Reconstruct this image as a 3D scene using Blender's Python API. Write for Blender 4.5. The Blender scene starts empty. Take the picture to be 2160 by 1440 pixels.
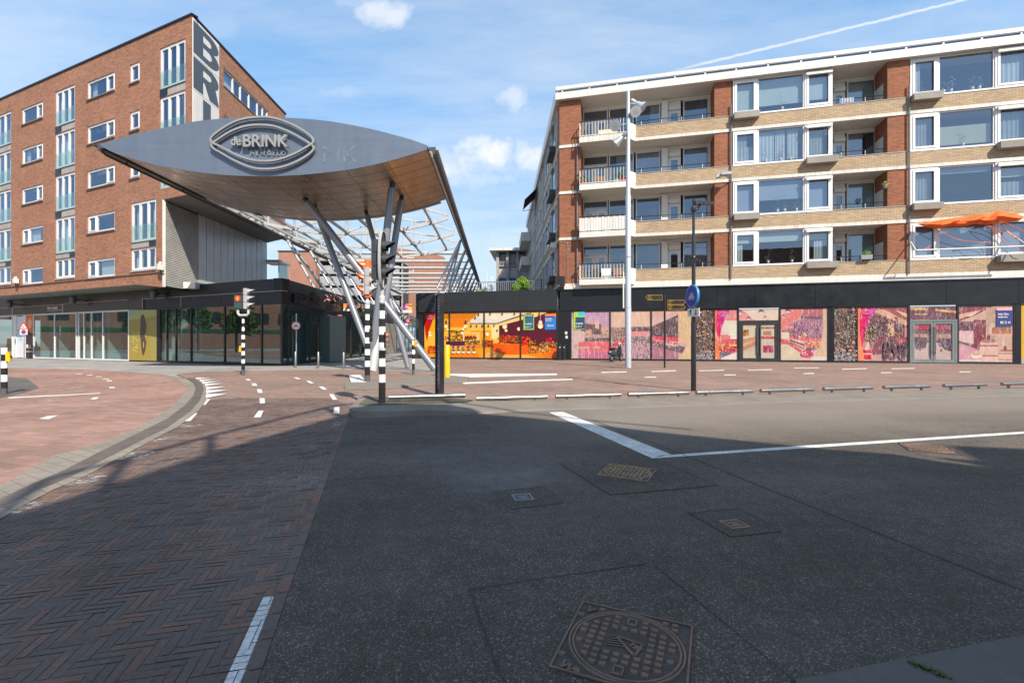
import bpy, bmesh, math, random
from mathutils import Vector, Matrix
random.seed(7)
SC = bpy.context.scene
COL = SC.collection
H = 1.3                      # eye height in metres
FPX = 1000.0                 # focal length in photograph pixels (2160 wide)
R2 = math.radians

# ------------------------------------------------------------------ geometry helpers
def G(px, py, z=0.0):
    """ground point that the photograph shows at px,py"""
    Y = FPX * (H - z) / (py - 720.0)
    return Vector(((px - 1080.0) / FPX * Y, Y, z))
def PY(px, py, Y):
    return Vector(((px - 1080.0) / FPX * Y, Y, H + (720.0 - py) / FPX * Y))

class Frame:
    """a vertical plane: s runs along it, z is height, d is the distance in front of it"""
    def __init__(s, p0, u):
        s.p = Vector((p0[0], p0[1])); s.u = Vector(u).normalized()
        n = Vector((s.u.y, -s.u.x)); s.n = n if n.dot(-s.p) > 0 else -n
    def pt(s, a, z, d=0.0):
        q = s.p + s.u * a + s.n * d
        return Vector((q.x, q.y, z))
    def s_of(s, px, d=0.0):
        k = (px - 1080.0) / FPX; A = s.p + s.n * d
        return (k * A.y - A.x) / (s.u.x - k * s.u.y)
    def sz(s, px, py, d=0.0):
        a = s.s_of(px, d); Y = s.pt(a, 0, d).y
        return a, H + (720.0 - py) / FPX * Y

class MB:
    def __init__(s): s.v = []; s.f = []; s.m = []; s.c = []
    def poly(s, pts, m=0, col=None):
        i = len(s.v); s.v.extend([Vector(p) for p in pts])
        s.f.append(list(range(i, i + len(pts)))); s.m.append(m); s.c.append(col); return s
    def hexa(s, P, m=0, col=None):
        i = len(s.v); s.v.extend([Vector(p) for p in P])
        for q in ((0,1,2,3),(7,6,5,4),(0,4,5,1),(1,5,6,2),(2,6,7,3),(3,7,4,0)):
            s.f.append([i + k for k in q]); s.m.append(m); s.c.append(col)
        return s
    def box(s, F, s0, s1, z0, z1, d0, d1, m=0, col=None):
        return s.hexa([F.pt(s0,z0,d0),F.pt(s1,z0,d0),F.pt(s1,z1,d0),F.pt(s0,z1,d0),
                       F.pt(s0,z0,d1),F.pt(s1,z0,d1),F.pt(s1,z1,d1),F.pt(s0,z1,d1)], m, col)
    def bx(s, x0, x1, y0, y1, z0, z1, m=0, col=None):
        return s.hexa([(x0,y0,z0),(x1,y0,z0),(x1,y0,z1),(x0,y0,z1),(x0,y1,z0),(x1,y1,z0),(x1,y1,z1),(x0,y1,z1)], m, col)
    def rect(s, F, s0, s1, z0, z1, d, m=0, col=None):
        return s.poly([F.pt(s0,z0,d),F.pt(s1,z0,d),F.pt(s1,z1,d),F.pt(s0,z1,d)], m, col)
    def ring(s, pts_list, m=0, closed=True, col=None):
        i = len(s.v); n = len(pts_list[0])
        for r in pts_list: s.v.extend([Vector(p) for p in r])
        for a in range(len(pts_list) - 1):
            for k in range(n if closed else n - 1):
                k2 = (k + 1) % n
                s.f.append([i+a*n+k, i+a*n+k2, i+(a+1)*n+k2, i+(a+1)*n+k]); s.m.append(m); s.c.append(col)
        return s
    def tube(s, p0, p1, r0, r1=None, n=10, m=0, caps=True, col=None):
        p0 = Vector(p0); p1 = Vector(p1); r1 = r0 if r1 is None else r1
        w = (p1 - p0).normalized(); a = w.orthogonal().normalized(); b = w.cross(a)
        A = [p0 + (a*math.cos(t)+b*math.sin(t))*r0 for t in [2*math.pi*k/n for k in range(n)]]
        B = [p1 + (a*math.cos(t)+b*math.sin(t))*r1 for t in [2*math.pi*k/n for k in range(n)]]
        s.ring([A, B], m, col=col)
        if caps: s.poly(A[::-1], m, col); s.poly(B, m, col)
        return s
    def path(s, pts, r, n=8, m=0, col=None):
        pts = [Vector(p) for p in pts]; rings = []
        w0 = (pts[1]-pts[0]).normalized(); a = w0.orthogonal().normalized()
        for i, p in enumerate(pts):
            w = (pts[min(i+1,len(pts)-1)] - pts[max(i-1,0)]).normalized()
            a = (a - w*a.dot(w)).normalized(); b = w.cross(a)
            rr = r[i] if isinstance(r, (list, tuple)) else r
            rings.append([p + (a*math.cos(t)+b*math.sin(t))*rr for t in [2*math.pi*k/n for k in range(n)]])
        s.ring(rings, m, col=col); s.poly(rings[0][::-1], m, col); s.poly(rings[-1], m, col); return s
    def prism(s, pts, vec, m=0, m2=None, col=None):
        pts = [Vector(p) for p in pts]; vec = Vector(vec); q = [p + vec for p in pts]
        s.poly(pts, m, col); s.poly(q[::-1], m if m2 is None else m2, col)
        n = len(pts)
        for i in range(n): s.poly([pts[i], q[i], q[(i+1)%n], pts[(i+1)%n]], m if m2 is None else m2, col)
        return s
    def lathe(s, c, prof, n=16, m=0, axis=None, col=None):
        """prof = [(r, h)] along axis (default z) from c"""
        c = Vector(c); w = Vector(axis or (0,0,1)).normalized(); a = w.orthogonal().normalized(); b = w.cross(a)
        rings = [[c + w*h + (a*math.cos(t)+b*math.sin(t))*max(r,1e-4) for t in [2*math.pi*k/n for k in range(n)]] for r, h in prof]
        s.ring(rings, m, col=col); s.poly(rings[0][::-1], m, col); s.poly(rings[-1], m, col); return s
    def ball(s, c, r, n=10, m=0, sz=1.0, col=None):
        return s.lathe(c, [(r*math.sin(t), -r*sz*math.cos(t)) for t in [math.pi*k/(n//2+1) for k in range(n//2+2)]], n, m, col=col)
    def bar(s, p0, p1, w, h, m=0, up=(0,0,1), col=None):
        p0 = Vector(p0); p1 = Vector(p1); d = (p1-p0).normalized(); sd = d.cross(Vector(up)).normalized(); uu = sd.cross(d)
        a = sd*w/2; b = uu*h/2
        return s.hexa([p0-a-b,p0+a-b,p0+a+b,p0-a+b,p1-a-b,p1+a-b,p1+a+b,p1-a+b], m, col)
    def build(s, name, mats, parent=None, smooth=False, label=None, weld=False):
        me = bpy.data.meshes.new(name)
        o0 = org(parent) if parent else Vector((0,0,0))
        me.from_pydata([tuple(v - o0) for v in s.v], [], s.f)
        if not isinstance(mats, (list, tuple)): mats = [mats]
        for mt in mats: me.materials.append(mt)
        me.polygons.foreach_set('material_index', s.m)
        hascol = any(c is not None for c in s.c)
        me.uv_layers.new(name='UVMap')
        if hascol: me.color_attributes.new('Col', 'FLOAT_COLOR', 'CORNER')
        uv = me.uv_layers['UVMap'].data; ca = me.color_attributes['Col'].data if hascol else None
        for p in me.polygons:
            n = p.normal
            if abs(n.z) > .7: ax = Vector((1,0,0)); ay = Vector((0,1,0))
            else:
                ax = Vector((-n.y, n.x, 0)); ax = ax.normalized() if ax.length > 1e-6 else Vector((1,0,0)); ay = Vector((0,0,1))
            cc = s.c[p.index]
            for li, vi in zip(p.loop_indices, p.vertices):
                w = s.v[vi]; uv[li].uv = (w.dot(ax), w.dot(ay))
                if ca: ca[li].color = (*(cc or (.5,.5,.5)), 1)
        if smooth:
            for p in me.polygons: p.use_smooth = True
        if smooth or weld:
            bm = bmesh.new(); bm.from_mesh(me); bmesh.ops.remove_doubles(bm, verts=bm.verts, dist=1e-4)
            bmesh.ops.recalc_face_normals(bm, faces=bm.faces); bm.to_mesh(me); bm.free()
            if smooth: me.set_sharp_from_angle(angle=R2(40))
        me.update()
        o = bpy.data.objects.new(name, me); COL.objects.link(o)
        if parent: o.parent = parent
        if label: o['label'] = label
        return o

def org(o):
    v = Vector((0,0,0))
    while o is not None: v = v + Vector(o.location); o = o.parent
    return v
def tag(o, label, cat, group=None):
    o['label'] = label; o['category'] = cat
    if group: o['group'] = group
    return o
def thing(name, label, cat, loc=(0,0,0), group=None):
    o = bpy.data.objects.new(name, None); COL.objects.link(o); o.location = loc; o.empty_display_size = .3
    return tag(o, label, cat, group)
def struct(o, kind='structure'):
    o['kind'] = kind; return o
def dup(o, parent=None):
    c = o.copy(); COL.objects.link(c)
    if parent is not None: c.parent = parent
    for ch in list(o.children): dup(ch, c)
    return c

def text_mesh(body, size, mapper, mat, name, parent, extrude=.01, offset=0.0, align='LEFT', sx=1.0, shear=0.0, label=None):
    cu = bpy.data.curves.new(name, 'FONT'); cu.body = body; cu.size = size; cu.extrude = extrude; cu.offset = offset
    cu.align_x = align; cu.resolution_u = 4; cu.shear = shear
    t = bpy.data.objects.new(name, cu); COL.objects.link(t)
    dg = bpy.context.evaluated_depsgraph_get(); dg.update()
    me = bpy.data.meshes.new_from_object(t.evaluated_get(dg))
    bpy.data.objects.remove(t); bpy.data.curves.remove(cu)
    o0 = org(parent) if parent else Vector((0,0,0))
    for v in me.vertices: v.co = mapper(v.co.x*sx, v.co.y, v.co.z) - o0
    me.materials.clear(); me.materials.append(mat); me.name = name
    o = bpy.data.objects.new(name, me); COL.objects.link(o)
    if parent: o.parent = parent
    if label: o['label'] = label
    return o
def inpoly(x, y, P):
    r = False; j = len(P)-1
    for i in range(len(P)):
        if (P[i][1] > y) != (P[j][1] > y) and x < (P[j][0]-P[i][0])*(y-P[i][1])/(P[j][1]-P[i][1])+P[i][0]: r = not r
        j = i
    return r
def clip(poly, a, b, keep=1):
    """half plane clip of 2-D polygon; keep=1 keeps the left of a->b"""
    out = []; n = len(poly)
    f = lambda p: keep*((b[0]-a[0])*(p[1]-a[1])-(b[1]-a[1])*(p[0]-a[0]))
    for i in range(n):
        p, q = poly[i], poly[(i+1)%n]; fp, fq = f(p), f(q)
        if fp >= 0: out.append(p)
        if fp*fq < 0:
            t = fp/(fp-fq); out.append((p[0]+(q[0]-p[0])*t, p[1]+(q[1]-p[1])*t))
    return out

# ------------------------------------------------------------------ materials
def lin(r, g, b):
    f = lambda c: (c/255/12.92) if c/255 <= .04045 else ((c/255+.055)/1.055)**2.4
    return (f(r), f(g), f(b))
class NT:
    def __init__(s, name):
        s.mat = bpy.data.materials.new(name); s.mat.use_nodes = True
        if hasattr(s.mat, 'use_transparent_shadow'): s.mat.use_transparent_shadow = True
        s.t = s.mat.node_tree; s.b = s.t.nodes['Principled BSDF']; s.out = s.t.nodes['Material Output']
    def n(s, typ, **kw):
        nd = s.t.nodes.new(typ)
        for k, v in kw.items():
            if k.startswith('i_'):
                key = k[2:].replace('_', ' ')
                (nd.inputs[int(key)] if key.isdigit() else nd.inputs[key]).default_value = v
            else: setattr(nd, k, v)
        return nd
    def l(s, a, b): s.t.links.new(a, b)
    def mathn(s, op, a, b=None, clampv=False):
        nd = s.n('ShaderNodeMath', operation=op); nd.use_clamp = clampv
        for i, x in enumerate((a, b)):
            if x is None: continue
            if isinstance(x, (int, float)): nd.inputs[i].default_value = x
            else: s.l(x, nd.inputs[i])
        return nd.outputs[0]
    def mix(s, fac, a, b, blend='MIX'):
        nd = s.n('ShaderNodeMix', data_type='RGBA', blend_type=blend)
        for sock, x in ((nd.inputs[0], fac), (nd.inputs[6], a), (nd.inputs[7], b)):
            if isinstance(x, (int, float)): sock.default_value = x
            elif isinstance(x, tuple): sock.default_value = (*x[:3], 1)
            else: s.l(x, sock)
        return nd.outputs[2]
    def rng(s, v, a, b, c, d):
        nd = s.n('ShaderNodeMapRange'); s.l(v, nd.inputs[0])
        for i, x in enumerate((a, b, c, d)): nd.inputs[i+1].default_value = x
        return nd.outputs[0]
    def coord(s, kind='Object', scale=(1,1,1)):
        tc = s.n('ShaderNodeTexCoord'); mp = s.n('ShaderNodeMapping'); mp.inputs['Scale'].default_value = scale
        s.l(tc.outputs[kind], mp.inputs[0]); return mp.outputs[0]
    def noise(s, vec, scale, detail=4, rough=.6):
        nd = s.n('ShaderNodeTexNoise'); nd.inputs['Scale'].default_value = scale; nd.inputs['Detail'].default_value = detail
        nd.inputs['Roughness'].default_value = rough; s.l(vec, nd.inputs['Vector']); return nd.outputs[0]
    def bump(s, h, dist=.01, strength=.5):
        nd = s.n('ShaderNodeBump'); nd.inputs['Distance'].default_value = dist; nd.inputs['Strength'].default_value = strength
        s.l(h, nd.inputs['Height']); s.l(nd.outputs[0], s.b.inputs['Normal'])
    def base(s, c, rough=.6, metal=0, spec=.5):
        if isinstance(c, tuple): s.b.inputs['Base Color'].default_value = (*c[:3], 1)
        else: s.l(c, s.b.inputs['Base Color'])
        s.b.inputs['Roughness'].default_value = rough; s.b.inputs['Metallic'].default_value = metal
        s.b.inputs['Specular IOR Level'].default_value = spec
        return s.mat
MT = {}
def M(name, col, rough=.6, metal=0, var=.2, vs=1.3, grain=.08, gs=25, bump=0, spec=.4, streak=0):
    """plain material with weathering: large blotches, fine grain, optional vertical streaks"""
    if name in MT: return MT[name]
    t = NT(name); v = t.coord('Object')
    a = t.rng(t.noise(v, vs, 5), .25, .75, 1-var, 1+var)
    g = t.rng(t.noise(v, gs, 3), .2, .8, 1-grain, 1+grain)
    f = t.mathn('MULTIPLY', a, g)
    if streak:
        sv = t.coord('Object', (3, 3, .12))
        f = t.mathn('MULTIPLY', f, t.rng(t.noise(sv, 2.2, 5), .35, .7, 1+streak*.3, 1-streak))
    c = t.mix(1.0, col, (1,1,1), 'MULTIPLY'); vm = t.n('ShaderNodeVectorMath', operation='SCALE')
    t.l(c, vm.inputs[0]); t.l(f, vm.inputs['Scale'])
    t.base(vm.outputs[0], rough, metal, spec)
    rr = t.rng(t.noise(v, vs*2.3, 4), .3, .7, max(.02, rough-.08), min(1, rough+.1)); t.l(rr, t.b.inputs['Roughness'])
    if bump: t.bump(t.noise(v, gs*2, 3), bump, .6)
    MT[name] = t.mat; return t.mat
def brickmat(name, c1, c2, mortar, bw, bh, ms=.009, var=.25, dark=None, rot=0.0, rough=.85, bumpd=.006, offset=.5, vs=.5, dk=(.56,.66)):
    t = NT(name); v = t.coord('UV')
    if rot:
        v.node.inputs['Rotation'].default_value = (0, 0, rot)
    br = t.n('ShaderNodeTexBrick'); br.offset = offset
    br.inputs['Color1'].default_value = (*c1,1); br.inputs['Color2'].default_value = (*c2,1); br.inputs['Mortar'].default_value = (*mortar,1)
    br.inputs['Scale'].default_value = 1; br.inputs['Mortar Size'].default_value = ms; br.inputs['Mortar Smooth'].default_value = .15
    br.inputs['Bias'].default_value = -.1; br.inputs['Brick Width'].default_value = bw; br.inputs['Row Height'].default_value = bh
    t.l(v, br.inputs['Vector']); c = br.outputs['Color']
    if dark:
        # scattered burnt bricks: streaky noise stretched along the courses
        nv = t.n('ShaderNodeMapping'); nv.inputs['Scale'].default_value = (1.6, 6.5, 1); t.l(v, nv.inputs[0])
        m = t.rng(t.noise(nv.outputs[0], 1.5, 5, .7), dk[0], dk[1], 0, .75); c = t.mix(m, c, dark)
    f = t.rng(t.noise(v, vs, 5), .25, .75, 1-var, 1+var); g = t.rng(t.noise(v, 14, 3), .2, .8, .86, 1.14)
    vm = t.n('ShaderNodeVectorMath', operation='SCALE'); t.l(c, vm.inputs[0]); t.l(t.mathn('MULTIPLY', f, g), vm.inputs['Scale'])
    t.base(vm.outputs[0], rough, 0, .25)
    h = t.mathn('ADD', t.mathn('MULTIPLY', br.outputs['Fac'], -1.0), t.mathn('MULTIPLY', t.noise(v, 60, 2), .5))
    t.bump(h, bumpd, .7)
    MT[name] = t.mat; return t.mat
def glassmat(name, tint=(.55,.68,.7), refl=.32, gcol=(.9,.95,1.0), rough=.0):
    t = NT(name); t.t.nodes.remove(t.b)
    tr = t.n('ShaderNodeBsdfTransparent'); tr.inputs[0].default_value = (*tint,1)
    gl = t.n('ShaderNodeBsdfGlossy'); gl.inputs['Color'].default_value = (*gcol,1); gl.inputs['Roughness'].default_value = rough
    v = t.coord('Object'); bp = t.n('ShaderNodeBump'); bp.inputs['Distance'].default_value = .02; bp.inputs['Strength'].default_value = .05
    t.l(t.noise(v, .9, 2), bp.inputs['Height']); t.l(bp.outputs[0], gl.inputs['Normal'])
    lw = t.n('ShaderNodeLayerWeight'); lw.inputs[0].default_value = .5
    fac = t.mathn('ADD', refl, t.mathn('MULTIPLY', t.mathn('POWER', lw.outputs['Facing'], 4.0), 1-refl), True)
    mx = t.n('ShaderNodeMixShader'); t.l(fac, mx.inputs[0]); t.l(tr.outputs[0], mx.inputs[1]); t.l(gl.outputs[0], mx.inputs[2])
    t.l(mx.outputs[0], t.out.inputs[0]); MT[name] = t.mat; return t.mat
def colmat(name, rough=.4, n1=.12, streaks=0.0, spec=.4, dim=1.0):
    """printed film: colours of the print come from the mesh, faded unevenly"""
    t = NT(name); a = t.n('ShaderNodeVertexColor', layer_name='Col'); v = t.coord('Object')
    c = a.outputs[0]
    f = t.rng(t.noise(v, 2.2, 5), .25, .75, (1-n1)*dim, (1+n1)*dim)
    vm = t.n('ShaderNodeVectorMath', operation='SCALE'); t.l(c, vm.inputs[0]); t.l(f, vm.inputs['Scale']); c = vm.outputs[0]
    if streaks:
        sv = t.coord('Object', (1, 1, .22))
        m = t.rng(t.noise(sv, 9, 6, .75), .53, .6, 0, streaks); c = t.mix(m, c, (.62,.55,.53))
        vo = t.n('ShaderNodeTexVoronoi', feature='DISTANCE_TO_EDGE'); vo.inputs['Scale'].default_value = 7; t.l(t.coord('Object', (1,1,.35)), vo.inputs['Vector'])
        m2 = t.rng(vo.outputs['Distance'], 0, .035, streaks*.55, 0); c = t.mix(m2, c, (.7,.64,.62))
    if streaks: c = t.mix(.12, c, (.34,.26,.25))
    hs = t.n('ShaderNodeHueSaturation'); hs.inputs['Saturation'].default_value = 1.22 if dim < 1 else 1.0; t.l(c, hs.inputs['Color'])
    t.base(hs.outputs[0], rough, 0, spec); MT[name] = t.mat; return t.mat
def emis(name, col, s):
    t = NT(name); t.base(col, .4); t.b.inputs['Emission Color'].default_value = (*col,1); t.b.inputs['Emission Strength'].default_value = s
    MT[name] = t.mat; return t.mat

white   = M('white_paint', (.62,.60,.56), .45, var=.06, streak=.10)
offwhite= M('cream_concrete', (.62,.59,.53), .75, var=.1, streak=.25, bump=.003)
frame_w = M('white_window_frame', (.66,.66,.65), .35, var=.04, grain=.02)
sill_g  = M('grey_sill', (.22,.20,.18), .6)
conc    = M('grey_concrete', (.33,.31,.28), .85, var=.18, bump=.004, streak=.12)
black_p = M('black_cladding', (.0105,.012,.016), .36, var=.14, vs=.5, spec=.35)
black_m = M('black_metal', (.014,.014,.016), .32, spec=.6)
brown_p = M('brown_black_cladding', (.028,.024,.022), .35, var=.2, vs=.5, spec=.6)
darkfr  = M('dark_frame', (.030,.032,.036), .4)
greyfr  = M('grey_door_frame', (.16,.175,.18), .4)
steel   = M('galvanised_steel', (.42,.44,.46), .42, .75, var=.12, gs=60)
inox    = M('brushed_stainless', (.33,.32,.305), .34, .92, var=.1, vs=6)
grey_st = M('grey_painted_steel', (.30,.33,.37), .42, .25, var=.1)
lgrey_st= M('pale_grey_painted_steel', (.44,.45,.45), .45, .1, var=.08, streak=.12)
zinc    = M('mast_paint', (.44,.48,.52), .4, .2, var=.06, streak=.08)
dark_in = M('dark_interior', (.022,.026,.030), .8)
mid_in  = M('room_interior', (.20,.21,.21), .8, var=.6, vs=.6)
room_pale = M('pale_room', (.40,.43,.42), .8, var=.15)
iron_d  = M('dirt_in_iron', (.080,.062,.050), .8, var=.3, vs=6, grain=.3, gs=50)
black_s = M('black_stripe', (.016,.016,.017), .38)
white_s = M('white_stripe', (.82,.82,.80), .38, var=.04, streak=.06)
pole_g  = M('grey_pole_foot', (.085,.085,.09), .5)
rubber  = M('rubber', (.016,.016,.017), .7)
yellow_d = M('yellow_print', (.50,.30,.012), .5)
yellow  = M('yellow_paint', (.70,.40,.01), .4, var=.06)
orange_p= M('orange_plastic', (.72,.12,.025), .4, var=.08)
housing = M('grey_signal_housing', (.33,.34,.34), .45, var=.08)
dhousing= M('dark_signal_housing', (.05,.052,.055), .4)
lens_off= M('dark_lens', (.02,.022,.022), .15, spec=.8)
lens_grn= M('dark_green_lens', (.012,.06,.045), .2, spec=.8)
lens_amb= M('amber_lens', (.50,.19,.08), .25, spec=.7)
lamp_red= emis('lit_red_lamp', (1.0,.10,.015), 2.2)
curt_w  = M('white_curtain', (.62,.64,.64), .9, var=.12)
curt_b  = M('grey_curtain', (.42,.42,.41), .9, var=.15)
curt_d  = M('dark_curtain', (.10,.11,.13), .9)
blind_c = M('pale_blind', (.62,.66,.60), .8, var=.05)
blind_y = M('cream_blind', (.56,.52,.36), .8, var=.05)
leaf    = M('leaf_green', (.055,.115,.022), .55, var=.5, vs=9)
leaf_d  = M('dark_leaf', (.03,.07,.018), .55, var=.5, vs=9)
glass_r = glassmat('apartment_glass', (.66,.74,.78), .26, (.58,.70,.85))
glass_l = glassmat('green_balcony_glass', (.80,.90,.87), .10, (.85,1,.97))
glass_w = glassmat('window_glass', (.74,.80,.82), .22, (.50,.66,.90))
glass_s = glassmat('shop_glass', (.58,.74,.73), .30, (.66,.82,.84))
film    = colmat('window_film', .35, .12, dim=.70)
film_p  = colmat('faded_window_film', .4, .14, .38, dim=.66)
glass_c = glassmat('clear_door_glass', (.95,.96,.96), .05, (.8,.9,1.0))
paintw  = M('road_paint', (.56,.545,.51), .75, var=.25, vs=3, grain=.35, gs=45)
plainc  = colmat('printed_colour', .45, .05)
brick_l = brickmat('red_brick', (.37,.150,.080), (.235,.095,.056), (.27,.20,.15), .28, .085, .012, .14, dark=(.11,.058,.045), dk=(.54,.66))
brick_r = brickmat('red_brown_brick', (.31,.105,.050), (.19,.062,.032), (.26,.17,.12), .27, .085, .010, .12, dark=(.13,.045,.028))
brick_y = brickmat('buff_brick', (.47,.345,.215), (.35,.25,.155), (.25,.20,.15), .34, .098, .014, .12)
brick_f = brickmat('far_brick', (.35,.155,.10), (.29,.125,.085), (.30,.22,.18), .3, .09, .01, .12)
# ------------------------------------------------------------------ ground materials
def asphaltmat(name, basec, lo=.55, hi=2.6, stain=None, sunlit_strip=None):
    t = NT(name); v = t.coord('Object')
    vo = t.n('ShaderNodeTexVoronoi'); vo.inputs['Scale'].default_value = 140; t.l(v, vo.inputs['Vector'])
    sx = t.n('ShaderNodeSeparateColor'); t.l(vo.outputs['Color'], sx.inputs[0])
    st = t.rng(t.mathn('POWER', sx.outputs[0], 7.0), 0, 1, lo, hi)
    f = t.rng(t.noise(v, .55, 5), .3, .7, .74, 1.3); g = t.rng(t.noise(v, 7, 4), .3, .7, .85, 1.15)
    lane = t.n('ShaderNodeMapping'); lane.inputs['Rotation'].default_value = (0,0,-.23); lane.inputs['Scale'].default_value = (.10,1.1,1); t.l(t.coord('Object'), lane.inputs[0])
    f = t.mathn('MULTIPLY', f, t.rng(t.noise(lane.outputs[0], 1.0, 4), .3, .7, .84, 1.18))
    f2 = t.mathn('MULTIPLY', t.mathn('MULTIPLY', f, g), st)
    f2 = t.mathn('MULTIPLY', f2, t.rng(vo.outputs['Distance'], .15, .75, 1.22, .55))  # shade in the gaps between stones, painted into the colour
    vm = t.n('ShaderNodeVectorMath', operation='SCALE'); vm.inputs[0].default_value = basec; t.l(f2, vm.inputs['Scale'])
    c = t.mix(t.rng(sx.outputs[1], 0, 1, 0, .35), vm.outputs[0], t.mix(1.0, vm.outputs[0], (1.25,.98,.72), 'MULTIPLY'))
    if stain:
        for (x, y, rx, ry, am) in stain:
            mp = t.n('ShaderNodeMapping', vector_type='POINT'); mp.inputs['Location'].default_value = (-x/rx, -y/ry, 0); mp.inputs['Scale'].default_value = (1/rx, 1/ry, 0)
            t.l(t.coord('Object'), mp.inputs[0]); ln = t.n('ShaderNodeVectorMath', operation='LENGTH'); t.l(mp.outputs[0], ln.inputs[0])
            m = t.rng(ln.outputs['Value'], .1, 1.0, am, 0); m = t.mathn('MULTIPLY', m, t.rng(t.noise(v, 3.0, 5), .35, .65, .3, 1.0))
            c = t.mix(m, c, (.22,.21,.20))
    if sunlit_strip:
        # paler, warmer strip along the kerb: sunlight painted into the asphalt colour
        (x0, y0), (ux, uy), w0, w1 = sunlit_strip
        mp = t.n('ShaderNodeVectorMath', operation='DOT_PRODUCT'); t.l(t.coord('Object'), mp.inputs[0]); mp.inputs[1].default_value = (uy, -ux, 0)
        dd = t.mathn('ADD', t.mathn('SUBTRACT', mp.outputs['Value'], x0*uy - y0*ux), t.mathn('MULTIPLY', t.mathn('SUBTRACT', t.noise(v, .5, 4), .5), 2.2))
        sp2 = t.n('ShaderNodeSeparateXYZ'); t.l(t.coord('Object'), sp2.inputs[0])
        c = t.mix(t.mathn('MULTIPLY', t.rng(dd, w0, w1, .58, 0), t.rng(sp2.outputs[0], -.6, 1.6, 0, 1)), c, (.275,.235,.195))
    t.base(c, .85, 0, .3)
    h = t.mathn('ADD', t.mathn('MULTIPLY', vo.outputs['Distance'], -.8), t.mathn('MULTIPLY', t.noise(v, 30, 3), .8))
    t.bump(h, .008, .8); MT[name] = t.mat; return t.mat
st1 = G(1075, 1008); st2 = G(980, 960); st3 = G(620, 1020)
asph  = asphaltmat('asphalt', (.138,.119,.101), .68, 2.0, stain=[(st1.x, st1.y, 1.0, .65, .62), (st2.x, st2.y, 1.8, .9, .34), (G(1250,1090).x, G(1250,1090).y, .9, .5, .22), (G(1750,1010).x, G(1750,1010).y, 1.6, .5, .26), (G(820,1150).x, G(820,1150).y, .5, .8, .16)], sunlit_strip=((G(1100,868).x, G(1100,868).y), (.973,.23), 1.4, 3.8))
asph2 = asphaltmat('asphalt_patch', (.134,.115,.098), .66, 2.1)
asph3 = asphaltmat('old_asphalt', (.15,.145,.14), .7, 1.7)
tar   = M('tar_seam', (.022,.021,.021), .5)
iron  = M('rusty_iron', (.185,.122,.088), .55, .35, var=.25, vs=6, grain=.2, gs=60)
iron2 = M('tan_iron', (.275,.185,.105), .55, .3, var=.3, vs=7, grain=.2, gs=60)
iron3 = M('grey_iron', (.26,.275,.29), .5, .4, var=.3, vs=7)
kerbm = M('kerb_concrete', (.180,.155,.128), .9, var=.2, vs=1.6, grain=.15, gs=50, bump=.004)
soil  = M('mossy_soil', (.085,.08,.055), .95, var=.5, vs=5, grain=.3)
gutm  = M('iron_gutter', (.13,.105,.088), .6, .2, var=.3, vs=3, grain=.25, gs=60, bump=.004)
paveb = brickmat('pale_band_pavers', (.24,.205,.165), (.215,.185,.15), (.15,.13,.11), .3, .15, .005, .2, rot=.5, bumpd=.004)
pave  = brickmat('grey_pavers', (.30,.285,.265), (.245,.235,.22), (.14,.135,.125), .6, .3, .01, .22, rot=.4, bumpd=.004)
slab  = brickmat('concrete_slabs', (.118,.106,.094), (.102,.093,.083), (.035,.032,.028), 1.2, .9, .012, .2, rot=.24, bumpd=.004)
redp  = brickmat('red_cycle_tiles', (.315,.180,.140), (.215,.130,.102), (.22,.165,.135), .30, .15, .010, .26, rot=.32, bumpd=.003, vs=.35)
plaza = brickmat('plaza_bricks', (.310,.172,.128), (.150,.130,.116), (.21,.165,.135), .27, .085, .010, .24, rot=.25, bumpd=.004, vs=.35, dark=(.105,.088,.080), dk=(.52,.66))
joint = M('sandy_joint', (.25,.23,.21), .95, var=.95, vs=.9, grain=.3, gs=40)
def brickpaver():
    t = NT('paving_bricks'); g = t.n('ShaderNodeNewGeometry'); v = t.coord('Object')
    r = g.outputs['Random Per Island']; cr = t.n('ShaderNodeValToRGB'); cr.color_ramp.interpolation = 'CONSTANT'
    el = cr.color_ramp.elements; el[0].position = 0; el[0].color = (.128,.094,.080,1); el[1].position = .2; el[1].color = (.200,.112,.082,1)
    for p, c in ((.36,(.122,.100,.088)), (.52,(.168,.104,.080)), (.66,(.135,.108,.092)), (.80,(.225,.118,.082)), (.90,(.150,.098,.080))):
        e = el.new(p); e.color = (*c, 1)
    t.l(r, cr.inputs[0]); crc = t.mix(.38, cr.outputs[0], (.140,.100,.084))
    f = t.rng(t.noise(v, .8, 5), .3, .7, .72, 1.24); k = t.rng(t.noise(v, 45, 3), .25, .75, .8, 1.2)
    vm = t.n('ShaderNodeVectorMath', operation='SCALE'); t.l(crc, vm.inputs[0]); t.l(t.mathn('MULTIPLY', f, k), vm.inputs['Scale'])
    c = vm.outputs[0]
    mp = t.n('ShaderNodeMapping'); mp.inputs['Location'].default_value = (-st3.x/1.1, -st3.y/.35, 0); mp.inputs['Scale'].default_value = (1/1.1, 1/.35, 0); t.l(t.coord('Object'), mp.inputs[0])
    ln = t.n('ShaderNodeVectorMath', operation='LENGTH'); t.l(mp.outputs[0], ln.inputs[0])
    m = t.mathn('MULTIPLY', t.rng(ln.outputs['Value'], .2, 1.0, .3, 0), t.rng(t.noise(t.coord('Object', (1,5,1)), 3, 5), .4, .62, 0, 1))
    c = t.mix(m, c, (.30,.29,.28))
    t.base(c, .78, 0, .3); t.bump(t.noise(v, 70, 4), .004, .7)
    return t.mat
bricks_m = brickpaver()
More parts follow.
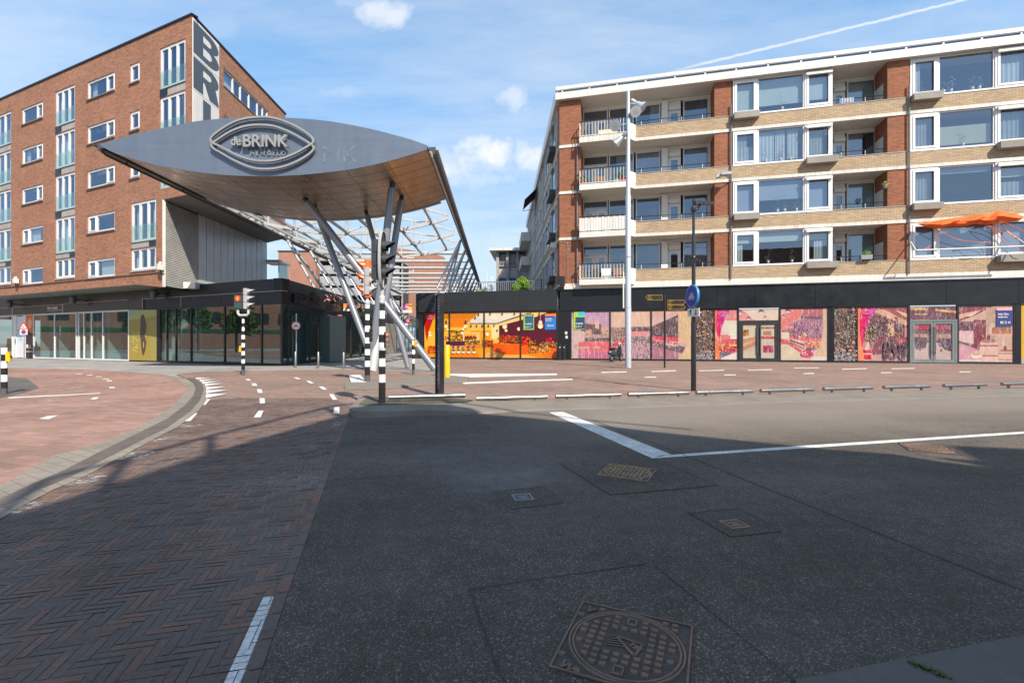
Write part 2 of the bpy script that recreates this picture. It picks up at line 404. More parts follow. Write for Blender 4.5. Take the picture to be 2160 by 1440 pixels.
def wornpaint():
    t = NT('worn_road_paint'); v = t.coord('Object', (1,1,1)); t.base(t.mix(t.noise(v, 30, 2), (.55,.53,.5), (.72,.71,.68)), .8)
    tp = t.n('ShaderNodeBsdfTransparent'); mx = t.n('ShaderNodeMixShader')
    m = t.rng(t.noise(t.coord('Object', (1,3,1)), 7, 6, .8), .50, .62, 0, .8)
    t.l(m, mx.inputs[0]); t.l(tp.outputs[0], mx.inputs[1]); t.l(t.b.outputs[0], mx.inputs[2]); t.l(mx.outputs[0], t.out.inputs[0]); return t.mat
worn = wornpaint()

def flat(pts, z): return [Vector((p[0], p[1], z)) for p in pts]
def gp(*pp, z=0.0): return [G(x, y) for x, y in pp]

# ------------------------------------------------------------------ ground sheets
struct(MB().poly(flat([(-300,-60),(300,-60),(300,900),(-300,900)], -.03)).build('ground', pave))
bike_edge = [(-260,1190),(0,1022),(113,958),(213,934),(290,900),(327,880),(367,853),(390,827),(393,817),(380,803),(360,795),(300,786)]
gl_px = [(-100,1105),(0,1053),(67,1022),(140,990),(213,952),(287,916),(353,883),(390,855),(408,835),(413,818),(408,807),(392,797)]
gr_px = [(-100,1132),(0,1075),(76,1037),(143,1010),(213,974),(287,936),(353,903),(402,868),(422,845),(430,823),(427,810),(413,798)]
ae0 = G(735,882); ae1 = G(546,1440); aed = (ae1-ae0).normalized(); ae2 = ae0 + aed*11.5
kf_px = [(737,874),(745,880),(757,882),(790,882),(900,878.5),(1015,874),(1100,868.7),(1640,850),(2160,836),(2700,825)]
kb_px = [(748,862),(757,851),(768,846),(776,844.5),(880,848),(1010,853),(1100,852),(1640,835),(2160,822.5),(2700,813)]
# brick paving: far sheet with a brick pattern, near part laid brick by brick
far_poly = gp((413,798),(392,797),(372,789),(430,783),(620,780),(745,779),(918,783),(893,757.2),(1180,759.4),(2160,768.2),(2700,772.5)) + gp(*kb_px[::-1]) + gp((737,874)) + [ae0]
far_poly += [ae2 + Vector((-.01,0,0)), Vector((-3.4,-2.5,0))] + gp(*gr_px[:-1])
struct(MB().poly(flat(far_poly, -.006)).build('brick_paving', plaza))
near_poly = [ae0 + Vector((.25,.3,0)), ae2 + Vector((.3,0,0)), Vector((-3.6,-2.5,0))] + gp(*gr_px[:9]) + [Vector((-6.3,10.9,0)), Vector((-4.2,10.9,0)), Vector((-3.0,9.2,0))]
struct(MB().poly(flat(near_poly, -.001)).build('brick_road_bed', joint))
NP = [(p.x, p.y) for p in near_poly]
e1 = Vector((.967,.255,0)); e2 = Vector((-.255,.967,0)); W = .0435; NB = 4; gap = .0042
bar = [G(555,1260), G(595,1257), G(520,1440), G(473,1440)]
# carry the painted bar on below the frame
bar[2] = bar[1] + (bar[2]-bar[1])*2.2; bar[3] = bar[0] + (bar[3]-bar[0])*2.2
bp2 = [(p.x, p.y) for p in bar]
if sum(bp2[i][0]*bp2[(i+1)%4][1]-bp2[(i+1)%4][0]*bp2[i][1] for i in range(4)) < 0: bp2 = bp2[::-1]
bmb = MB(); pmb = MB()
for i in range(-370, 370):
    for j in range(-80, 80):
        ox = i + NB*j; oy = i - NB*j
        for (x0, y0, w, h) in ((ox, oy, NB, 1), (ox+NB, oy+1-NB, 1, NB)):
            cx = (x0+w/2)*W; cy = (y0+h/2)*W; c = e1*cx + e2*cy
            if c.y < 1.55 or c.y > 10.9 or c.x > .2 or c.x < -8: continue
            if not inpoly(c.x, c.y, NP): continue
            z = .0025 + random.random()*.0022; q = []
            tx = random.uniform(-.0015,.0015); jx = random.uniform(-.0008,.0008)
            for (a, b) in ((x0*W+gap/2, y0*W+gap/2), ((x0+w)*W-gap/2, y0*W+gap/2), ((x0+w)*W-gap/2, (y0+h)*W-gap/2), (x0*W+gap/2, (y0+h)*W-gap/2)):
                p = e1*(a+jx) + e2*(b+jx); q.append((p.x, p.y))
            inside = q
            for k in range(4): inside = clip(inside, bp2[k], bp2[(k+1)%4]) if len(inside) > 2 else []
            if len(inside) > 2:
                pmb.poly([(a, b, z) for a, b in inside]); rest = q
                for k in range(4):
                    if len(rest) < 3: break
                    o = clip(rest, bp2[k], bp2[(k+1)%4], -1)
                    if len(o) > 2: bmb.poly([(a, b, z) for a, b in o])
                    rest = clip(rest, bp2[k], bp2[(k+1)%4])
            else: bmb.poly([(a, b, z + (tx if k < 2 else -tx)) for k, (a, b) in enumerate(q)])
struct(bmb.build('brick_road', bricks_m)); struct(pmb.build('lane_marking', paintw))
# course of bricks laid lengthwise along the asphalt
smb = MB(); sd = Vector((aed.y, -aed.x, 0)); sd = sd if sd.x < 0 else -sd
L = (ae2-ae0).length; x = 0
while x < L-.2:
    for k in range(1):
        a = ae0 + aed*(x+.003) + sd*.004; b = ae0 + aed*(x+.197) + sd*.004
        smb.poly([(p.x, p.y, .0075+random.random()*.001) for p in (a, b, b+sd*.062, a+sd*.062)])
    x += .2
struct(smb.build('brick_edging', bricks_m))
# asphalt carriageway
pv0 = G(1723,1440); pv1 = G(2160,1351.7); pvd = (pv1-pv0).normalized()
asp = [ae2, ae0] + gp(*kf_px) + [Vector((60,30,0)), Vector((60,-12,0))]
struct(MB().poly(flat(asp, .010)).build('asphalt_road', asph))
pav = [pv0 - pvd*8, pv0 + pvd*30, Vector((40,-12,0)), Vector((-8,-12,0))]
m = MB(); m.poly(flat(pav, .030)); m.poly(flat(pav[:2], .030) + flat(pav[1::-1], .0)); struct(m.build('pavement', slab))
# left side: red cycle path, pale band, iron gutter
red = gp(*bike_edge) + gp((200,779),(0,775),(-300,772)) + [Vector((-70,24,0)), Vector((-40,3,0))]
struct(MB().poly(flat(red, -.012)).build('cycle_path', redp))
gr2 = gr_px[:]
struct(MB().poly(flat(gp(*bike_edge[:-1]) + gp((300,786.5),(340,789)) + gp(*gl_px[::-1]), -.008)).build('paver_band', paveb))
gm = MB()
for a in range(len(gl_px)-1):
    q = [G(*gl_px[a]), G(*gl_px[a+1]), G(*gr_px[a+1]), G(*gr_px[a])]
    gm.poly(flat(q, .008))
struct(gm.build('gutter', gutm))
gm = MB()
for a in range(len(gr_px)-1):
    p, q = G(*gr_px[a]), G(*gr_px[a+1]); nn = Vector(((q-p).y, -(q-p).x, 0)).normalized(); nn = nn if nn.x > 0 else -nn
    gm.poly(flat([p, q, q+nn*.12, p+nn*.12], .0095 + .0004*(a % 2)))
struct(gm.build('gutter_edge', paveb))
struct(MB().poly(flat(gp((-80,787),(0,792),(57,798),(83,817),(45,829),(0,838),(-120,850)), -.007)).build('asphalt_patch', asph3))
# kerb along the carriageway, raised round the nose of the island
km = MB(); zt = [.12,.12,.12,.12,.12,.11,.075,.055,.055,.055]
F_ = gp(*kf_px); B_ = gp(*kb_px)
for a in range(len(F_)-1):
    f0, f1, b0, b1 = F_[a], F_[a+1], B_[a], B_[a+1]; z0, z1 = zt[a], zt[a+1]
    i0 = f0 + (b0-f0)*(.14 if a < 5 else .10); i1 = f1 + (b1-f1)*(.14 if a+1 < 5 else .10)
    w0 = z0 if a < 5 else z0*.45; w1 = z1 if a+1 < 5 else z1*.45
    V = lambda p, z: Vector((p.x, p.y, z))
    km.poly([V(f0,0), V(f1,0), V(f1+(i1-f1)*.15,w1-.012), V(f0+(i0-f0)*.15,w0-.012)])
    km.poly([V(f0+(i0-f0)*.15,w0-.012), V(f1+(i1-f1)*.15,w1-.012), V(i1,w1), V(i0,w0)])
    km.poly([V(i0,w0), V(i1,w1), V(b1,z1), V(b0,z0)])
    bk0 = b0 + Vector((-.05,.35,0)); bk1 = b1 + Vector((-.05,.35,0))
    km.poly([V(b0,z0), V(b1,z1), V(bk1,-.004), V(bk0,-.004)])
km.poly([V(F_[0],0), V(F_[0],.11), V(B_[0],.12), V(B_[0]+Vector((-.2,.2,0)),-.004)])
struct(km.build('kerb', kerbm))
isl = gp((757,866),(775,850),(880,851),(1000,856),(985,860),(860,865),(770,869))
struct(MB().poly(flat(isl, .128)).build('island_soil', soil))
med = gp((727,809),(727,823),(800,821),(890,813.5),(985,806),(990,796.5),(917,790),(852,793),(838,801.5))
struct(MB().prism(flat(med, .0), (0,0,.03)).build('kerb_strip', kerbm))
struct(MB().poly(flat(gp((735,792),(760,792),(773,808),(740,808)), .033)).build('tactile_slab', paintw))

# ------------------------------------------------------------------ painted markings
mk = MB(); mw = MB()
def mark(*pp, z=.0135, mb=None): (mb or mk).poly(flat(gp(*pp), z))
mark((1157.5,870.5),(1187.5,869.6),(1415,960),(1376,968.7))
mark((1376.5,968.8),(1394,962.6),(1640,945.2),(2160,911.6),(2600,886),(2600,891),(2160,916.2),(1640,951))
for (xa, ya, xb, yb) in ((1240,235,1330,231),(1265,248,1365,241),(1280,262,1390,254),(1298,276,1410,267),(1305,297,1422,289),(1305,320,1437,308),(1303,348,1440,331)):
    f = lambda x, y: (x/3, 720+y/3); h = 5 + (ya-235)*.07
    mark(f(xa, ya-h), f(xb, yb), f(xb, yb+.8), f(xa, ya+h), z=.0102)
for q in (((1300,366),(1332,364),(1300,402),(1268,403)), ((1205,457),(1250,455),(1205,505),(1150,508)),
          ((1552,238),(1575,237),(1590,248),(1566,249)), ((1590,266),(1618,265),(1630,282),(1600,283)), ((1624,304),(1654,302),(1664,326),(1634,328)),
          ((1642,360),(1674,359),(1677,392),(1645,393)), ((1635,440),(1668,438),(1650,480),(1606,482)),
          ((1855,228),(1880,228),(1908,239),(1880,240)), ((1934,249),(1958,249),(1990,266),(1962,267)), ((2014,285),(2040,284),(2072,305),(2045,308)),
          ((2082,336),(2108,334),(2135,368),(2106,371)), ((2116,418),(2147,415),(2148,456),(2110,459))):
    mark(*[(x/3, 720+y/3) for x, y in q], z=.0066)
for q in (((45,350),(635,323),(635,327),(60,357)), ((245,486),(300,468),(370,462),(310,487)), ((565,362),(592,351),(630,349),(605,364)), ((690,286),(728,284),(726,292),(692,293)),
          ((672,244),(710,243),(708,250),(676,250)), ((650,233),(690,233),(690,237),(650,237)), ((608,219),(645,219),(645,222),(608,222)), ((548,210),(585,209),(585,213),(548,213)), ((480,203),(520,203),(520,206),(480,206))):
    mark(*[(x/3, 720+y/3) for x, y in q], z=-.009)
for q in (((240,372),(370,362),(372,372),(250,380)), ((600,382),(700,371),(702,377),(610,388)), ((880,327),(1000,315),(990,322),(890,333)), ((960,255),(1065,242),(1060,250),(965,258)), ((870,418),(1050,405),(1045,414),(880,422)), ((320,243),(390,240),(388,245),(322,247)), ((340,272),(410,270),(408,274),(342,276)), ((370,305),(540,276),(545,281),(380,310)), ((0,440),(60,436),(60,448),(0,452))):
    mark(*[(x/3, 720+y/3) for x, y in q], z=-.009, mb=mw)
for q in (((930,788),(1175,787.4),(1175,790.6),(933,797)), ((975,806),(1090,801.5),(1208,798.2),(1208,800.6),(978,809.5)),
          ((1268,784),(1322,783),(1322,785),(1268,786)), ((1374,782.5),(1426,780.5),(1426,782.5),(1374,784)), ((1475,781),(1528,779.3),(1528,781),(1475,782.5)), ((1577,779.8),(1629,778.3),(1629,779.8),(1577,781.2)), ((1776,777.5),(1829,776.2),(1829,777.8),(1776,779)), ((1880,776.6),(1930,775.6),(1930,777),(1880,778)),
          ((1360,794.3),(1384,793.8),(1384,795.8),(1360,796.2)), ((1528,789.6),(1552,789.2),(1552,791),(1528,791.4)), ((1695,786.6),(1717,786.2),(1717,788),(1695,788.4)), ((1858,785),(1881,784.6),(1881,786.2),(1858,786.6)), ((2024,783.2),(2048,782.8),(2048,784.6),(2024,785)), ((1675,775.2),(1728,774.6),(1728,776),(1675,776.4))):
    mark(*q, z=-.003)
for q in (((1070,545),(1150,528),(1290,528),(1180,545)), ((900,640),(960,610),(1140,600),(1010,632)), ((700,750),(790,700),(1000,697),(880,745)), ((390,915),(520,850),(720,835),(620,885)), ((0,1110),(170,1020),(330,1010),(110,1090)), ((2150,1050),(2190,1040),(2200,1075),(2140,1080))):
    mark(*[(x/3, 720+y/3) for x, y in q], z=.0068, mb=mw)
for q in (((706,890),(722,889),(716,900),(700,902)),):
    mark(*q, z=.0088, mb=mw)
struct(mk.build('road_marking', paintw)); struct(mw.build('worn_road_marking', worn))

# ------------------------------------------------------------------ asphalt patches and seams
pm = MB()
for q in (((1182.5,980),(1288,1046),(1515,1026),(1382,970)), ((990,1247),(1375,1193),(1672,1440),(1700,1470),(1075,1470)), ((1038,1040),(1147,1028),(1190,1063),(1077,1077)), ((1452,1085),(1557,1075),(1650,1123),(1542,1135))):
    pm.poly(flat(gp(*q), .0122))
struct(pm.build('road_patch', asph2))
sm = MB()
def seam(*pp, w=.014):
    P = gp(*pp)
    for p, q in zip(P, P[1:]):
        d = (q-p).normalized(); nn = Vector((-d.y, d.x, 0))*w/2; sm.poly(flat([p-nn, q-nn, q+nn, p+nn], .0142))
seam((1182,979),(1287,1046)); seam((1287,1046),(1515,1026)); seam((1182,978),(1375,965), w=.008); seam((1382,970),(1515,1026), w=.007)
seam((1250,887),(1445,962),(1640,1042),(2160,1250), w=.012)
seam((990,1247),(1360,1193), w=.010); seam((1383,1197),(1670,1437), w=.007); seam((990,1247),(1060,1440), w=.008)
seam((1038,1040),(1147,1028), w=.010); seam((1452,1085),(1557,1075), w=.02); seam((1542,1135),(1650,1123), w=.012); seam((1452,1085),(1542,1135), w=.008); seam((1557,1075),(1650,1123), w=.006)
seam((672,1017),(857,1004), w=.008); seam((1077,1077),(1190,1063), w=.004)
struct(sm.build('tar_seam', tar))

# ------------------------------------------------------------------ iron covers
def iron_cover(name, label, cx, cy, ang, side, mat, round_=True, emblem=False, n=13, zb=.0135):
    root = thing(name, label, 'manhole cover' if round_ else 'valve cover', (cx, cy, zb), None)
    ca, sa = math.cos(ang), math.sin(ang)
    T = lambda x, y, z: Vector((cx + (x*ca - y*sa)*side, cy + (x*sa + y*ca)*side, zb + z*side))
    def blk(mb, x, y, w, h, z0, z1):
        b = .12*min(w, h)
        P = [T(x,y,z0),T(x+w,y,z0),T(x+w,y+h,z0),T(x,y+h,z0),T(x+b,y+b,z1),T(x+w-b,y+b,z1),T(x+w-b,y+h-b,z1),T(x+b,y+h-b,z1)]
        mb.hexa(P)
    fr = MB(); cv = MB()
    fr.poly([T(-.5,-.5,.002),T(.5,-.5,.002),T(.5,.5,.002),T(-.5,.5,.002)], 1)
    for (xa, ya, xb, yb) in ((-.5,-.5,.5,-.482),(-.5,.482,.5,.5),(-.5,-.482,-.482,.482),(.482,-.482,.5,.482)): fr.hexa([T(xa,ya,.0),T(xb,ya,.0),T(xb,yb,.0),T(xa,yb,.0),T(xa,ya,.014),T(xb,ya,.014),T(xb,yb,.014),T(xa,yb,.014)])
    if round_:
        Rr = .45
        fr.ring([[T(r*math.cos(a), r*math.sin(a), z) for a in [2*math.pi*k/48 for k in range(48)]] for r, z in ((.475,.002),(.470,.016),(.452,.016),(.448,.004))])
        cv.poly([T(.44*math.cos(a), .44*math.sin(a), .005) for a in [2*math.pi*k/48 for k in range(48)]], 1)
        cv.ring([[T(r*math.cos(a), r*math.sin(a), z) for a in [2*math.pi*k/48 for k in range(48)]] for r, z in ((.444,.005),(.440,.016),(.422,.016),(.418,.005))])
        st = .964/n; jj = 0
        for jrow in range(n):
            y = -.482 + jrow*st; k = 0
            for irow in range(int(n*.92)):
                w = st*.95; x = -.482 + irow*st*1.09
                if x + w > .485: continue
                cxm, cym = x+w/2, y+st*.36; d = math.hypot(abs(cxm)+w*.3, abs(cym)+st*.22); dmin = math.hypot(max(0,abs(cxm)-w*.45), max(0,abs(cym)-st*.35))
                if emblem and abs(cxm) < .17 and abs(cym) < .14: continue
                if not emblem and abs(cxm) < .12 and abs(cym) < .06: continue
                if abs(cxm) < .05 and .27 < abs(cym) < .40: continue
                if .30 < abs(cxm) < .40 and abs(cym) < .05: continue
                if d < .418: blk(cv, x, y, w*.86, st*.66, .005, .022)
                elif dmin > .468 and abs(cxm)+w/2 < .49:
                    if emblem and cxm < 0 and abs(cym) > .36 and abs(cxm) > .36: continue
                    blk(fr, x, y, w*.86, st*.66, .002, .018)
        for sg in (-1, 1):
            blk(cv, -.045, sg*.335-.055, .09, .022, .005, .018); blk(cv, -.045, sg*.335+.033, .09, .022, .005, .018); blk(cv, -.045, sg*.335-.03, .02, .06, .005, .018); blk(cv, .025, sg*.335-.03, .02, .06, .005, .018)
    else:
        for k in range(9):
            a = -.5 + k/9
            for yy in (-.5, .38): blk(fr, a, yy, .085, .12, .002, .02)
        for k in range(6):
            a = -.36 + k*.12
            for xx in (-.5, .40): blk(fr, xx, a, .10, .085, .002, .02)
        cv.poly([T(-.37,-.37,.006),T(.37,-.37,.006),T(.37,.37,.006),T(-.37,.37,.006)], 1)
        blk(cv, -.3, .12, .6, .07, .006, .02); blk(cv, -.3, -.20, .6, .07, .006, .02); blk(cv, -.05, -.12, .06, .22, .006, .02)
    fr.build('frame', [mat, iron_d], root); c = cv.build('cover', [mat, iron_d], root)
    if not round_:
        MB().poly([T(.04,-.1,.007),T(.22,-.1,.007),T(.22,.1,.007),T(.04,.1,.007)]).build('keyhole', black_m, root)
    if emblem:
        e = MB()
        tri = [(-.12,-.10),(.12,-.02),(-.02,.12)]
        tri = [(-.10,.08),(.13,.05),(.09,-.13)]
        for a in range(3):
            p, q = tri[a], tri[(a+1)%3]; pa = T(p[0],p[1],.013); qa = T(q[0],q[1],.013); e.bar(pa, qa, .018*side, .012*side)
        for k in range(5): e.bar(T(-.15,.06-k*.03,.011), T(-.06+.02*k,.09-k*.03,.011), .010*side, .008*side)
        e.build('emblem', mat, root)
        for (tx, x, y, sz, an) in (('TBS', .02, .005, .07, -.55), ('V', -.44, .36, .12, -.4), ('W', -.44, -.46, .12, -.4)):
            c2, s2 = math.cos(an), math.sin(an)
            text_mesh(tx, sz, lambda u, v, w, x=x, y=y, c2=c2, s2=s2: T(x + u*c2 - v*s2, y + u*s2 + v*c2, .011 + w), mat, 'lettering', root, extrude=.006, offset=.004)
    return root
def quadc(*pp):
    P = gp(*pp); c = sum(P, Vector())/4; a = P[1]-P[0]; b = P[2]-P[1]
    return c, math.atan2(a.y, a.x), (a.length+b.length)/2
c0 = (G(1226.7,1275)+G(1463.3,1328.3)+G(1156.7,1413.3)); tl, tr, bl = G(1226.7,1275), G(1463.3,1328.3), G(1156.7,1413.3)
cc = (tr+bl)/2; d_ = tr-tl
iron_cover('manhole_cover', 'large rusty brown round manhole cover in a square frame on the near asphalt', cc.x, cc.y, math.atan2(d_.y, d_.x), (d_.length+(bl-tl).length)/2, iron, True, True)
c, a, s_ = quadc((1281,980),(1385,992.5),(1372.5,1019),(1260,1006))
iron_cover('manhole_cover', 'tan iron round manhole cover just below the end of the white stop line', c.x, c.y, a, s_, iron2)
c = G(1959,948)
iron_cover('manhole_cover', 'worn iron manhole cover beside the thin white line, partly in the notch of sunlight', c.x, c.y, a, s_, iron)
c, a, s_ = quadc((1078,1045.7),(1115,1043),(1128,1056.7),(1090,1060))
iron_cover('valve_cover', 'small pale grey square valve cover in the shaded asphalt', c.x, c.y, a, s_, iron3, False)
c, a, s_ = quadc((1515,1101.7),(1553,1098),(1585,1115),(1545,1120))
iron_cover('valve_cover', 'small tan square valve cover inside a dark asphalt patch', c.x, c.y, a, s_, iron2, False)
# weeds in the pavement joint, bottom right
w = MB()
wp0 = G(1925,1415); wp1 = G(1985,1440)
for k in range(90):
    p = wp0 + (wp1-wp0)*random.uniform(-.1,1.3) + Vector((random.gauss(0,.008), random.gauss(0,.008), .03)); h = random.uniform(.008,.025); a = random.uniform(0,6.28)
    q = p + Vector((math.cos(a)*h, math.sin(a)*h, h*.8)); sd2 = Vector((-math.sin(a), math.cos(a), 0))*.004
    w.poly([p-sd2, p+sd2, q])
struct(w.build('weeds', leaf), 'stuff')
# ------------------------------------------------------------------ facade helpers
def holed_wall(mb, F, s0, s1, z0, z1, holes, d=0.0, depth=.2, m=0):
    own = [h for h in holes if s0 <= (h[0]+h[1])/2 < s1 and z0 <= (h[2]+h[3])/2 < z1]
    S = sorted({s0, s1, *[x for h in holes for x in h[:2] if s0 < x < s1]}); Z = sorted({z0, z1, *[x for h in holes for x in h[2:4] if z0 < x < z1]})
    for k in range(len(Z)-1):
        run = None
        for i in range(len(S)-1):
            cs, cz = (S[i]+S[i+1])/2, (Z[k]+Z[k+1])/2
            free = not any(h[0] < cs < h[1] and h[2] < cz < h[3] for h in holes)
            if free and run is None: run = S[i]
            if run is not None and (not free or i == len(S)-2):
                e = S[i] if not free else S[i+1]; mb.rect(F, run, e, Z[k], Z[k+1], d, m); run = None
    for h in own:
        a, b, c, e = h[:4]
        mb.poly([F.pt(a,c,d),F.pt(a,e,d),F.pt(a,e,d-depth),F.pt(a,c,d-depth)], m).poly([F.pt(b,c,d),F.pt(b,e,d),F.pt(b,e,d-depth),F.pt(b,c,d-depth)], m)
        mb.poly([F.pt(a,e,d),F.pt(b,e,d),F.pt(b,e,d-depth),F.pt(a,e,d-depth)], m).poly([F.pt(a,c,d),F.pt(b,c,d),F.pt(b,c,d-depth),F.pt(a,c,d-depth)], m)
def drape(mb, F, s0, s1, z0, z1, d, amp=.03, waves=9, tilt=0.0):
    n = max(8, int(waves*6)); ph = random.random()*6; amp = amp*.45
    A = [F.pt(s0+(s1-s0)*i/n, z1, d+amp*math.sin(ph+waves*6.283*i/n)) for i in range(n+1)]
    B = [F.pt(s0+(s1-s0)*i/n*(1-tilt), z0, d+amp*1.3*math.sin(ph+.4+waves*6.283*i/n)) for i in range(n+1)]
    mb.ring([A, B], closed=False)
def window(F, s0, s1, z0, z1, d, parent, bars=(), fw=.09, mat=None, glass=None, name='window', sash=(), sill=None, thick=.10, hbars=(), label=None, sashw=.06, curtain=None):
    """frame with glazing bars; pane, sill, curtain hang under it as its own pieces"""
    mat = mat or frame_w; glass = glass or glass_w
    f = MB(); f.box(F, s0, s1, z1-fw, z1, d-thick, d); f.box(F, s0, s1, z0, z0+fw, d-thick, d)
    f.box(F, s0, s0+fw, z0+fw, z1-fw, d-thick, d); f.box(F, s1-fw, s1, z0+fw, z1-fw, d-thick, d)
    xs = [s0+fw] + [s0+(s1-s0)*b for b in bars] + [s1-fw]
    for b in bars: c = s0+(s1-s0)*b; f.box(F, c-fw*.6, c+fw*.6, z0+fw, z1-fw, d-thick, d-.002)
    for b in hbars: c = z0+(z1-z0)*b; f.box(F, s0+fw, s1-fw, c-fw*.5, c+fw*.5, d-thick, d-.004)
    for k in sash:
        a, b = xs[k]+(fw*.6 if k > 0 else 0), xs[k+1]-(fw*.6 if k < len(xs)-2 else 0); e = d+.025; q = sashw
        f.box(F, a+.005, b-.005, z0+fw+.005, z0+fw+q, d-.06, e); f.box(F, a+.005, b-.005, z1-fw-q, z1-fw-.005, d-.06, e)
        f.box(F, a+.005, a+q, z0+fw+q, z1-fw-q, d-.06, e); f.box(F, b-q, b-.005, z0+fw+q, z1-fw-q, d-.06, e)
    o = f.build(name, mat, parent, label=label)
    MB().rect(F, s0+fw*.5, s1-fw*.5, z0+fw*.5, z1-fw*.5, d-thick*.6).build('pane', glass, o)
    if sill: MB().box(F, s0-.04, s1+.04, z0-.07, z0-.004, d-.12, d+sill[0]).build('sill', sill[1], o)
    if curtain:
        for (kind, a, b, zz0, zz1) in curtain:
            sa, sb = s0+(s1-s0)*a, s0+(s1-s0)*b; za, zb = z0+(z1-z0)*zz0, z0+(z1-z0)*zz1; c = MB()
            if kind.name in ('pale_blind','cream_blind','lilac_blind'): c.rect(F, sa, sb, za, zb, d-.22)
            else: drape(c, F, sa, sb, za, zb, d-.24, .035, max(2, abs(sb-sa)/.21*(.8+.5*random.random())))
            c.build('blind' if 'blind' in kind.name else 'curtain', kind, o)
    return o

# ------------------------------------------------------------------ left brick apartment building
FL = Frame((-17.6, 26.07), (2230,-1000)); FS = Frame((-17.6, 26.07), (-.027,1))
ZR = 19.22; sl0 = FL.s_of(-60); sN = FL.s_of(345)
LB = thing('apartment_building', 'red brick apartment block with white French windows and BRI lettering at its corner', 'apartment building', (-22, 30, 0))
cols = {'c0': (-19,23,'F'), 'c1': (46,90.5,'L'), 'c2': (116.5,158,'F'), 'c3': (184,242,'L'), 'c4': (273.5,294.5,'S'), 'c5': (337,391,'F'), 'c6': (276,329,'F')}
holes = []; wins = []
for key, (p0, p1, kd) in cols.items():
    a, b = FL.s_of(p0), FL.s_of(p1)
    for r in range(5):
        dz = 2.85*r
        if key == 'c5' and r > 2: continue
        if key == 'c6' and r < 3: continue
        if key == 'c4' and r > 2: continue
        if kd == 'F': z0, z1 = (15.75-dz, 18.12-dz) if r < 4 else (5.52, 6.85)
        else: z0, z1 = 16.73-dz, 17.88-dz
        holes.append((a, b, z0, z1)); wins.append((key, kd, r, a, b, z0, z1))
    if kd == 'F':
        rr = [r for r in range(5) if not (key == 'c5' and r > 2) and not (key == 'c6' and r < 3)]
        for r in rr[:-1]:
            zz = 15.75-2.85*r; bl = .27; db = MB()
            # concrete lintel with a dark box at one end
            holes.append((a, b, zz-.45 if r < 3 else zz-.40, zz))
            e = MB(); z_lo = 18.12-2.85*(r+1) if r < 3 else 6.85
            sw = (b-a)*.27
            if r < 3: db.box(FL, a, a+sw, z_lo+.002, zz-.002, -.16, .004); e.box(FL, a+sw+.002, b, z_lo+.002, zz-.002, -.16, -.05)
            else: db.box(FL, b-sw, b, z_lo+.002, zz-.002, -.16, .004); e.box(FL, a, b-sw-.002, z_lo+.002, zz-.002, -.16, -.05)
            e.build('lintel', conc, LB); db.build('vent_box', black_p, LB)
zb = 4.68
wm = MB(); s9 = FL.s_of(405)
holed_wall(wm, FL, sl0, sN, zb, 9.42, holes, 0, .16)
holed_wall(wm, FL, sl0, 0.0, 9.42, ZR, holes, 0, .16)
wm.poly([FL.pt(FL.s_of(287),zb,0), FL.pt(sN,zb,0), FL.pt(sN,4.40,0)])
for (a, b) in ((FL.s_of(337), sN),): pass
s_end = 11.4
holed_wall(wm, FS, 0, s_end, 9.42, ZR, [(3.0,8.6,17.0,18.1),(3.0,8.6,14.15,15.25)], 0, .16)
RW0 = FL.pt(sN, 0, 0); FW = Frame((RW0.x, RW0.y), (-.027,1))
P1 = FS.pt(s_end, 0); P2 = FW.pt(12.0, 0)
for z in (ZR-.05,): wm.poly([FL.pt(sl0,z), FL.pt(0,z), FS.pt(s_end,z), Vector((P2.x-8,P1.y+1,z)), FL.pt(sl0,z,-9)])
wm.poly([FS.pt(s_end,9.42), FS.pt(s_end,ZR), Vector((P2.x-8,P1.y+1,ZR)), Vector((P2.x-8,P1.y+1,9.42))])
wm.build('wall', brick_l, LB)
MB().box(FL, sl0, .06, ZR, ZR+.10, -.3, .06).box(FS, .07, s_end+.05, ZR+.001, ZR+.101, -.3, .06).build('roof_edge', black_p, LB)
MB().poly([FL.pt(sN,9.42,-.0), FL.pt(0,9.42), FS.pt(s_end,9.42), Vector((P2.x,P2.y,9.42))]).build('soffit', M('grey_soffit', (.17,.16,.15), .7), LB)
m = MB(); m.poly([FL.pt(sl0,zb,0), FL.pt(FL.s_of(287),zb,0), FL.pt(FL.s_of(287),zb,-3.4), FL.pt(sl0,zb,-3.4)])
m.poly([FL.pt(FL.s_of(287),zb,0), FL.pt(sN,4.40,0), FL.pt(sN,4.5,-3.4), FL.pt(FL.s_of(287),zb,-3.4)]); m.build('overhang_soffit', M('green_grey_soffit', (.20,.24,.225), .5), LB)
MB().box(FL, sl0, sN-.1, 5.24, 5.30, 0.002, .05).build('ledge', M('brown_ledge', (.12,.07,.05), .6), LB)
MB().box(FL, sN-.06, sN+.02, 4.42, 9.4, -.1, .035).build('corner_trim', white, LB)
sc = FW.s_of(418)
lm = MB(); nz = 48
for k in range(nz):
    z = 4.5 + (9.36-4.5)*k/nz; h = (9.36-4.5)/nz
    lm.hexa([FW.pt(.03,z,.0),FW.pt(sc,z,.0),FW.pt(sc,z+h*.8,-.0),FW.pt(.03,z+h*.8,-.0),FW.pt(.03,z,.022),FW.pt(sc,z,.022),FW.pt(sc,z+h*.35,.022),FW.pt(.03,z+h*.35,.022)])
lm.build('louvre_screen', M('louvre_metal', (.46,.44,.41), .5, .2), LB)
MB().rect(FW, 0, 12.0, 4.4, 9.41, -.06).build('backing', dark_in, LB)
cm = MB(); nps = 11
for k in range(nps):
    a = sc+.03+(12-sc-.05)*k/nps; b = sc+(12-sc-.05)*(k+1)/nps; cm.box(FW, a, b-.025, 4.4, 9.40, -.04, .03+.006*(k % 2))
